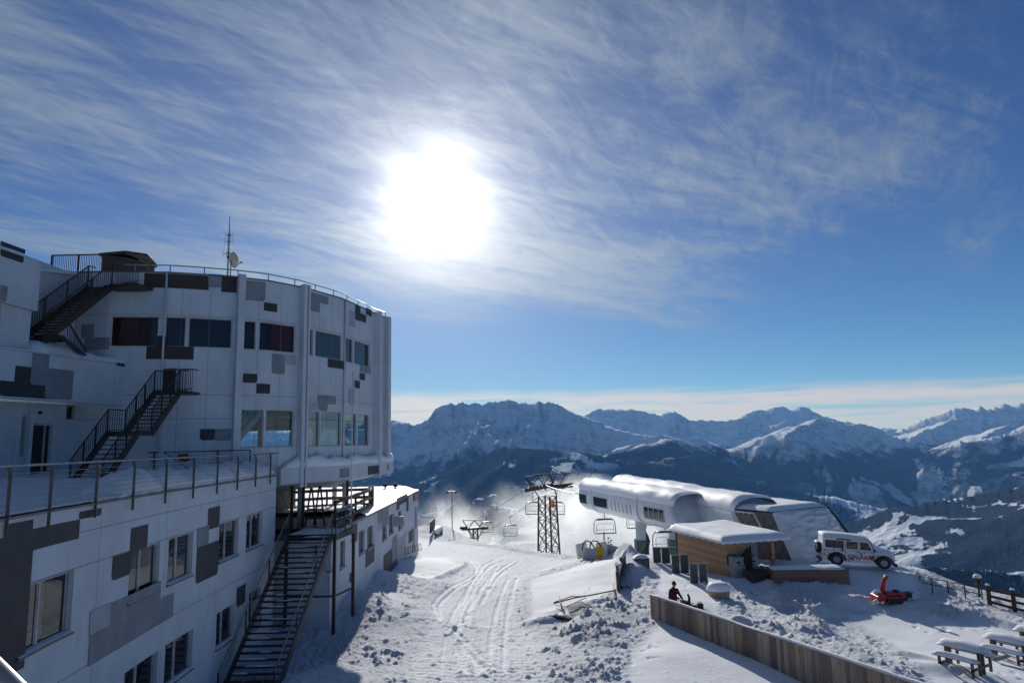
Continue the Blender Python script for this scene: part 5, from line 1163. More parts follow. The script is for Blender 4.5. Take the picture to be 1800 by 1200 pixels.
# machine house with sloping snowy front
MH = thing('machine_house', 'grey lift machine house with a steep snow covered front slope', 'building', (20, 50, -9.5))
a = PY(1287, 893, 51); b = PY(1356, 900, 48); c = PY(1453, 897, 51); d = PY(1352, 886, 57); f = PY(1406, 992, 45.8); g_ = PY(1508, 962, 49.5); h = Vector((a.x + 1.2, a.y - .3, -9.3)); hb = Vector((d.x, d.y, -9.3))
for p in (a, b, c, d): p.z = -5.15
mb = MB(); f0 = Vector((f.x, f.y, -9.4)); mb.face([a, b, f0, h]); mb.face([b, c, g_, f0]); mb.face([a, h, hb, d]); mb.face([a, b, c, d]); mb.face([c, d, hb, Vector((g_.x, g_.y, -9.3)), g_]); mb.build('wall', CONC, MH)
n = (c - b).cross(f0 - b).normalized(); n = n if n.y < 0 else -n; rows = []
for i in range(61):
    v = i / 60; L1 = b.lerp(f0, v); R1 = c.lerp(g_, v); r = []
    for j in range(56):
        u = j / 55; p = L1.lerp(R1, u); e = min(1, u * 9, (1 - u) * 9, v * 8 + .3); r.append(p + n * (.03 + e * (.05 + .34 * float(fbm(np.array([u * 3]), np.array([v * 4]), 91, 3)[0]) + .34 * float(ridged(np.array([u * 6]), np.array([v * 11]), 92, 4)[0]))))
    rows.append(r)
mb = MB(); mb.sheet(rows); mb.build('slope_snow', SNOWR, MH, smooth=True)
rows = []
for i in range(20):
    v = i / 19; L1 = a.lerp(d, v); R1 = b.lerp(c, v); r = []
    for j in range(20):
        u = j / 19; p = L1.lerp(R1, u); e = min(1, u * 12, (1 - u) * 12, v * 12 + .2, (1 - v) * 12); r.append(p + Vector((0, 0, .02 + e * (.30 + .12 * float(fbm(np.array([u * 3]), np.array([v * 3]), 93, 3)[0])))))
    rows.append(r)
mb = MB(); mb.sheet(rows); mb.build('roof_snow', SNOW, MH, smooth=True)
mb = MB(); mb.bar(c, g_, .22, .3); mb.bar(b + Vector((0, -.02, 0)), c, .1, .16); mb.build('roof_edge', DSTEEL, MH)
wa = a + Vector((.0, -.05, -.1)); wb = PY(1324, 898, 49.3) + Vector((0, -.06, 0)); wb.z = a.z - .1
mb = MB(); w0 = wa.copy(); w1 = wb.copy(); lo0 = w0 + Vector((.55, -.05, -1.15)); lo1 = w1 + Vector((.35, -.05, -1.15)); mb.face([w0, w1, lo1, lo0]); W_ = mb.build('window', GLASS, MH)
mb = MB()
for k in range(5): q = w0.lerp(w1, k / 4); q2 = lo0.lerp(lo1, k / 4); mb.bar(q, q2, .06, .06)
mb.bar(w0, w1, .08, .08); mb.bar(w1, PY(1342, 935, 47.8), .09, .09); mb.build('frame', WPAINT, W_)
mb = MB(); mp = PY(1451, 893, 51.5); mb.tube([mp, mp + Vector((0, 0, 1.35))], [.03, .015], 6); mb.build('aerial', DSTEEL, MH)
# ================================================================ timber hut
_n, _l, _r = PZ(1272, 956, -6.3), PZ(1176, 932, -6.3), PZ(1386, 948, -6.3); near = Vector((_n.x, _n.y)); e1 = Vector((_l.x, _l.y)) - near; e2 = Vector((_r.x, _r.y)) - near; HZ = -6.3
HU = thing('timber_hut', 'small larch clad hut with a thick slab of snow on its flat roof', 'hut', (14.5, 44, -8.8))
n1, n2 = e1.normalized(), e2.normalized(); ins = near + n1 * .3 + n2 * .35
FL = Facade([tuple(ins + n1 * (e1.length - .6)), tuple(ins)]); FR = Facade([tuple(ins), tuple(ins + n2 * (e2.length - .7))])
s1 = FR.at(1318, 1000)[0]
mb = MB(); mb.onwall(FL, 0, FL.L, -9.3, HZ, -.12, 0); mb.onwall(FR, .001, s1, -9.3, HZ, -.12, 0.001); mb.build('wall', HWOOD, HU)
mb = MB(); q = FR.pt(s1, 0, -.02); q3 = q + Vector((n1.x, n1.y, 0)) * 2.6; mb.bar((q.x, q.y, (HZ - 9.3) / 2), (q3.x, q3.y, (HZ - 9.3) / 2), .1, 3.0); q4 = Vector((FR.pt(FR.L, 0).x, FR.pt(FR.L, 0).y, 0)) + Vector((n1.x, n1.y, 0)) * 2.6
mb.bar((q3.x, q3.y, (HZ - 9.3) / 2), (q4.x, q4.y, (HZ - 9.3) / 2), .1, 3.0); mb.build('inner_wall', LGREY, HU)
wq = q3.lerp(q4, .55); mb = MB(); dv = Vector((n2.x, n2.y, 0)); mb.bar(Vector((wq.x, wq.y - .08, HZ - 1.0)) - dv * .6, Vector((wq.x, wq.y - .08, HZ - 1.0)) + dv * .6, .03, .7); W_ = mb.build('window', GLASS, HU)
mb = MB()
for k in (-.6, 0, .6): mb.bar(Vector((wq.x, wq.y - .1, HZ - 1.35)) + dv * k, Vector((wq.x, wq.y - .1, HZ - .65)) + dv * k, .06, .05)
for z in (-1.35, -.65): mb.bar(Vector((wq.x, wq.y - .1, HZ + z)) - dv * .6, Vector((wq.x, wq.y - .1, HZ + z)) + dv * .6, .05, .06)
mb.build('frame', FRAME, W_)
for px in (1361,): s = FR.at(px, 1000)[0]; q = FR.pt(s, 0, -.05); mb = MB(); mb.bar((q.x, q.y, -9.3), (q.x, q.y, HZ), .2, .2, (0, 1, 0)); mb.build('post', HWOOD, HU)
mb = MB(); mb.bar(FL.pt(FL.L, -7.0, .03) - Vector((0, 0, 2.2)), FL.pt(FL.L, HZ, .03), .06, .06)
rf = [near, near + e2, near + e2 + e1, near + e1]; mb2 = MB(); mb2.prism([tuple(p) for p in rf], HZ, HZ + .14); mb2.build('roof', HWOOD, HU)
mb = MB(); s = FL.at(1184, 950)[0]; mb.onwall(FL, 0, .14, -9.2, HZ - .01, .003, .06); mb.build('corner_board', mat('blue_grey_trim', (.05, .10, .15), .5), HU)
rows = []
for i in range(28):
    v = i / 27; r = []
    for j in range(28):
        u = j / 27; m = min(u, 1 - u, v, 1 - v); e = min(1, m * 14) ** .5; ov = .10 * (fbm(np.array([u * 7.]), np.array([v * 7.]), 101, 2)[0] - .3)
        uu = .5 + (u - .5) * (1.03 + ov * .1); vv = .5 + (v - .5) * (1.02 + ov * .1); p = near + e2 * uu + e1 * vv
        r.append((p.x, p.y, HZ + .142 + e * (.20 + .16 * float(fbm(np.array([u * 3.5]), np.array([v * 3.5]), 102, 3)[0]) + .12 * v)))
    rows.append(r)
mb = MB(); mb.sheet(rows); edge = [rows[0][j] for j in range(28)] + [rows[i][27] for i in range(1, 28)] + [rows[27][j] for j in range(26, -1, -1)] + [rows[i][0] for i in range(26, 0, -1)]
low_ = [(x, y, HZ + .02 - .05 * (k % 3 == 0)) for k, (x, y, z) in enumerate(edge)]; mb.sheet([edge + [edge[0]], low_ + [low_[0]]])
mb.build('roof_snow', SNOW, HU, smooth=True)
q = FR.pt(.25, -7.25, .09); mb = MB(); mb.obox(q, (.62, .1, .55), rz=math.atan2(n2.y, n2.x)); EB = mb.build('meter_box', DSTEEL, HU, bevel=.01)
mb = MB()
for u in (-.15, .15):
    for z in (-.14, .14): mb.obox(q + Vector((n2.x * u, n2.y * u - .06, z)), (.12, .03, .12), rz=math.atan2(n2.y, n2.x))
mb.build('gauge', LGREY, EB)
bn = FR.pt((FR.at(1276, 1000)[0] + FR.at(1322, 1000)[0]) / 2, 0, .42); BN = thing('recycling_bins', 'pale steel recycling cabinet with three slotted doors in front of the hut', 'bins', (bn.x, bn.y, GH(bn.x, bn.y) - .12), math.atan2(n2.y, n2.x))
mb = MB(); mb.box(-.78, .78, -.35, .35, 0, 1.32); mb.box(-.80, .80, -.37, .37, 1.321, 1.36); mb.build('cabinet', mat('brushed_pale_steel', (.34, .34, .33), .45, .4), BN, loc=L0, bevel=.02)
for k in range(3):
    mb = MB(); x0 = -.75 + k * .505; mb.box(x0, x0 + .49, -.375, -.352, .08, 1.28); Dd = mb.build('door', mat('pale_steel_door', (.38, .38, .37), .45, .3), BN, loc=L0)
    mb = MB(); mb.box(x0 + .12, x0 + .37, -.385, -.376, 1.0, 1.10); mb.box(x0 + .17, x0 + .32, -.385, -.376, .86, .91); mb.build('slot', BLACK, Dd, loc=L0)
# things under the hut roof
q = PY(1333, 1014, 41.6); CRT = thing('wooden_crate', 'dark brown wooden chest with a slanted lid under the hut roof', 'crate', (q.x, q.y, -8.75), .2)
mb = MB(); mb.box(-.6, .6, -.4, .4, 0, .85); mb.build('box', DWOOD, CRT, loc=L0, bevel=.02); mb = MB(); mb.obox((0, 0, .93), (1.35, .95, .07), rx=.18); mb.build('lid', DWOOD, CRT, loc=L0, bevel=.01)
q = PY(1328, 1005, 41.6); mb = MB(); rows = []
for i in range(9):
    z = i * .22; r0 = [.34, .36, .33, .30, .34, .37, .30, .18, .04][i]
    rows.append([(r0 * (1 + .15 * math.sin(k * 1.9 + i)) * math.cos(k * math.pi / 8) + .08 * math.sin(i), r0 * .8 * math.sin(k * math.pi / 8), z) for k in range(17)])
mb.sheet(rows); o = mb.build('covered_parasol', mat('dark_cover', (.02, .02, .022), .8), loc=(q.x - .2, q.y + .8, -8.3), smooth=True); tag(o, 'bulky dark cloth cover hanging behind the recycling cabinet', 'cover')
# long planter of weathered larch
p0 = PY(1363, 1036, 40.6); p1 = PY(1494, 1027, 40.4); L = (p1 - p0).length; rz = math.atan2(p1.y - p0.y, p1.x - p0.x)
PB = thing('timber_planter', 'long weathered larch planter box filled with snow beside the hut', 'planter', (p0.x, p0.y, -9.2), rz)
zp = PY(1363, 1003, p0.y).z + 9.2
mb = MB(); mb.box(0, L, 0, .06, 0, zp); mb.box(0, .06, .061, 1.5, 0, zp); mb.box(L - .06, L, .061, 1.5, 0, zp); mb.box(0.061, L - .061, 1.44, 1.5, 0, zp - .003); mb.build('box', HWOOD2, PB, loc=L0)
mb = MB(); mb.box(-.01, .02, -.012, .0, 0, zp + .0); mb.box(-.02, L + .02, -.02, .09, zp + .001, zp + .035); mb.build('cap_board', HWOOD2, PB, loc=L0)
rows = [[(u * L / 20 + .0, v * 1.44 / 8 + .05, zp - .05 + .22 * math.sin(math.pi * v / 8) ** .6 * (1 if 0 < u < 20 else .2) * (.7 + .5 * float(fbm(np.array([u * .5]), np.array([v * .4]), 8, 2)[0]))) for u in range(21)] for v in range(9)]
mb = MB(); mb.sheet(rows); mb.build('snow_fill', SNOW, PB, loc=L0, smooth=True)
mb = MB(); mb.bar((L + .02, .3, .55), (L + 1.1, .3, .0), .5, .05); mb.build('side_brace', DSTEEL, PB, loc=L0)
# dark wind screens
scr = [((1149, 988), (1162, 989), 1.0), ((1164, 989), (1178, 990), 1.0), ((1182, 1007), (1195, 1008), 1.12), ((1197, 1006), (1211, 1007), 1.1), ((1214, 1026), (1228, 1027), 1.15), ((1230, 1024), (1244, 1025), 1.1)]
nm = ['farthest left', 'farthest right', 'middle left', 'middle right', 'nearest left', 'nearest right']
for k, (u, v, hgt) in enumerate(scr):
    a = PG(*u); b = PY(v[0], v[1], a.y - .1); b.z = a.z; T = thing('wind_screen', 'upright dark glass wind screen on the snow ramp, %s of three pairs' % nm[k], 'wind screen', (a.x, a.y, a.z - .12), group='dark wind screens beside the hut')
    d = Vector((b.x - a.x, b.y - a.y, 0)); mb = MB(); mb.bar((0, 0, .1 + hgt / 2), (d.x, d.y, .1 + hgt / 2), .02, hgt); mb.build('pane', mat('smoked_screen', (.05, .06, .07), .35), T, loc=L0)
    for q in (Vector((0, 0, 0)), d): mb = MB(); mb.bar((q.x, q.y, -.3), (q.x, q.y, hgt + .14), .045, .045); mb.build('post', STEEL, T, loc=L0)
    mb = MB(); mb.bar((0, 0, hgt + .12), (d.x, d.y, hgt + .12), .03, .03); mb.build('top_rail', STEEL, T, loc=L0)
# snow topped tub
q = PG(1267, 1050); TB = thing('snow_topped_tub', 'low round beige tub with a big dome of snow on it', 'tub', (q.x, q.y + .3, q.z - .15))
mb = MB(); mb.tube([(0, 0, 0), (0, 0, .30), (0, 0, .55)], [.52, .56, .60], 20); mb.build('tub', mat('beige_tub', (.38, .30, .20), .7), TB, loc=L0, smooth=False)
rows = [[((.64 * math.cos(v * math.pi / 14) ** .6) * math.cos(u * math.pi / 12), (.62 * math.cos(v * math.pi / 14) ** .6) * math.sin(u * math.pi / 12), .50 + .42 * math.sin(v * math.pi / 14)) for u in range(25)] for v in range(8)]
mb = MB(); mb.sheet(rows); mb.build('snow_cap', SNOW, TB, loc=L0, smooth=True)
# board windbreak buried in snow, green crate, planter
WB = thing('board_windbreak', 'old board windbreak half buried in drifted snow', 'fence', (6, 42, -8.6))
a = PZ(1089, 1047, -8.45); pts = [PY(1089, 1047, a.y), PY(1084, 1015, 39.5), PY(1090, 985, 43), PY(1099, 968, 46)]
for i, (p, q) in enumerate(zip(pts, pts[1:])):
    mb = MB(); zt = [PY(1083, 1003, 37.5).z, -7.35, -7.1][i]; mb.bar((p.x, p.y, (zt - 9.0) / 2), (q.x, q.y, (zt - 9.0) / 2), .07, zt + 9.0); mb.build('board_panel', GWOOD, WB)
    mb = MB(); n = 9; rows = [[Vector((p.x, p.y, zt)).lerp(Vector((q.x, q.y, zt)), k / n) + Vector((o, 0, hh * (.6 + .6 * rng.random()))) for o, hh in ((-.10, -.04), (-.06, .09), (.03, .13), (.12, .03), (.13, -.08))] for k in range(n + 1)]; mb.sheet(rows); mb.build('snow_cap', SNOWR, WB, smooth=True)
for p in pts[:1]: mb = MB(); mb.bar((p.x, p.y - .06, -9), (p.x - .1, p.y - .06, PY(1083, 1003, p.y).z), .14, .14); mb.build('post', GWOOD, WB)
q = PZ(1101, 1044, -8.5); mb = MB(); o = thing('planter_box', 'small dark green planter box at the foot of the windbreak', 'planter', (q.x, q.y + .2, -8.75)); mb.box(-.33, .33, -.2, .2, 0, .5); mb.build('box', DWOOD, o, loc=L0, bevel=.02)
mb = MB()
for i in range(24): x = -.3 + .6 * rng.random(); mb.bar((x, 0, .48), (x + .15 * (rng.random() - .5), .1 * (rng.random() - .5), .6 + .12 * rng.random()), .03, .01)
mb.build('twigs', mat('evergreen_twigs', (.03, .10, .05), .8), o, loc=L0)
q = PZ(1129, 1001, -8.2); o = thing('green_chest', 'green grey chest with snow on its lid below the lift column', 'chest', (q.x, q.y + .3, -8.5)); mb = MB(); mb.box(-.45, .45, -.35, .35, 0, 1.0); mb.build('body', TEAL, o, loc=L0, bevel=.02)
mb = MB(); mb.box(-.47, -.43, -.37, -.351, 0, 1.0); mb.box(.43, .47, -.37, -.351, 0, 1.0); mb.box(-.43, .43, -.37, -.351, .92, 1.0); mb.build('trim', DSTEEL, o, loc=L0)
rows = [[(-.48 + .96 * u / 8, -.38 + .76 * v / 6, 1.0 + .22 * math.sin(math.pi * u / 8) ** .5 * math.sin(math.pi * v / 6) ** .5) for u in range(9)] for v in range(7)]; mb = MB(); mb.sheet(rows); mb.build('snow_cap', SNOW, o, loc=L0, smooth=True)
# dark carved figure post on the column foot
q = PY(1131, 975, 58); o = thing('rock_figure', 'rough dark pointed rock standing before the lift column foot', 'rock', (q.x, q.y, -10.6)); mb = MB(); rows = []
for i in range(9):
    r0 = [.42, .40, .36, .33, .28, .22, .18, .12, .02][i]; rows.append([(r0 * (1 + .3 * (rng.random() - .5)) * math.cos(k * math.pi / 5) + .12 * math.sin(i * 1.3) + .05 * i, r0 * math.sin(k * math.pi / 5), i * .39) for k in range(10)]); rows[-1].append(rows[-1][0])
mb.sheet(rows); mb.build('body', mat('dark_rock', (.07, .08, .08), .9, bump=.6), o, loc=L0)
# padded barriers and hoses by the crest
for px, py, w, hgt, m, lab, tl in ((1023, 975, .9, 1.2, WPAINT, 'white padded barrier mat at the left end of the crest pads', -.15), (1037, 983, 1.0, 1.1, LGREY, 'second white padded mat with black hoses by the crest', .2), (1052, 979, .7, 1.05, YEL, 'yellow padded mat among the barriers by the crest', .25), (1058, 975, .9, 1.25, WPAINT, 'upright white pad behind the yellow mat', -.1), (1077, 973, 1.3, .9, LGREY, 'grey leaning pad nearest the windbreak by the crest', .3)):
    q = PZ(px, py, -8.85); T = thing('padded_mat', lab, 'padded mat', (q.x, q.y, -9.1), .2, 'padded mats at the piste crest'); mb = MB(); mb.obox((0, 0, hgt / 2), (w, .22, hgt), ry=tl, rx=.15); mb.build('pad', m, T, loc=L0, bevel=.06)
    mb = MB(); mb.obox((0, -.13, hgt * .75), (w * .7, .02, .06), ry=tl, rx=.15); mb.build('strap', BLACK, T, loc=L0)
for k, (px, lab) in enumerate(((1030, 'black hose looped over the left white mats'), (1043, 'black hose arching over to the yellow mat'))):
    q = PZ(px, 978, -8.85); mb = MB(); mb.tube([(-.3, 0, .6), (-.2, 0, 1.1), (.0, 0, 1.35), (.35, 0, 1.25), (.6, 0, .9), (.75, 0, .4)], .05, 8); o = mb.build('black_hose', BLACK, loc=(q.x, q.y - .2, -8.95), smooth=True); tag(o, lab, 'hose')
q = PY(1063, 975, 60); T = thing('marker_pole', 'single steel pole standing under the nearest hanging chair', 'pole', (q.x, q.y, q.z - .8)); mb = MB(); z = PY(1063, 936, 60).z - q.z + .8; mb.tube([(0, 0, 0), (0, 0, z)], .05, 8); mb.build('pole', DSTEEL, T, loc=L0); mb = MB(); mb.tube([(0, 0, z), (0, 0, z + .05)], .08, 8); mb.build('cap', DSTEEL, T, loc=L0)
for px, y0, y1 in ((1070, 975, 943), (1074, 975, 948), (1026 - 8, 972, 962)):
    q = PY(px, y0, 62); z = PY(px, y1, 62).z - q.z; mb = MB(); mb.tube([(0, 0, -.5), (0, 0, z)], .025, 6)
    for f in (.45, .7, .95): mb.obox((.06, 0, z * f), (.18, .06, .08))
    o = mb.build('sensor_pole', DSTEEL, loc=tuple(q)); tag(o, 'thin pole with small sensors, %s' % {1070: 'taller one right of the steel pole', 1074: 'shorter one right of the steel pole', 1018: 'at the left of the padded mats'}[px], 'sensor pole')
# dug out net and bent rails in the snow bank
q = PZ(1010, 1070, -8.5); NT = thing('fallen_net_fence', 'fallen safety net fence with bent poles lying in the snow bank', 'net fence', (q.x, q.y, -8.6))
def S(px, py, up): 
    z = -8.6
    for _ in range(4): p = PZ(px, py, z); z = G(p.x, p.y) + up
    return PZ(px, py, z)
for pl_, r in (([(973, 1060), (1010, 1050), (1046, 1044), (1080, 1037)], .035), ([(974, 1058), (1004, 1048), (1030, 1047)], .025), ([(976, 1063), (995, 1066), (1003, 1062), (1030, 1050)], .02), ([(983, 1047), (985, 1062), (993, 1076)], .03), ([(1078, 1026), (1080, 1048), (1084, 1057)], .04)):
    mb = MB(); mb.tube([S(x, y, .22) for x, y in pl_], r, 7); mb.build('pole', GWOOD, NT, smooth=True)
mb = MB(); g0, g1, g2, g3 = S(996, 1064, .2), S(1022, 1056, .3), S(1042, 1066, .25), S(1002, 1077, .12)
for k in range(13): mb.bar(g0.lerp(g1, k / 12), g3.lerp(g2, k / 12), .014, .014)
for k in range(9): mb.bar(g0.lerp(g3, k / 8), g1.lerp(g2, k / 8), .014, .014)
mb.tube([g3, (g3 + g2) / 2 + Vector((0, 0, .12)), g2], .025, 6); mb.build('net', mat('net_cord', (.12, .10, .09), .9), NT)
mb = MB(); rows = []
cc = S(985, 1088, .0)
for i in range(9): rows.append([cc + Vector((-1.1 + 2.3 * j / 14, (i - 4) * .09 + .25 * math.sin(j * .4), .14 * math.sin(math.pi * i / 8) * math.sin(math.pi * j / 14) ** .5 + .05 * rng.random())) for j in range(15)])
mb.sheet(rows); o = mb.build('bare_earth', mat('wet_earth', (.07, .06, .055), .9, bump=.6), smooth=True); tag(o, kind='structure')

# ================================================================ person
def skin(name, pts, edges, radii, m, parent, sub=2, loc=L0):
    me = bpy.data.meshes.new(name); me.from_pydata(pts, edges, []); me.materials.append(m); o = bpy.data.objects.new(name, me); COL.objects.link(o); o.parent = parent; o.location = loc
    sk = o.modifiers.new('skin', 'SKIN'); sk.use_smooth_shade = True
    for v, r in zip(me.skin_vertices[0].data if me.skin_vertices else [], radii): pass
    if not me.skin_vertices:
        bm = bmesh.new(); bm.from_mesh(me); bm.verts.layers.skin.verify(); bm.to_mesh(me); bm.free()
    for v, r in zip(me.skin_vertices[0].data, radii): v.radius = r if isinstance(r, tuple) else (r, r)
    me.skin_vertices[0].data[0].use_root = True
    s = o.modifiers.new('sub', 'SUBSURF'); s.levels = sub; s.render_levels = sub; return o
pp = PY(1182, 1055, 34.4); PE = thing('person', 'person in dark red jacket and grey hat bending over a machine behind the plank fence', 'person', (pp.x, pp.y, pp.z - .85), 0)
# local: x right, y away, z up; hips at .85
P_ = [(0, 0, .88), (.02, 0, 1.10), (.05, -.01, 1.33), (.08, -.01, 1.44), (.10, -.01, 1.50),
      (-.11, .02, .84), (-.13, .0, .48), (-.12, .04, .08), (-.06, -.06, .02), (.12, .02, .84), (.20, -.02, .48), (.16, .06, .08), (.26, -.04, .02),
      (-.10, -.12, 1.36), (.06, -.22, 1.10), (.30, -.20, .96), (.20, -.10, 1.37), (.34, -.12, 1.14), (.46, -.16, .93)]
E_ = [(0, 1), (1, 2), (2, 3), (3, 4), (0, 5), (5, 6), (6, 7), (7, 8), (0, 9), (9, 10), (10, 11), (11, 12), (2, 13), (13, 14), (14, 15), (2, 16), (16, 17), (17, 18)]
R_ = [(.21, .17), (.22, .18), (.23, .16), (.10, .10), (.07, .07), .11, .08, .055, .05, .11, .08, .055, .05, .085, .065, .05, .085, .065, .05]
skin('body', P_, E_, R_, CLOTH, PE)
mb = MB(); rows = []
for i in range(9):
    a = math.pi * i / 8; rows.append([(.12 + .085 * math.sin(a) * math.cos(b_ * math.pi / 8), -.01 + .10 * math.sin(a) * math.sin(b_ * math.pi / 8), 1.60 + .125 * math.cos(a)) for b_ in range(17)])
mb.sheet(rows); mb.obox((.13, -.115, 1.585), (.025, .03, .04)); mb.obox((.13, -.10, 1.54), (.05, .02, .012)); mb.obox((.215, 0, 1.595), (.02, .035, .05)); mb.obox((.035, 0, 1.595), (.02, .035, .05))
for s in (-.03, .035): mb.obox((.13 + s, -.098, 1.61), (.018, .01, .01))
mb.build('head', SKIN, PE, loc=L0, smooth=True)
rows = [[(.12 + (.105 * math.sin(a)) * math.cos(k * math.pi / 8), -.0 + .118 * math.sin(a) * math.sin(k * math.pi / 8), 1.635 + .125 * math.cos(a)) for k in range(17)] for a in [math.pi * .52 * i / 6 for i in range(7)]]
mb = MB(); mb.sheet(rows); mb.tube([(.12 + .105 * math.cos(k * math.pi / 8), .118 * math.sin(k * math.pi / 8), 1.625) for k in range(17)], .018, 6, cap=False); mb.build('hat', HAT, PE, loc=L0, smooth=True)
for nm_, c in (('left', (.30, -.20, .96)), ('right', (.46, -.16, .93))):
    pts = [c, (c[0] + .05, c[1] - .01, c[2] - .06)]; ed = [(0, 1)]; rd = [.035, .035]
    for f in range(4): b0 = len(pts); pts += [(c[0] + .06 + f * .004, c[1] - .035 + f * .02, c[2] - .09), (c[0] + .085, c[1] - .04 + f * .02, c[2] - .115 + .004 * f), (c[0] + .07, c[1] - .035 + f * .018, c[2] - .14)]; ed += [(1, b0), (b0, b0 + 1), (b0 + 1, b0 + 2)]; rd += [.012, .010, .008]
    b0 = len(pts); pts += [(c[0] + .02, c[1] - .045, c[2] - .08), (c[0] + .03, c[1] - .05, c[2] - .11)]; ed += [(1, b0), (b0, b0 + 1)]; rd += [.013, .010]
    skin('glove', pts, ed, rd, BLACK, PE, 1)
q = PY(1206, 1062, 34.1); SB = thing('hand_snow_thrower', 'small dark red snow thrower the person is bending over', 'snow thrower', (q.x, q.y, q.z - .45))
mb = MB(); mb.box(-.3, .25, -.25, .25, .12, .5); mb.obox((-.05, 0, .56), (.4, .35, .16), ry=.2); mb.build('engine', mat('dark_red_cover', (.16, .02, .02), .5), SB, loc=L0, bevel=.04)
mb = MB(); mb.obox((.33, 0, .25), (.22, .6, .45), ry=-.1); mb.build('auger_housing', BLACK, SB, loc=L0, bevel=.03)
mb = MB(); mb.tube([(.15, 0, .5), (.17, 0, .75), (.10, 0, .95)], [.07, .06, .04], 8); mb.build('chute', BLACK, SB, loc=L0)
mb = MB(); mb.tube([(-.3, -.2, .3), (-.42, -.2, .8), (-.45, -.2, .84), (-.45, .2, .84), (-.42, .2, .8), (-.3, .2, .3)], .018, 6); mb.build('handle', BLACK, SB, loc=L0)
for s in (-.27, .27): mb = MB(); mb.tube([(-.12, s - .03, .15), (-.12, s + .03, .15)], .15, 14); mb.build('wheel', BLACK, SB, loc=L0)
q = PY(1231, 1074, 33.6); o = thing('dark_case', 'upright dark case standing on the lit snow behind the fence', 'case', (q.x, q.y, q.z - .1)); mb = MB(); mb.box(-.13, .13, -.15, .15, 0, .48); mb.build('body', BLACK, o, loc=L0, bevel=.02); mb = MB(); mb.tube([(-.06, 0, .48), (-.06, 0, .53), (.06, 0, .53), (.06, 0, .48)], .012, 6); mb.build('handle', BLACK, o, loc=L0)

# ================================================================ plank fence in the foreground
FP_ = [PZ(x, y, -7.25) for x, y in ((1142.5, 1046), (1215, 1073), (1293, 1099), (1389, 1131.5), (1498, 1166), (1600, 1199))]
fa_, fb_ = FP_[0], FP_[-1]; fd = (fb_ - fa_).normalized(); fL = (fb_ - fa_).length + 9; fn = Vector((-fd.y, fd.x, 0)); fn = fn if fn.y > 0 else -fn
# boards differ one from the next
BM = bpy.data.materials.new('weathered_boards'); BM.use_nodes = True; g = NG(BM.node_tree); b = g.n['Principled BSDF']
ge = g.add('ShaderNodeNewGeometry'); rnd = ge.outputs['Random Per Island']; pos = ge.outputs['Position']
gn = g.noise(g.vm('ADD', g.vm('MULTIPLY', pos, (9, 9, .9)).outputs[0], g.add('ShaderNodeCombineXYZ', ins={0: g.m('MULTIPLY', rnd, 40)}).outputs[0]).outputs[0], 1.4, 6, .65, .5)
c = g.mix(g.ss(rnd, .1, .95), (.21, .165, .14), (.47, .385, .32)); c = g.mix(g.ss(g.m('FRACT', g.m('MULTIPLY', rnd, 7.3)), .72, .98), c, (.42, .28, .18)); c = g.mix(g.ss(gn, .35, .70), c, g.mix(.45, c, (.07, .06, .05)))
kn = g.add('ShaderNodeTexVoronoi', ins={'Scale': 1.6}); g.l.new(g.vm('MULTIPLY', pos, (2.2, 2.2, 1)).outputs[0], kn.inputs['Vector']); c = g.mix(g.ss(kn.outputs['Distance'], .075, .03), c, (.03, .022, .018)); g.l.new(c, b.inputs['Base Color'])
b.inputs['Roughness'].default_value = .8; b.inputs['Specular IOR Level'].default_value = .2; bp = g.add('ShaderNodeBump', ins={'Strength': .6, 'Distance': .01, 'Height': gn}); g.l.new(bp.outputs[0], b.inputs['Normal'])
PF = thing('plank_fence', 'long fence of weathered upright planks with snow on its top rail', 'fence', tuple(fa_))
mb = MB(); t = 0
while t < fL:
    w = .145 + .06 * rng.random(); q = fa_ + fd * t; top = .0 - .03 * rng.random(); z = G(q.x, q.y) - .4; o = fn * (.012 * rng.random())
    c0, c1 = q + o, q + fd * (w - .008) + o; mb.bar((c0.x, c0.y, (z + fa_.z + top) / 2), (c1.x, c1.y, (z + fa_.z + top) / 2), .028, fa_.z + top - z); t += w
mb.build('planks', BM, PF)
mb = MB(); mb.bar(fa_ + fn * .03 + Vector((0, 0, .02)), fa_ + fd * fL + fn * .03 + Vector((0, 0, .02)), .14, .04); mb.build('top_rail', BM, PF)
for k in range(int(fL / 2) + 1): q = fa_ + fd * (k * 2 + .1) + fn * .09; mb = MB(); mb.bar((q.x, q.y, G(q.x, q.y) - .4), (q.x, q.y, fa_.z - .01), .1, .1); mb.build('post', GWOOD, PF)
mb = MB(); rows = []; n = int(fL / .12)
for i in range(n + 1):
    q = fa_ + fd * (fL * i / n) + fn * .03 + Vector((0, 0, .041)); hh = .02 + .05 * float(fbm(np.array([i * .12]), np.array([0.]), 41, 3)[0]) * (1 if i > 3 else .3); rows.append([q - fn * .07, q - fn * .05 + Vector((0, 0, hh)), q + fn * .03 + Vector((0, 0, hh * 1.3)), q + fn * .08])
mb.sheet(rows); mb.build('rail_snow', SNOW, PF, smooth=True)

# ================================================================ white off-road van on the mound
rw = PY(1470, 979, 42.5); fw_ = PY(1553, 986, 41.9); cd = (fw_ - rw).normalized(); SC = (fw_ - rw).length / 2.79
CAR = thing('parked_car', 'white snow capped off-road wagon with red lettering parked on the mound', 'car', tuple(rw)); 
yw = math.atan2(cd.y, cd.x); pt_ = -math.asin(cd.z); CAR.rotation_euler = (0, pt_, yw); CAR.scale = (SC, SC, SC * .92); CAR.location.z -= .10
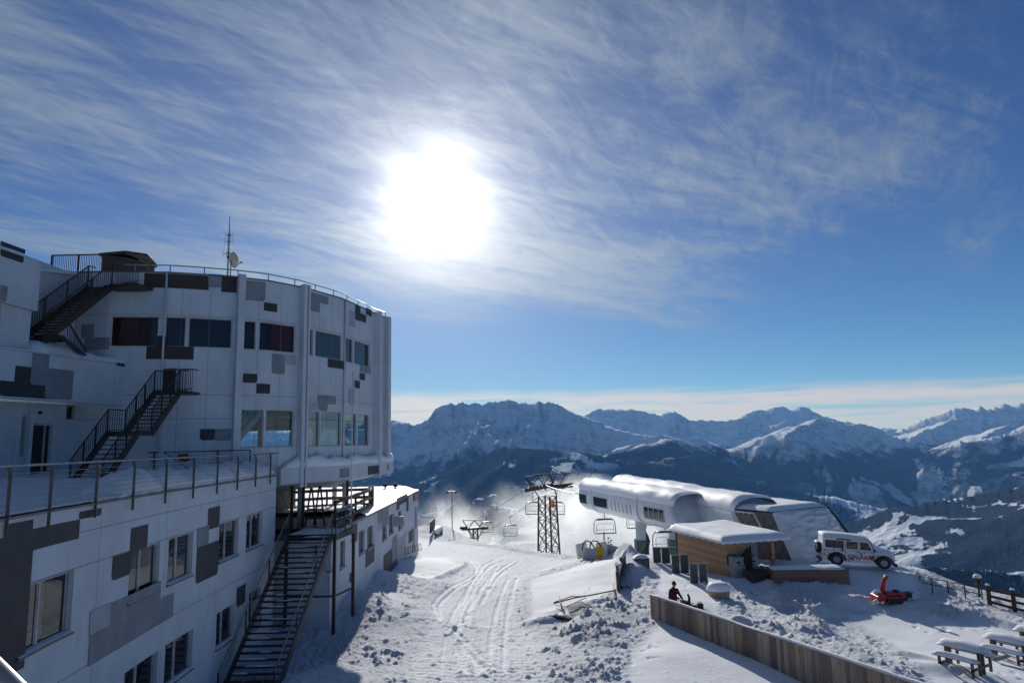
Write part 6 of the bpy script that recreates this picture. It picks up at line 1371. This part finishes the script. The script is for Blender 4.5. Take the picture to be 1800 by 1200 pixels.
# local: x forward from rear axle, y left (away from viewer), z up from axle height; right side at y=0 plane, body width 1.75
Wd = 1.75
def prof(mb, pts, y0, y1):
    n = len(pts); k = len(mb.v); mb.v += [(x, y0, z) for x, z in pts] + [(x, y1, z) for x, z in pts]; mb.f.append(tuple(range(k, k + n))); mb.f.append(tuple(k + n + i for i in reversed(range(n)))); mb.mi += [mb.cur] * 2
    for i in range(n): j = (i + 1) % n; mb.f.append((k + i, k + n + i, k + n + j, k + j)); mb.mi.append(mb.cur)
def arch(cx, r, z0, n=9): return [(cx + r * math.cos(math.pi * i / n), z0 + r * .95 * math.sin(math.pi * i / n)) for i in range(n + 1)]
lowp = [(-.85, .62), (-.85, -.08)] + [(x, z) for x, z in reversed(arch(0, .47, -.02))] + [(.50, -.12), (2.28, -.12)] + [(x, z) for x, z in reversed(arch(2.79, .48, -.02))] + [(3.42, -.02), (3.42, .50), (3.38, .66), (2.25, .74), (2.25, .66)]
mb = MB(); prof(mb, lowp, -.12, Wd - .12)
cab = [(-.85, .621), (2.25, .661), (2.27, .80), (1.96, 1.46), (-.80, 1.52)]; mb2 = MB(); prof(mb2, cab, -.06, Wd - .18); mb2.build('cabin', WPAINT, CAR, loc=L0, bevel=.04)
mb.build('body', WPAINT, CAR, loc=L0, bevel=.025)
for cx in (0, 2.79):
    for y in (-.14, Wd - .34):
        mb = MB(); mb.tube([(cx, y, 0), (cx, y + .22, 0)], .40, 28); w = mb.build('wheel', BLACK, CAR, loc=L0, bevel=.03); mb = MB(); mb.tube([(cx, y - .008, 0), (cx, y + .05, 0)], .21, 18); mb.build('rim', LGREY, w, loc=L0)
        mb = MB()
        for k in range(5): a = k * 1.2566; mb.tube([(cx + .12 * math.cos(a), y - .014, .12 * math.sin(a)), (cx + .12 * math.cos(a), y - .009, .12 * math.sin(a))], .035, 8)
        mb.build('rim_hole', BLACK, w, loc=L0)
for cx in (0, 2.79): mb = MB(); r1 = arch(cx, .47, -.02); mb.sheet([[(x, -.19, z) for x, z in r1], [(cx + (x - cx) * 1.2, -.19, z * 1.17 + .02) for x, z in r1], [(cx + (x - cx) * 1.2, -.121, z * 1.17 + .02) for x, z in r1]]); mb.build('wheel_arch', BLACK, CAR, loc=L0)
for x0, x1, n in ((-.66, .42, 2), (.62, 1.24, 2), (1.44, 2.06, 1)):
    mb = MB(); z0, z1 = .80, 1.27; sl = .0 if x1 < 2 else -.22
    mb.face([(x0, -.066, z0), (x1, -.066, z0), (x1 + sl, -.066, z1), (x0, -.066, z1)]); w = mb.build('side_window', GLASS, CAR, loc=L0)
    mb = MB(); mb.bar((x0, -.07, z0), (x1, -.07, z0), .02, .03); mb.bar((x0, -.07, z1), (x1 + sl, -.07, z1), .02, .03); mb.bar((x0, -.07, z0), (x0, -.07, z1), .03, .02, (0, 1, 0)); mb.bar((x1, -.07, z0), (x1 + sl, -.07, z1), .03, .02, (0, 1, 0))
    if n == 2: mb.bar(((x0 + x1) / 2, -.075, z0), ((x0 + x1) / 2, -.075, z1), .03, .02, (0, 1, 0))
    mb.build('window_trim', BLACK, w, loc=L0)
mb = MB(); mb.face([(2.285, .02, .80), (2.285, Wd - .26, .80), (2.0, Wd - .26, 1.42), (2.0, .02, 1.42)]); mb.build('windscreen', GLASS, CAR, loc=L0)
for x in (.52, 1.34, 2.24): mb = MB(); mb.box(x, x + .012, -.1235, -.1205, .0, .62); mb.box(x, x + .012, -.0635, -.0605, .64, 1.42); mb.build('door_seam', BLACK, CAR, loc=L0)
for x in (1.2, 2.05): mb = MB(); mb.box(x, x + .14, -.15, -.121, .58, .61); mb.build('door_handle', BLACK, CAR, loc=L0)
mb = MB(); mb.box(3.43, 3.56, -.15, Wd - .09, -.16, .02); mb.build('front_bumper', BLACK, CAR, loc=L0, bevel=.02)
for y in (-.02, Wd - .32): mb = MB(); mb.tube([(3.421, y + .08, .30), (3.45, y + .08, .30)], .10, 16); mb.build('headlight', mat('headlight_glass', (.5, .5, .5), .1), CAR, loc=L0)
mb = MB(); mb.box(3.421, 3.44, .25, Wd - .5, .12, .44); mb.build('grille', BLACK, CAR, loc=L0)
mb = MB(); mb.box(3.40, 3.44, -.14, -.122, .22, .32); mb.build('indicator', mat('red_lamp', (.5, .05, .02), .3), CAR, loc=L0)
mb = MB(); mb.tube([(-.88, .75, .62), (-1.08, .75, .62)], .39, 26); w = mb.build('spare_wheel', BLACK, CAR, loc=L0, bevel=.03); rows = [[(-1.0 + .16 * math.cos(k * math.pi / 6) * 1.0, .4 + .7 * j / 6, 1.0 + .14 * math.sin(k * math.pi / 6) * (math.sin(math.pi * (j + .3) / 6.6))) for k in range(7)] for j in range(7)]; mb = MB(); mb.sheet(rows); mb.build('spare_snow', SNOW, w, loc=L0, smooth=True)
mb = MB(); mb.box(-.95, -.86, .0, Wd - .25, -.2, -.05); mb.bar((-.9, .05, -.1), (-1.2, .05, -.35), .3, .03); mb.build('rear_step', BLACK, CAR, loc=L0)
mb = MB(); mb.obox((2.22, -.20, .82), (.08, .12, .2)); mb.bar((2.2, -.06, .75), (2.22, -.2, .78), .03, .03); mb.build('mirror', BLACK, CAR, loc=L0)
mb = MB(); mb.box(.0, .9, -.075, -.061, 1.35, 1.43); mb.build('roof_vent_strip', DSTEEL, CAR, loc=L0)
# coloured block pattern on the side
sq = MB(); R_i = [RED, CHAR, mat('blue_block', (.10, .13, .35), .5)]
for x, z, w, h_, c in ((-.80, .52, .10, .10, 1), (-.70, .42, .08, .08, 1), (-.82, .30, .12, .10, 1), (-.68, .22, .14, .07, 1), (-.80, .16, .08, .09, 2), (-.55, .40, .10, .06, 1), (-.50, .30, .14, .08, 1), (-.62, .12, .08, .05, 1), (-.35, .50, .08, .05, 1),
    (-.2, .62, .06, .1, 1), (.28, .62, .12, .14, 1), (.34, .56, .10, .07, 0), (.50, .50, .06, .08, 1), (.62, .02, .12, .08, 0), (.74, .09, .16, .10, 0), (.92, .02, .10, .12, 1), (.86, .12, .10, .1, 0), (.70, -.06, .08, .07, 2), (1.40, .46, .10, .12, 1), (1.44, .38, .08, .08, 2), (1.60, .52, .08, .08, 2),
    (1.90, .20, .20, .22, 0), (2.08, .26, .14, .20, 1), (2.02, .12, .10, .1, 0), (2.20, .16, .14, .06, 1), (2.16, .06, .18, .07, 1), (1.12, .54, .06, .06, 1), (.10, .52, .06, .05, 2), (1.30, .62, .05, .1, 1), (-.6, .56, .1, .05, 2), (2.40, .48, .06, .06, 2), (2.34, .03, .22, .05, 1)):
    sq.cur = c; sq.face([(x, -.1215, z), (x + w, -.1215, z), (x + w, -.1215, z + h_), (x, -.1215, z + h_)])
sq.build('side_pattern', R_i, CAR, loc=L0)
def text(body, size, m, parent, loc, rot, name='lettering', ext=.004, sx=1.0, bold=.0):
    cu = bpy.data.curves.new('t', 'FONT'); cu.body = body; cu.size = size; cu.extrude = ext; cu.offset = bold; cu.space_character = 1.08
    to = bpy.data.objects.new('t', cu); COL.objects.link(to); dg = bpy.context.evaluated_depsgraph_get(); me = bpy.data.meshes.new_from_object(to.evaluated_get(dg)); COL.objects.unlink(to); bpy.data.objects.remove(to)
    me.materials.clear(); me.materials.append(m); o = bpy.data.objects.new(name, me); COL.objects.link(o); o.parent = parent; o.location = loc; o.rotation_euler = rot; o.scale = (sx, 1, 1); return o
for k, (ch, x) in enumerate((('G', .68), ('A', .93), ('L', 1.17), ('A', 1.36), ('A', 1.60), ('X', 1.84), ('Y', 2.04))): text(ch, .36, RED, CAR, (x, -.124, .15 + (.02 if k % 2 else 0)), (math.pi / 2, 0, 0), 'letter', bold=.012)
text('www.galaaxy.ch', .085, CHAR, CAR, (1.0, -.124, .04), (math.pi / 2, 0, 0), 'small_lettering') if False else None
# snow on roof, bonnet and windscreen
sn = [(-.84, 1.50), (-.88, 1.62), (-.80, 1.76), (-.5, 1.80), (.5, 1.80), (1.4, 1.77), (1.86, 1.66), (2.12, 1.42), (2.42, 1.10), (2.8, .98), (3.2, .90), (3.46, .70), (3.46, .56)]
bs = [(-.80, 1.50), (-.8, 1.515), (-.78, 1.52), (-.5, 1.52), (.5, 1.50), (1.4, 1.48), (1.94, 1.46), (2.05, 1.3), (2.27, .82), (2.5, .74), (3.1, .68), (3.38, .64), (3.42, .5)]
rows = []
for j in range(11):
    v = j / 10; e = math.sin(math.pi * v) ** .35 if 0 < v < 1 else 0; y = -.16 + (Wd + .04) * v; rows.append([(bx + (x - bx) * e, y, bz + (z - bz) * e * (.85 + .25 * float(vn(np.array([x * 2.]), np.array([v * 3.]), 4)[0]))) for (x, z), (bx, bz) in zip(sn, bs)])
mb = MB(); mb.sheet(rows); mb.build('snow_cover', SNOW, CAR, loc=L0, smooth=True)

# ================================================================ red snow blower
q = PG(1572, 1060); SBW = thing('snow_blower', 'red tracked snow blower with a tall raised chute', 'snow blower', (q.x, q.y + .2, q.z + .02), -.08); SBW.scale = (.82, .82, .82)
k_ = 1.0
mb = MB(); prof(mb, [(-.45, .25), (.55, .25), (.75, .42), (.72, .62), (-.42, .66), (-.50, .5)], -.38, .38); mb.build('body', RED, SBW, loc=L0, bevel=.03)
mb = MB(); prof(mb, [(-1.1, .02), (-.62, .02), (-.52, .55), (-.80, .62), (-1.08, .45)], -.55, .55); mb.build('auger_housing', RED, SBW, loc=L0, bevel=.03)
mb = MB(); mb.tube([(-.55, 0, .5), (-.5, 0, .9), (-.36, 0, 1.35), (-.28, 0, 1.5)], [.17, .14, .12, .13], 12); mb.obox((-.24, 0, 1.56), (.2, .2, .18), ry=.5); mb.build('chute', RED, SBW, loc=L0)
for s in (-.36, .36):
    mb = MB(); prof(mb, [(-.5, .08), (-.38, -.02), (.6, -.02), (.78, .1), (.72, .28), (-.42, .28)], s - .09, s + .09); t_ = mb.build('track', BLACK, SBW, loc=L0, bevel=.02)
    for x in (-.34, .0, .32, .6): mb = MB(); mb.tube([(x, s - .10, .12), (x, s + .10, .12)], .09, 12); mb.build('track_wheel', DSTEEL, t_, loc=L0)
mb = MB(); mb.tube([(.7, -.25, .5), (1.0, -.25, .58), (1.25, -.25, .62)], .02, 6); mb.tube([(.7, .25, .5), (1.0, .25, .58), (1.25, .25, .62)], .02, 6); mb.tube([(1.25, -.25, .62), (1.25, .25, .62)], .02, 6); mb.obox((.95, 0, .45), (.4, .5, .3)); mb.build('handlebar', BLACK, SBW, loc=L0)
mb = MB(); mb.obox((0, -.385, .46), (.9, .012, .14)); mb.obox((.3, 0, .70), (.25, .4, .1)); mb.build('engine_grille', BLACK, SBW, loc=L0)
for x, y, z, r in ((-1.1, -.4, .12, .18), (-.82, -.45, .1, .14), (-.85, 0, .62, .2), (.62, -.42, .05, .12)):
    mb = MB(); rows = [[(x + r * 1.3 * math.sin(a) * math.cos(b_), y + r * math.sin(a) * math.sin(b_), z + r * .8 * math.cos(a)) for b_ in np.linspace(0, 2 * math.pi, 13)] for a in np.linspace(0, math.pi, 8)]; mb.sheet(rows); mb.build('snow_clod', SNOWR, SBW, loc=L0, smooth=True)

# ================================================================ picnic tables deep in snow
def snow_slab(L, W, t, seed, n=14, m=6):
    rows = []
    for i in range(n + 1):
        u = i / n; r = []
        for j in range(m + 1):
            v = j / m; e = (math.sin(math.pi * u) ** .28 if 0 < u < 1 else 0) * (math.sin(math.pi * v) ** .4 if 0 < v < 1 else 0); ov = 1.03 if e == 0 else 1.06
            r.append(((u - .5) * L * (1.0 + .02 * (e > 0)), (v - .5) * W * (1.04), (t * (.8 + .45 * float(fbm(np.array([u * 3 + seed]), np.array([v * 1.5]), seed, 2)[0]))) * e))
        rows.append(r)
    return rows
TL = PG(1672, 1168); TRr = PG(1722, 1177); tb = (TL + TRr) / 2
ta = math.atan2((TRr - TL).y, (TRr - TL).x)
def make_table():
    T = thing('picnic_table', 'snow laden picnic table with benches, nearest and leftmost of the three', 'picnic table', (tb.x, tb.y, tb.z + .06), TA, 'snow covered picnic tables')
    mb = MB(); mb.box(-1.0, 1.0, -.36, -.13, .76, .80); mb.box(-1.0, 1.0, -.12, .12, .76, .80); mb.box(-1.0, 1.0, .13, .36, .76, .80); mb.build('tabletop', GWOOD, T, loc=L0)
    mb = MB(); mb.sheet([[(x, y, z + .801) for x, y, z in r] for r in snow_slab(2.08, .80, .24, 3)]); mb.build('table_snow', SNOW, T, loc=L0, smooth=True)
    for s in (-1, 1):
        for x in (-.72, .72): mb = MB(); mb.box(x - .06, x + .06, s * .16 - .05, s * .16 + .05, -.2, .757); mb.build('leg', GWOOD, T, loc=L0)
    for x in (-.72, .72): mb = MB(); mb.box(x - .05, x + .05, -.85, .85, .06, .14); mb.build('cross_bar', GWOOD, T, loc=L0)
    mb = MB(); mb.box(-.66, .66, -.04, .04, .18, .27); mb.build('stretcher', GWOOD, T, loc=L0)
    for s in (-1, 1):
        mb = MB(); mb.box(-.98, .98, s * .80 - .15, s * .80 + .15, .42, .46); B_ = mb.build('bench', GWOOD, T, loc=L0)
        mb = MB(); mb.sheet([[(x, y + s * .80, z + .461) for x, y, z in r] for r in snow_slab(2.02, .38, .19, 5 + s)]); mb.build('bench_snow', SNOW, B_, loc=L0, smooth=True)
        for x in (-.72, .72): mb = MB(); mb.box(x - .05, x + .05, s * .80 - .05, s * .80 + .05, -.2, .418); mb.build('bench_leg', GWOOD, B_, loc=L0)
    T.scale = (.80, .80, .84); return T
_a, _b = PZ(1651, 1124, -8.45), PZ(1736, 1143, -8.45); TA = math.atan2(_b.y - _a.y, _b.x - _a.x)
tab = make_table()
t2 = PG(1776, 1158); dup(tab, location=(t2.x, t2.y, t2.z + .06), label='snow laden picnic table with benches, the middle one of the three'); t3 = PG(1828, 1143)
dup(tab, location=(t3.x, t3.y, t3.z + .06), label='snow laden picnic table cut by the right edge, farthest of the three')
# fences on the right
WF = thing('wire_fence', 'low dark rail fence running along the drop towards the wooden fence', 'fence', tuple(PZ(1640, 1034, -9.2)))
wp = [PG(1618, 1030), PG(1639, 1036), PG(1667, 1041), PG(1697, 1047), PG(1727, 1053)]
tops = []
for p, ty in zip(wp, (1011, 1016, 1021, 1027, 1034)): P = PY(0, ty, p.y); X = PY([1618, 1639, 1667, 1697, 1727][wp.index(p)], ty, p.y); tops.append(X); mb = MB(); mb.bar((p.x, p.y, p.z - .3), (p.x, p.y, X.z), .05, .05, (0, 1, 0)); mb.build('post', DSTEEL, WF)
for f in (1.0, .45): mb = MB(); mb.tube([Vector((p.x, p.y, p.z + (t.z - p.z) * f)) for p, t in zip(wp, tops)], .025, 6); mb.build('rail', DSTEEL, WF)
WD = thing('wooden_fence', 'dark wooden post and rail fence at the right edge above the valley', 'fence', tuple(PZ(1740, 1062, -9.35)))
dp = [(1740, 1062, 1028), (1784, 1074, 1036), (1832, 1087, 1044), (1885, 1101, 1053)]; bp_ = []
for x, y0, y1 in dp:
    p = PG(x, y0); zt = PY(x, y1, p.y).z; bp_.append((p, zt)); mb = MB(); mb.tube([(p.x, p.y, -10), (p.x, p.y, zt)], .11, 9); mb.build('post', DWOOD, WD); mb = MB(); mb.tube([(p.x, p.y, zt + .001), (p.x, p.y, zt + .07), (p.x, p.y, zt + .1)], [.12, .10, .02], 9); mb.build('snow_cap', SNOW, WD, smooth=True)
for (p, zp_), (q, zq_) in zip(bp_, bp_[1:]):
    for f in (.15, .45, .78): 
        mb = MB(); mb.bar((p.x, p.y, p.z + (zp_ - p.z) * f), (q.x, q.y, q.z + (zq_ - q.z) * f), .06, .13); mb.build('rail', DWOOD, WD)
p, zp_ = bp_[0]; mb = MB(); mb.bar((p.x, p.y, zp_ - .25), (p.x + 1.6, p.y + .9, zp_ - .6), .1, .1); mb.build('loose_rail', DWOOD, WD)
q = PG(1722, 1048); zt = PY(1722, 1012, q.y).z - q.z; BF = thing('bird_feeder', 'small bird feeder on a post capped with a ball of snow', 'bird feeder', tuple(q))
mb = MB(); mb.tube([(0, 0, -.3), (0, 0, zt - .45)], .06, 8); mb.build('post', DWOOD, BF, loc=L0); mb = MB(); mb.box(-.17, .17, -.15, .15, zt - .45, zt - .41)
for sx in (-.14, .14):
    for sy in (-.12, .12): mb.bar((sx, sy, zt - .41), (sx, sy, zt - .12), .03, .03)
mb.obox((0, .0, zt - .28), (.16, .14, .24)); mb.build('house', DWOOD, BF, loc=L0)
mb = MB(); mb.box(-.22, .22, -.2, .2, zt - .12, zt - .08); mb.build('roof', DWOOD, BF, loc=L0)
rows = [[(.23 * math.cos(a) ** .6 * math.cos(b_), .21 * math.cos(a) ** .6 * math.sin(b_), zt - .08 + .20 * math.sin(a)) for b_ in np.linspace(0, 2 * math.pi, 17)] for a in np.linspace(0, math.pi / 2, 6)]; mb = MB(); mb.sheet(rows); mb.build('snow_cap', SNOW, BF, loc=L0, smooth=True)

# ================================================================ chairlift
def lattice(mb, base, top, z0, z1, rot, n, t=.09, tb=.06):
    C = []
    for k in range(4):
        a = rot + k * math.pi / 2; C.append((Vector((base * math.cos(a), base * math.sin(a), z0)), Vector((top * math.cos(a), top * math.sin(a), z1))))
    for a, b in C: mb.bar(a, b, t, t)
    fz = [0]; h = 1.0
    for i in range(n): fz.append(fz[-1] + h); h *= .93
    fz = [f / fz[-1] for f in fz]
    for i in range(n):
        for k in range(4):
            a, b = C[k]; c, d = C[(k + 1) % 4]; p, q = a.lerp(b, fz[i]), a.lerp(b, fz[i + 1]); r, s = c.lerp(d, fz[i]), c.lerp(d, fz[i + 1])
            mb.bar(p, s, tb, tb * .7); mb.bar(r, q, tb, tb * .7); mb.bar(q, s, tb, tb * .7)
Yp = 104.0
pb = PY(965, 970, Yp); ptp = PY(962, 872, Yp); PYL = thing('lift_pylon', 'tall dark lattice chairlift pylon rising from the snow mist', 'pylon', (pb.x, pb.y, pb.z))
h_ = ptp.z - pb.z; wb_ = (PY(985, 970, Yp).x - PY(946, 970, Yp).x) / 2; wt_ = (PY(979, 872, Yp).x - PY(947, 872, Yp).x) / 2
mb = MB(); ext = 9.0; lattice(mb, wb_ + (wb_ - wt_) * ext / h_, wt_, -ext, h_, rad(12), 8, .22, .10); mb.build('lattice_tower', DSTEEL, PYL, loc=L0)
def arm(parent, cx, z, w0, w1, tilt, up, nb, m=DSTEEL):
    mb = MB(); a = Vector((cx - w0, 0, z)); b = Vector((cx + w1, 0, z + tilt)); mb.bar(a, b, .5, .35); mb.build('cross_arm', m, parent, loc=L0)
    return a, b
def PL_(px, py): p = PY(px, py, Yp); return Vector((p.x - pb.x, 0, p.z - pb.z))
for u, v, s in (((922, 862), (972, 853), .45), ((968, 857), (1006, 853), .45)):
    mb = MB(); mb.bar(PL_(*u) + Vector((0, -.9, 0)), PL_(*v) + Vector((0, -.9, 0)), .3, s * .8); mb.bar(PL_(*u) + Vector((0, .9, 0)), PL_(*v) + Vector((0, .9, 0)), .3, s * .8); T_ = mb.build('sheave_train', DSTEEL, PYL, loc=L0)
    mb = MB()
    for k in range(8): c = PL_(*u).lerp(PL_(*v), (k + .5) / 8) + Vector((0, -1.1, .25)); mb.tube([c, c + Vector((0, .12, 0))], .26, 12)
    mb.build('sheave', BLACK, T_, loc=L0)
for u, v in (((947, 872), (922, 838)), ((947, 862), (922, 838)), ((922, 838), (966, 833)), ((966, 833), (979, 872)), ((950, 860), (968, 832)), ((966, 833), (975, 850)), ((975, 838), (968, 858)), ((940, 834), (994, 832)), ((994, 832), (985, 850)), ((932, 855), (948, 838)), ((960, 862), (947, 838))):
    mb = MB(); mb.bar(PL_(*u), PL_(*v), .16, .16); mb.build('brace', DSTEEL, PYL, loc=L0)
s0, s1 = PL_(967, 877), PL_(974, 889); mb = MB(); mb.box(s0.x, s1.x, -1.9, -1.84, s1.z, s0.z); SGN = mb.build('number_plate', ORNG, PYL, loc=L0)
mb = MB(); mb.box(s0.x + .1, s1.x - .1, -1.92, -1.901, s1.z + .04, s1.z + (s0.z - s1.z) * .38); mb.build('lower_field', RED, SGN, loc=L0); mb = MB(); mb.box(s0.x + .22, s1.x - .22, -1.93, -1.9, s0.z - .42, s0.z - .2); mb.build('dark_mark', BLACK, SGN, loc=L0)
# second, farther pylon with V arms
Y2 = 130.0
def P2(px, py): return PY(px, py, Y2)
o2 = P2(836, 955); PY2 = thing('lift_pylon', 'farther short chairlift pylon with a wide V shaped head', 'pylon', tuple(o2))
def Q2(px, py): return P2(px, py) - o2
mb = MB(); h2 = (P2(836, 930) - o2).z; lattice(mb, .75, .6, -14, h2, rad(45), 10, .16, .1); mb.build('lattice_tower', DSTEEL, PY2, loc=L0)
mb = MB(); mb.bar(Q2(812, 930), Q2(856, 927), .5, .4); mb.build('cross_arm', DSTEEL, PY2, loc=L0)
for u, v in (((831, 941), (813, 914)), ((831, 941), (852, 914)), ((813, 914), (852, 914)), ((834, 914), (824, 928)), ((834, 914), (846, 928)), ((840, 945), (850, 930)), ((830, 945), (822, 930))):
    mb = MB(); mb.bar(Q2(*u), Q2(*v), .16, .16); mb.build('brace', DSTEEL, PY2, loc=L0)
for u in (815, 852):
    mb = MB()
    for k in range(3): c = Q2(u + (k - 1) * 4, 929) + Vector((0, -.5, .2)); mb.tube([c, c + Vector((0, .14, 0))], .28, 10)
    mb.build('sheave', BLACK, PY2, loc=L0)
def cable(lab, pts):
    mb = MB(); out = []
    P = [PY(*p) for p in pts]
    for a, b in zip(P, P[1:]):
        n = 6; sag = (b - a).length * .006
        for k in range(n): t = k / n; q = a.lerp(b, t); q.z -= sag * 4 * t * (1 - t); out.append(q)
    out.append(P[-1]); mb.tube(out, .05, 6); o = mb.build('lift_cable', STEEL, smooth=True); tag(o, lab, 'cable', 'chairlift cables'); return o
cable('left steel chairlift cable from the far pylon over the lattice pylon to the near hall', [(805, 932, 150), (853, 903, 128), (926, 858, 106), (960, 853, 103), (1020, 868, 81)])
cable('right steel chairlift cable from the lattice pylon arm into the station', [(835, 945, 145), (897, 908, 122), (945, 874, 108), (1006, 852, 101), (1018, 854, 82)])
def chair():
    T = thing('lift_chair', 'x', 'lift chair', (0, 0, 0), 0, 'chairs hanging from the chairlift cable'); w = 1.15
    mb = MB(); mb.bar((0, 0, 0), (0, .05, -1.2), .07, .07); mb.bar((-.2, 0, 0), (.2, 0, 0), .12, .1); mb.build('hanger', DSTEEL, T, loc=L0)
    mb = MB(); R = lambda pts: mb.tube(pts, .045, 7)
    R([(-w, 0, -3.15), (-w - .06, .1, -2.9), (-w + .0, .15, -1.9), (-w + .15, .1, -1.5), (0, .05, -1.35), (w - .15, .1, -1.5), (w, .15, -1.9), (w + .06, .1, -2.9), (w, 0, -3.15)]); mb.build('frame', DSTEEL, T, loc=L0, smooth=True)
    mb = MB(); mb.bar((-w, -.15, -3.15), (w, -.15, -3.15), .65, .10); mb.build('seat', BLACK, T, loc=L0, bevel=.02)
    mb = MB(); mb.bar((-w + .05, -.3, -3.08), (w - .05, -.3, -3.08), .25, .05); mb.build('seat_snow', SNOW, T, loc=L0, bevel=.02)
    mb = MB(); mb.tube([(-w + .25, -.1, -2.95), (-w + .2, -.1, -2.2), (-w + .35, -.1, -1.95), (w - .35, -.1, -1.95), (w - .2, -.1, -2.2), (w - .25, -.1, -2.95)], .028, 6); mb.tube([(-w + .1, .1, -2.75), (w - .1, .1, -2.75)], .03, 6); mb.build('restraint_bar', STEEL, T, loc=L0)
    rows = [[(x, -.45 + .9 * v / 5, -1.5 + .20 * math.cos((v - 2.5) * .5) - .1 * (x / w) ** 2) for x in np.linspace(-w * .72, w * .72, 9)] for v in range(6)]; mb = MB(); mb.sheet(rows); o = mb.build('canopy', mat('tinted_canopy', (.03, .04, .045), .4), T, loc=L0, smooth=True); sd = o.modifiers.new('t', 'SOLIDIFY'); sd.thickness = .03
    return T
c0 = chair(); CH = [(855, 903, 128, 'hanging chair closest to the far pylon, leftmost in the row'), (897, 908, 122, 'hanging chair alone between the two pylons'), (936, 866, 108, 'hanging chair on the left side of the lattice pylon'), (978, 866, 106, 'hanging chair half hidden at the right of the lattice pylon'),
     (1062, 893, 76, 'hanging chair under the nose of the near station hall'), (1117, 882, 88, 'distant chair showing behind the white station column'), (1168, 912, 66, 'hanging chair between the station column and the timber hut')]
for k, (x, y, Y, lab) in enumerate(CH):
    p = PY(x, y, Y); o = c0 if k == 0 else dup(c0); o.location = p; o['label'] = lab; o.rotation_euler = (0, 0, rad(8 * math.sin(k * 2.1)))
    if k in (4, 6): o.scale = (1, 1, .82)
# lamp mast, black gate panel and rails by the crest
q = PY(795, 945, 84); z = PY(793, 862, 84).z - q.z; o = thing('lamp_mast', 'slender lamp mast standing at the road crest', 'lamp mast', (q.x, q.y, q.z - .5)); mb = MB(); mb.tube([(0, 0, 0), (0, 0, z + .5)], [.07, .05], 8); mb.build('pole', STEEL, o, loc=L0, smooth=True); mb = MB(); mb.bar((-.5, 0, z + .4), (.5, 0, z + .4), .08, .08); mb.build('cross_piece', STEEL, o, loc=L0)
for s in (-.5, .5): mb = MB(); mb.obox((s, -.05, z + .3), (.3, .2, .16), rx=.4); mb.build('lamp_head', DSTEEL, o, loc=L0)
q = PZ(757, 938, -9.7); G1 = thing('ramp_railing', 'black railing panel beside a white ramp beyond the annex corner', 'railing', (q.x, q.y, -9.8))
a = PY(755, 938, 75); b = PY(764, 929, 82); at_ = PY(755, 918, 74); bt = PY(764, 909, 82); mb = MB(); mb.hexa([a, b, b + Vector((.06, 0, 0)), a + Vector((.06, 0, 0)), at_, bt, bt + Vector((.06, 0, 0)), at_ + Vector((.06, 0, 0))]); mb.build('dark_panel', BLACK, G1)
c_ = PY(737, 909, 82); mb = MB(); mb.tube([c_, bt], .05, 6); mb.tube([bt, at_], .05, 6); mb.build('top_rail', STEEL, G1)
mb = MB(); c2 = PY(737, 927, 82)
for k in range(14): u = c_.lerp(bt, k / 13); v = c2.lerp(b, k / 13); mb.bar(u, v, .03, .03)
mb.build('balusters', STEEL, G1)
q = PG(769, 942); o = thing('snow_ramp_wall', 'short snow topped retaining wall beside the black railing', 'wall', (q.x, q.y, q.z - .5)); mb = MB()
mb.hexa([(-.35, 0, 0), (.1, 0, 0), (.3, 2.5, 0), (-.5, 2.5, 0), (-.35, 0, .9), (.1, 0, .6), (.3, 2.5, 1.0), (-.5, 2.5, 1.2)]); mb.build('wall', CONC, o, loc=L0, bevel=.03); mb = MB(); mb.hexa([(-.38, -.05, .91), (.12, -.05, .61), (.32, 2.5, 1.01), (-.52, 2.5, 1.21), (-.38, 0, 1.15), (.1, 0, .85), (.3, 2.5, 1.25), (-.5, 2.5, 1.4)]); mb.build('snow_top', SNOW, o, loc=L0, bevel=.06)
o = thing('crest_rail', 'low horizontal steel rail on posts in front of the far pylon', 'railing', tuple(PY(815, 945, 100))); mb = MB(); a = PY(795, 945, 90); b = PY(843, 945, 110); mb.bar(a, b, .12, .12); mb.build('rail', DSTEEL, o)
for f in (.15, .5, .85): mb = MB(); q = a.lerp(b, f); mb.bar(q, q - Vector((0, 0, 4)), .1, .1); mb.build('post', DSTEEL, o)
q = PY(803, 944, 94); o = thing('crest_lamp', 'small lamp on a short post above the crest rail', 'lamp', tuple(q)); mb = MB(); z = PY(803, 938, 94).z - q.z; mb.bar((0, 0, -3), (0, 0, z), .07, .07); mb.build('post', DSTEEL, o, loc=L0); mb = MB(); mb.obox((.1, 0, z + .12), (.5, .3, .25)); mb.build('lamp_head', BLACK, o, loc=L0)
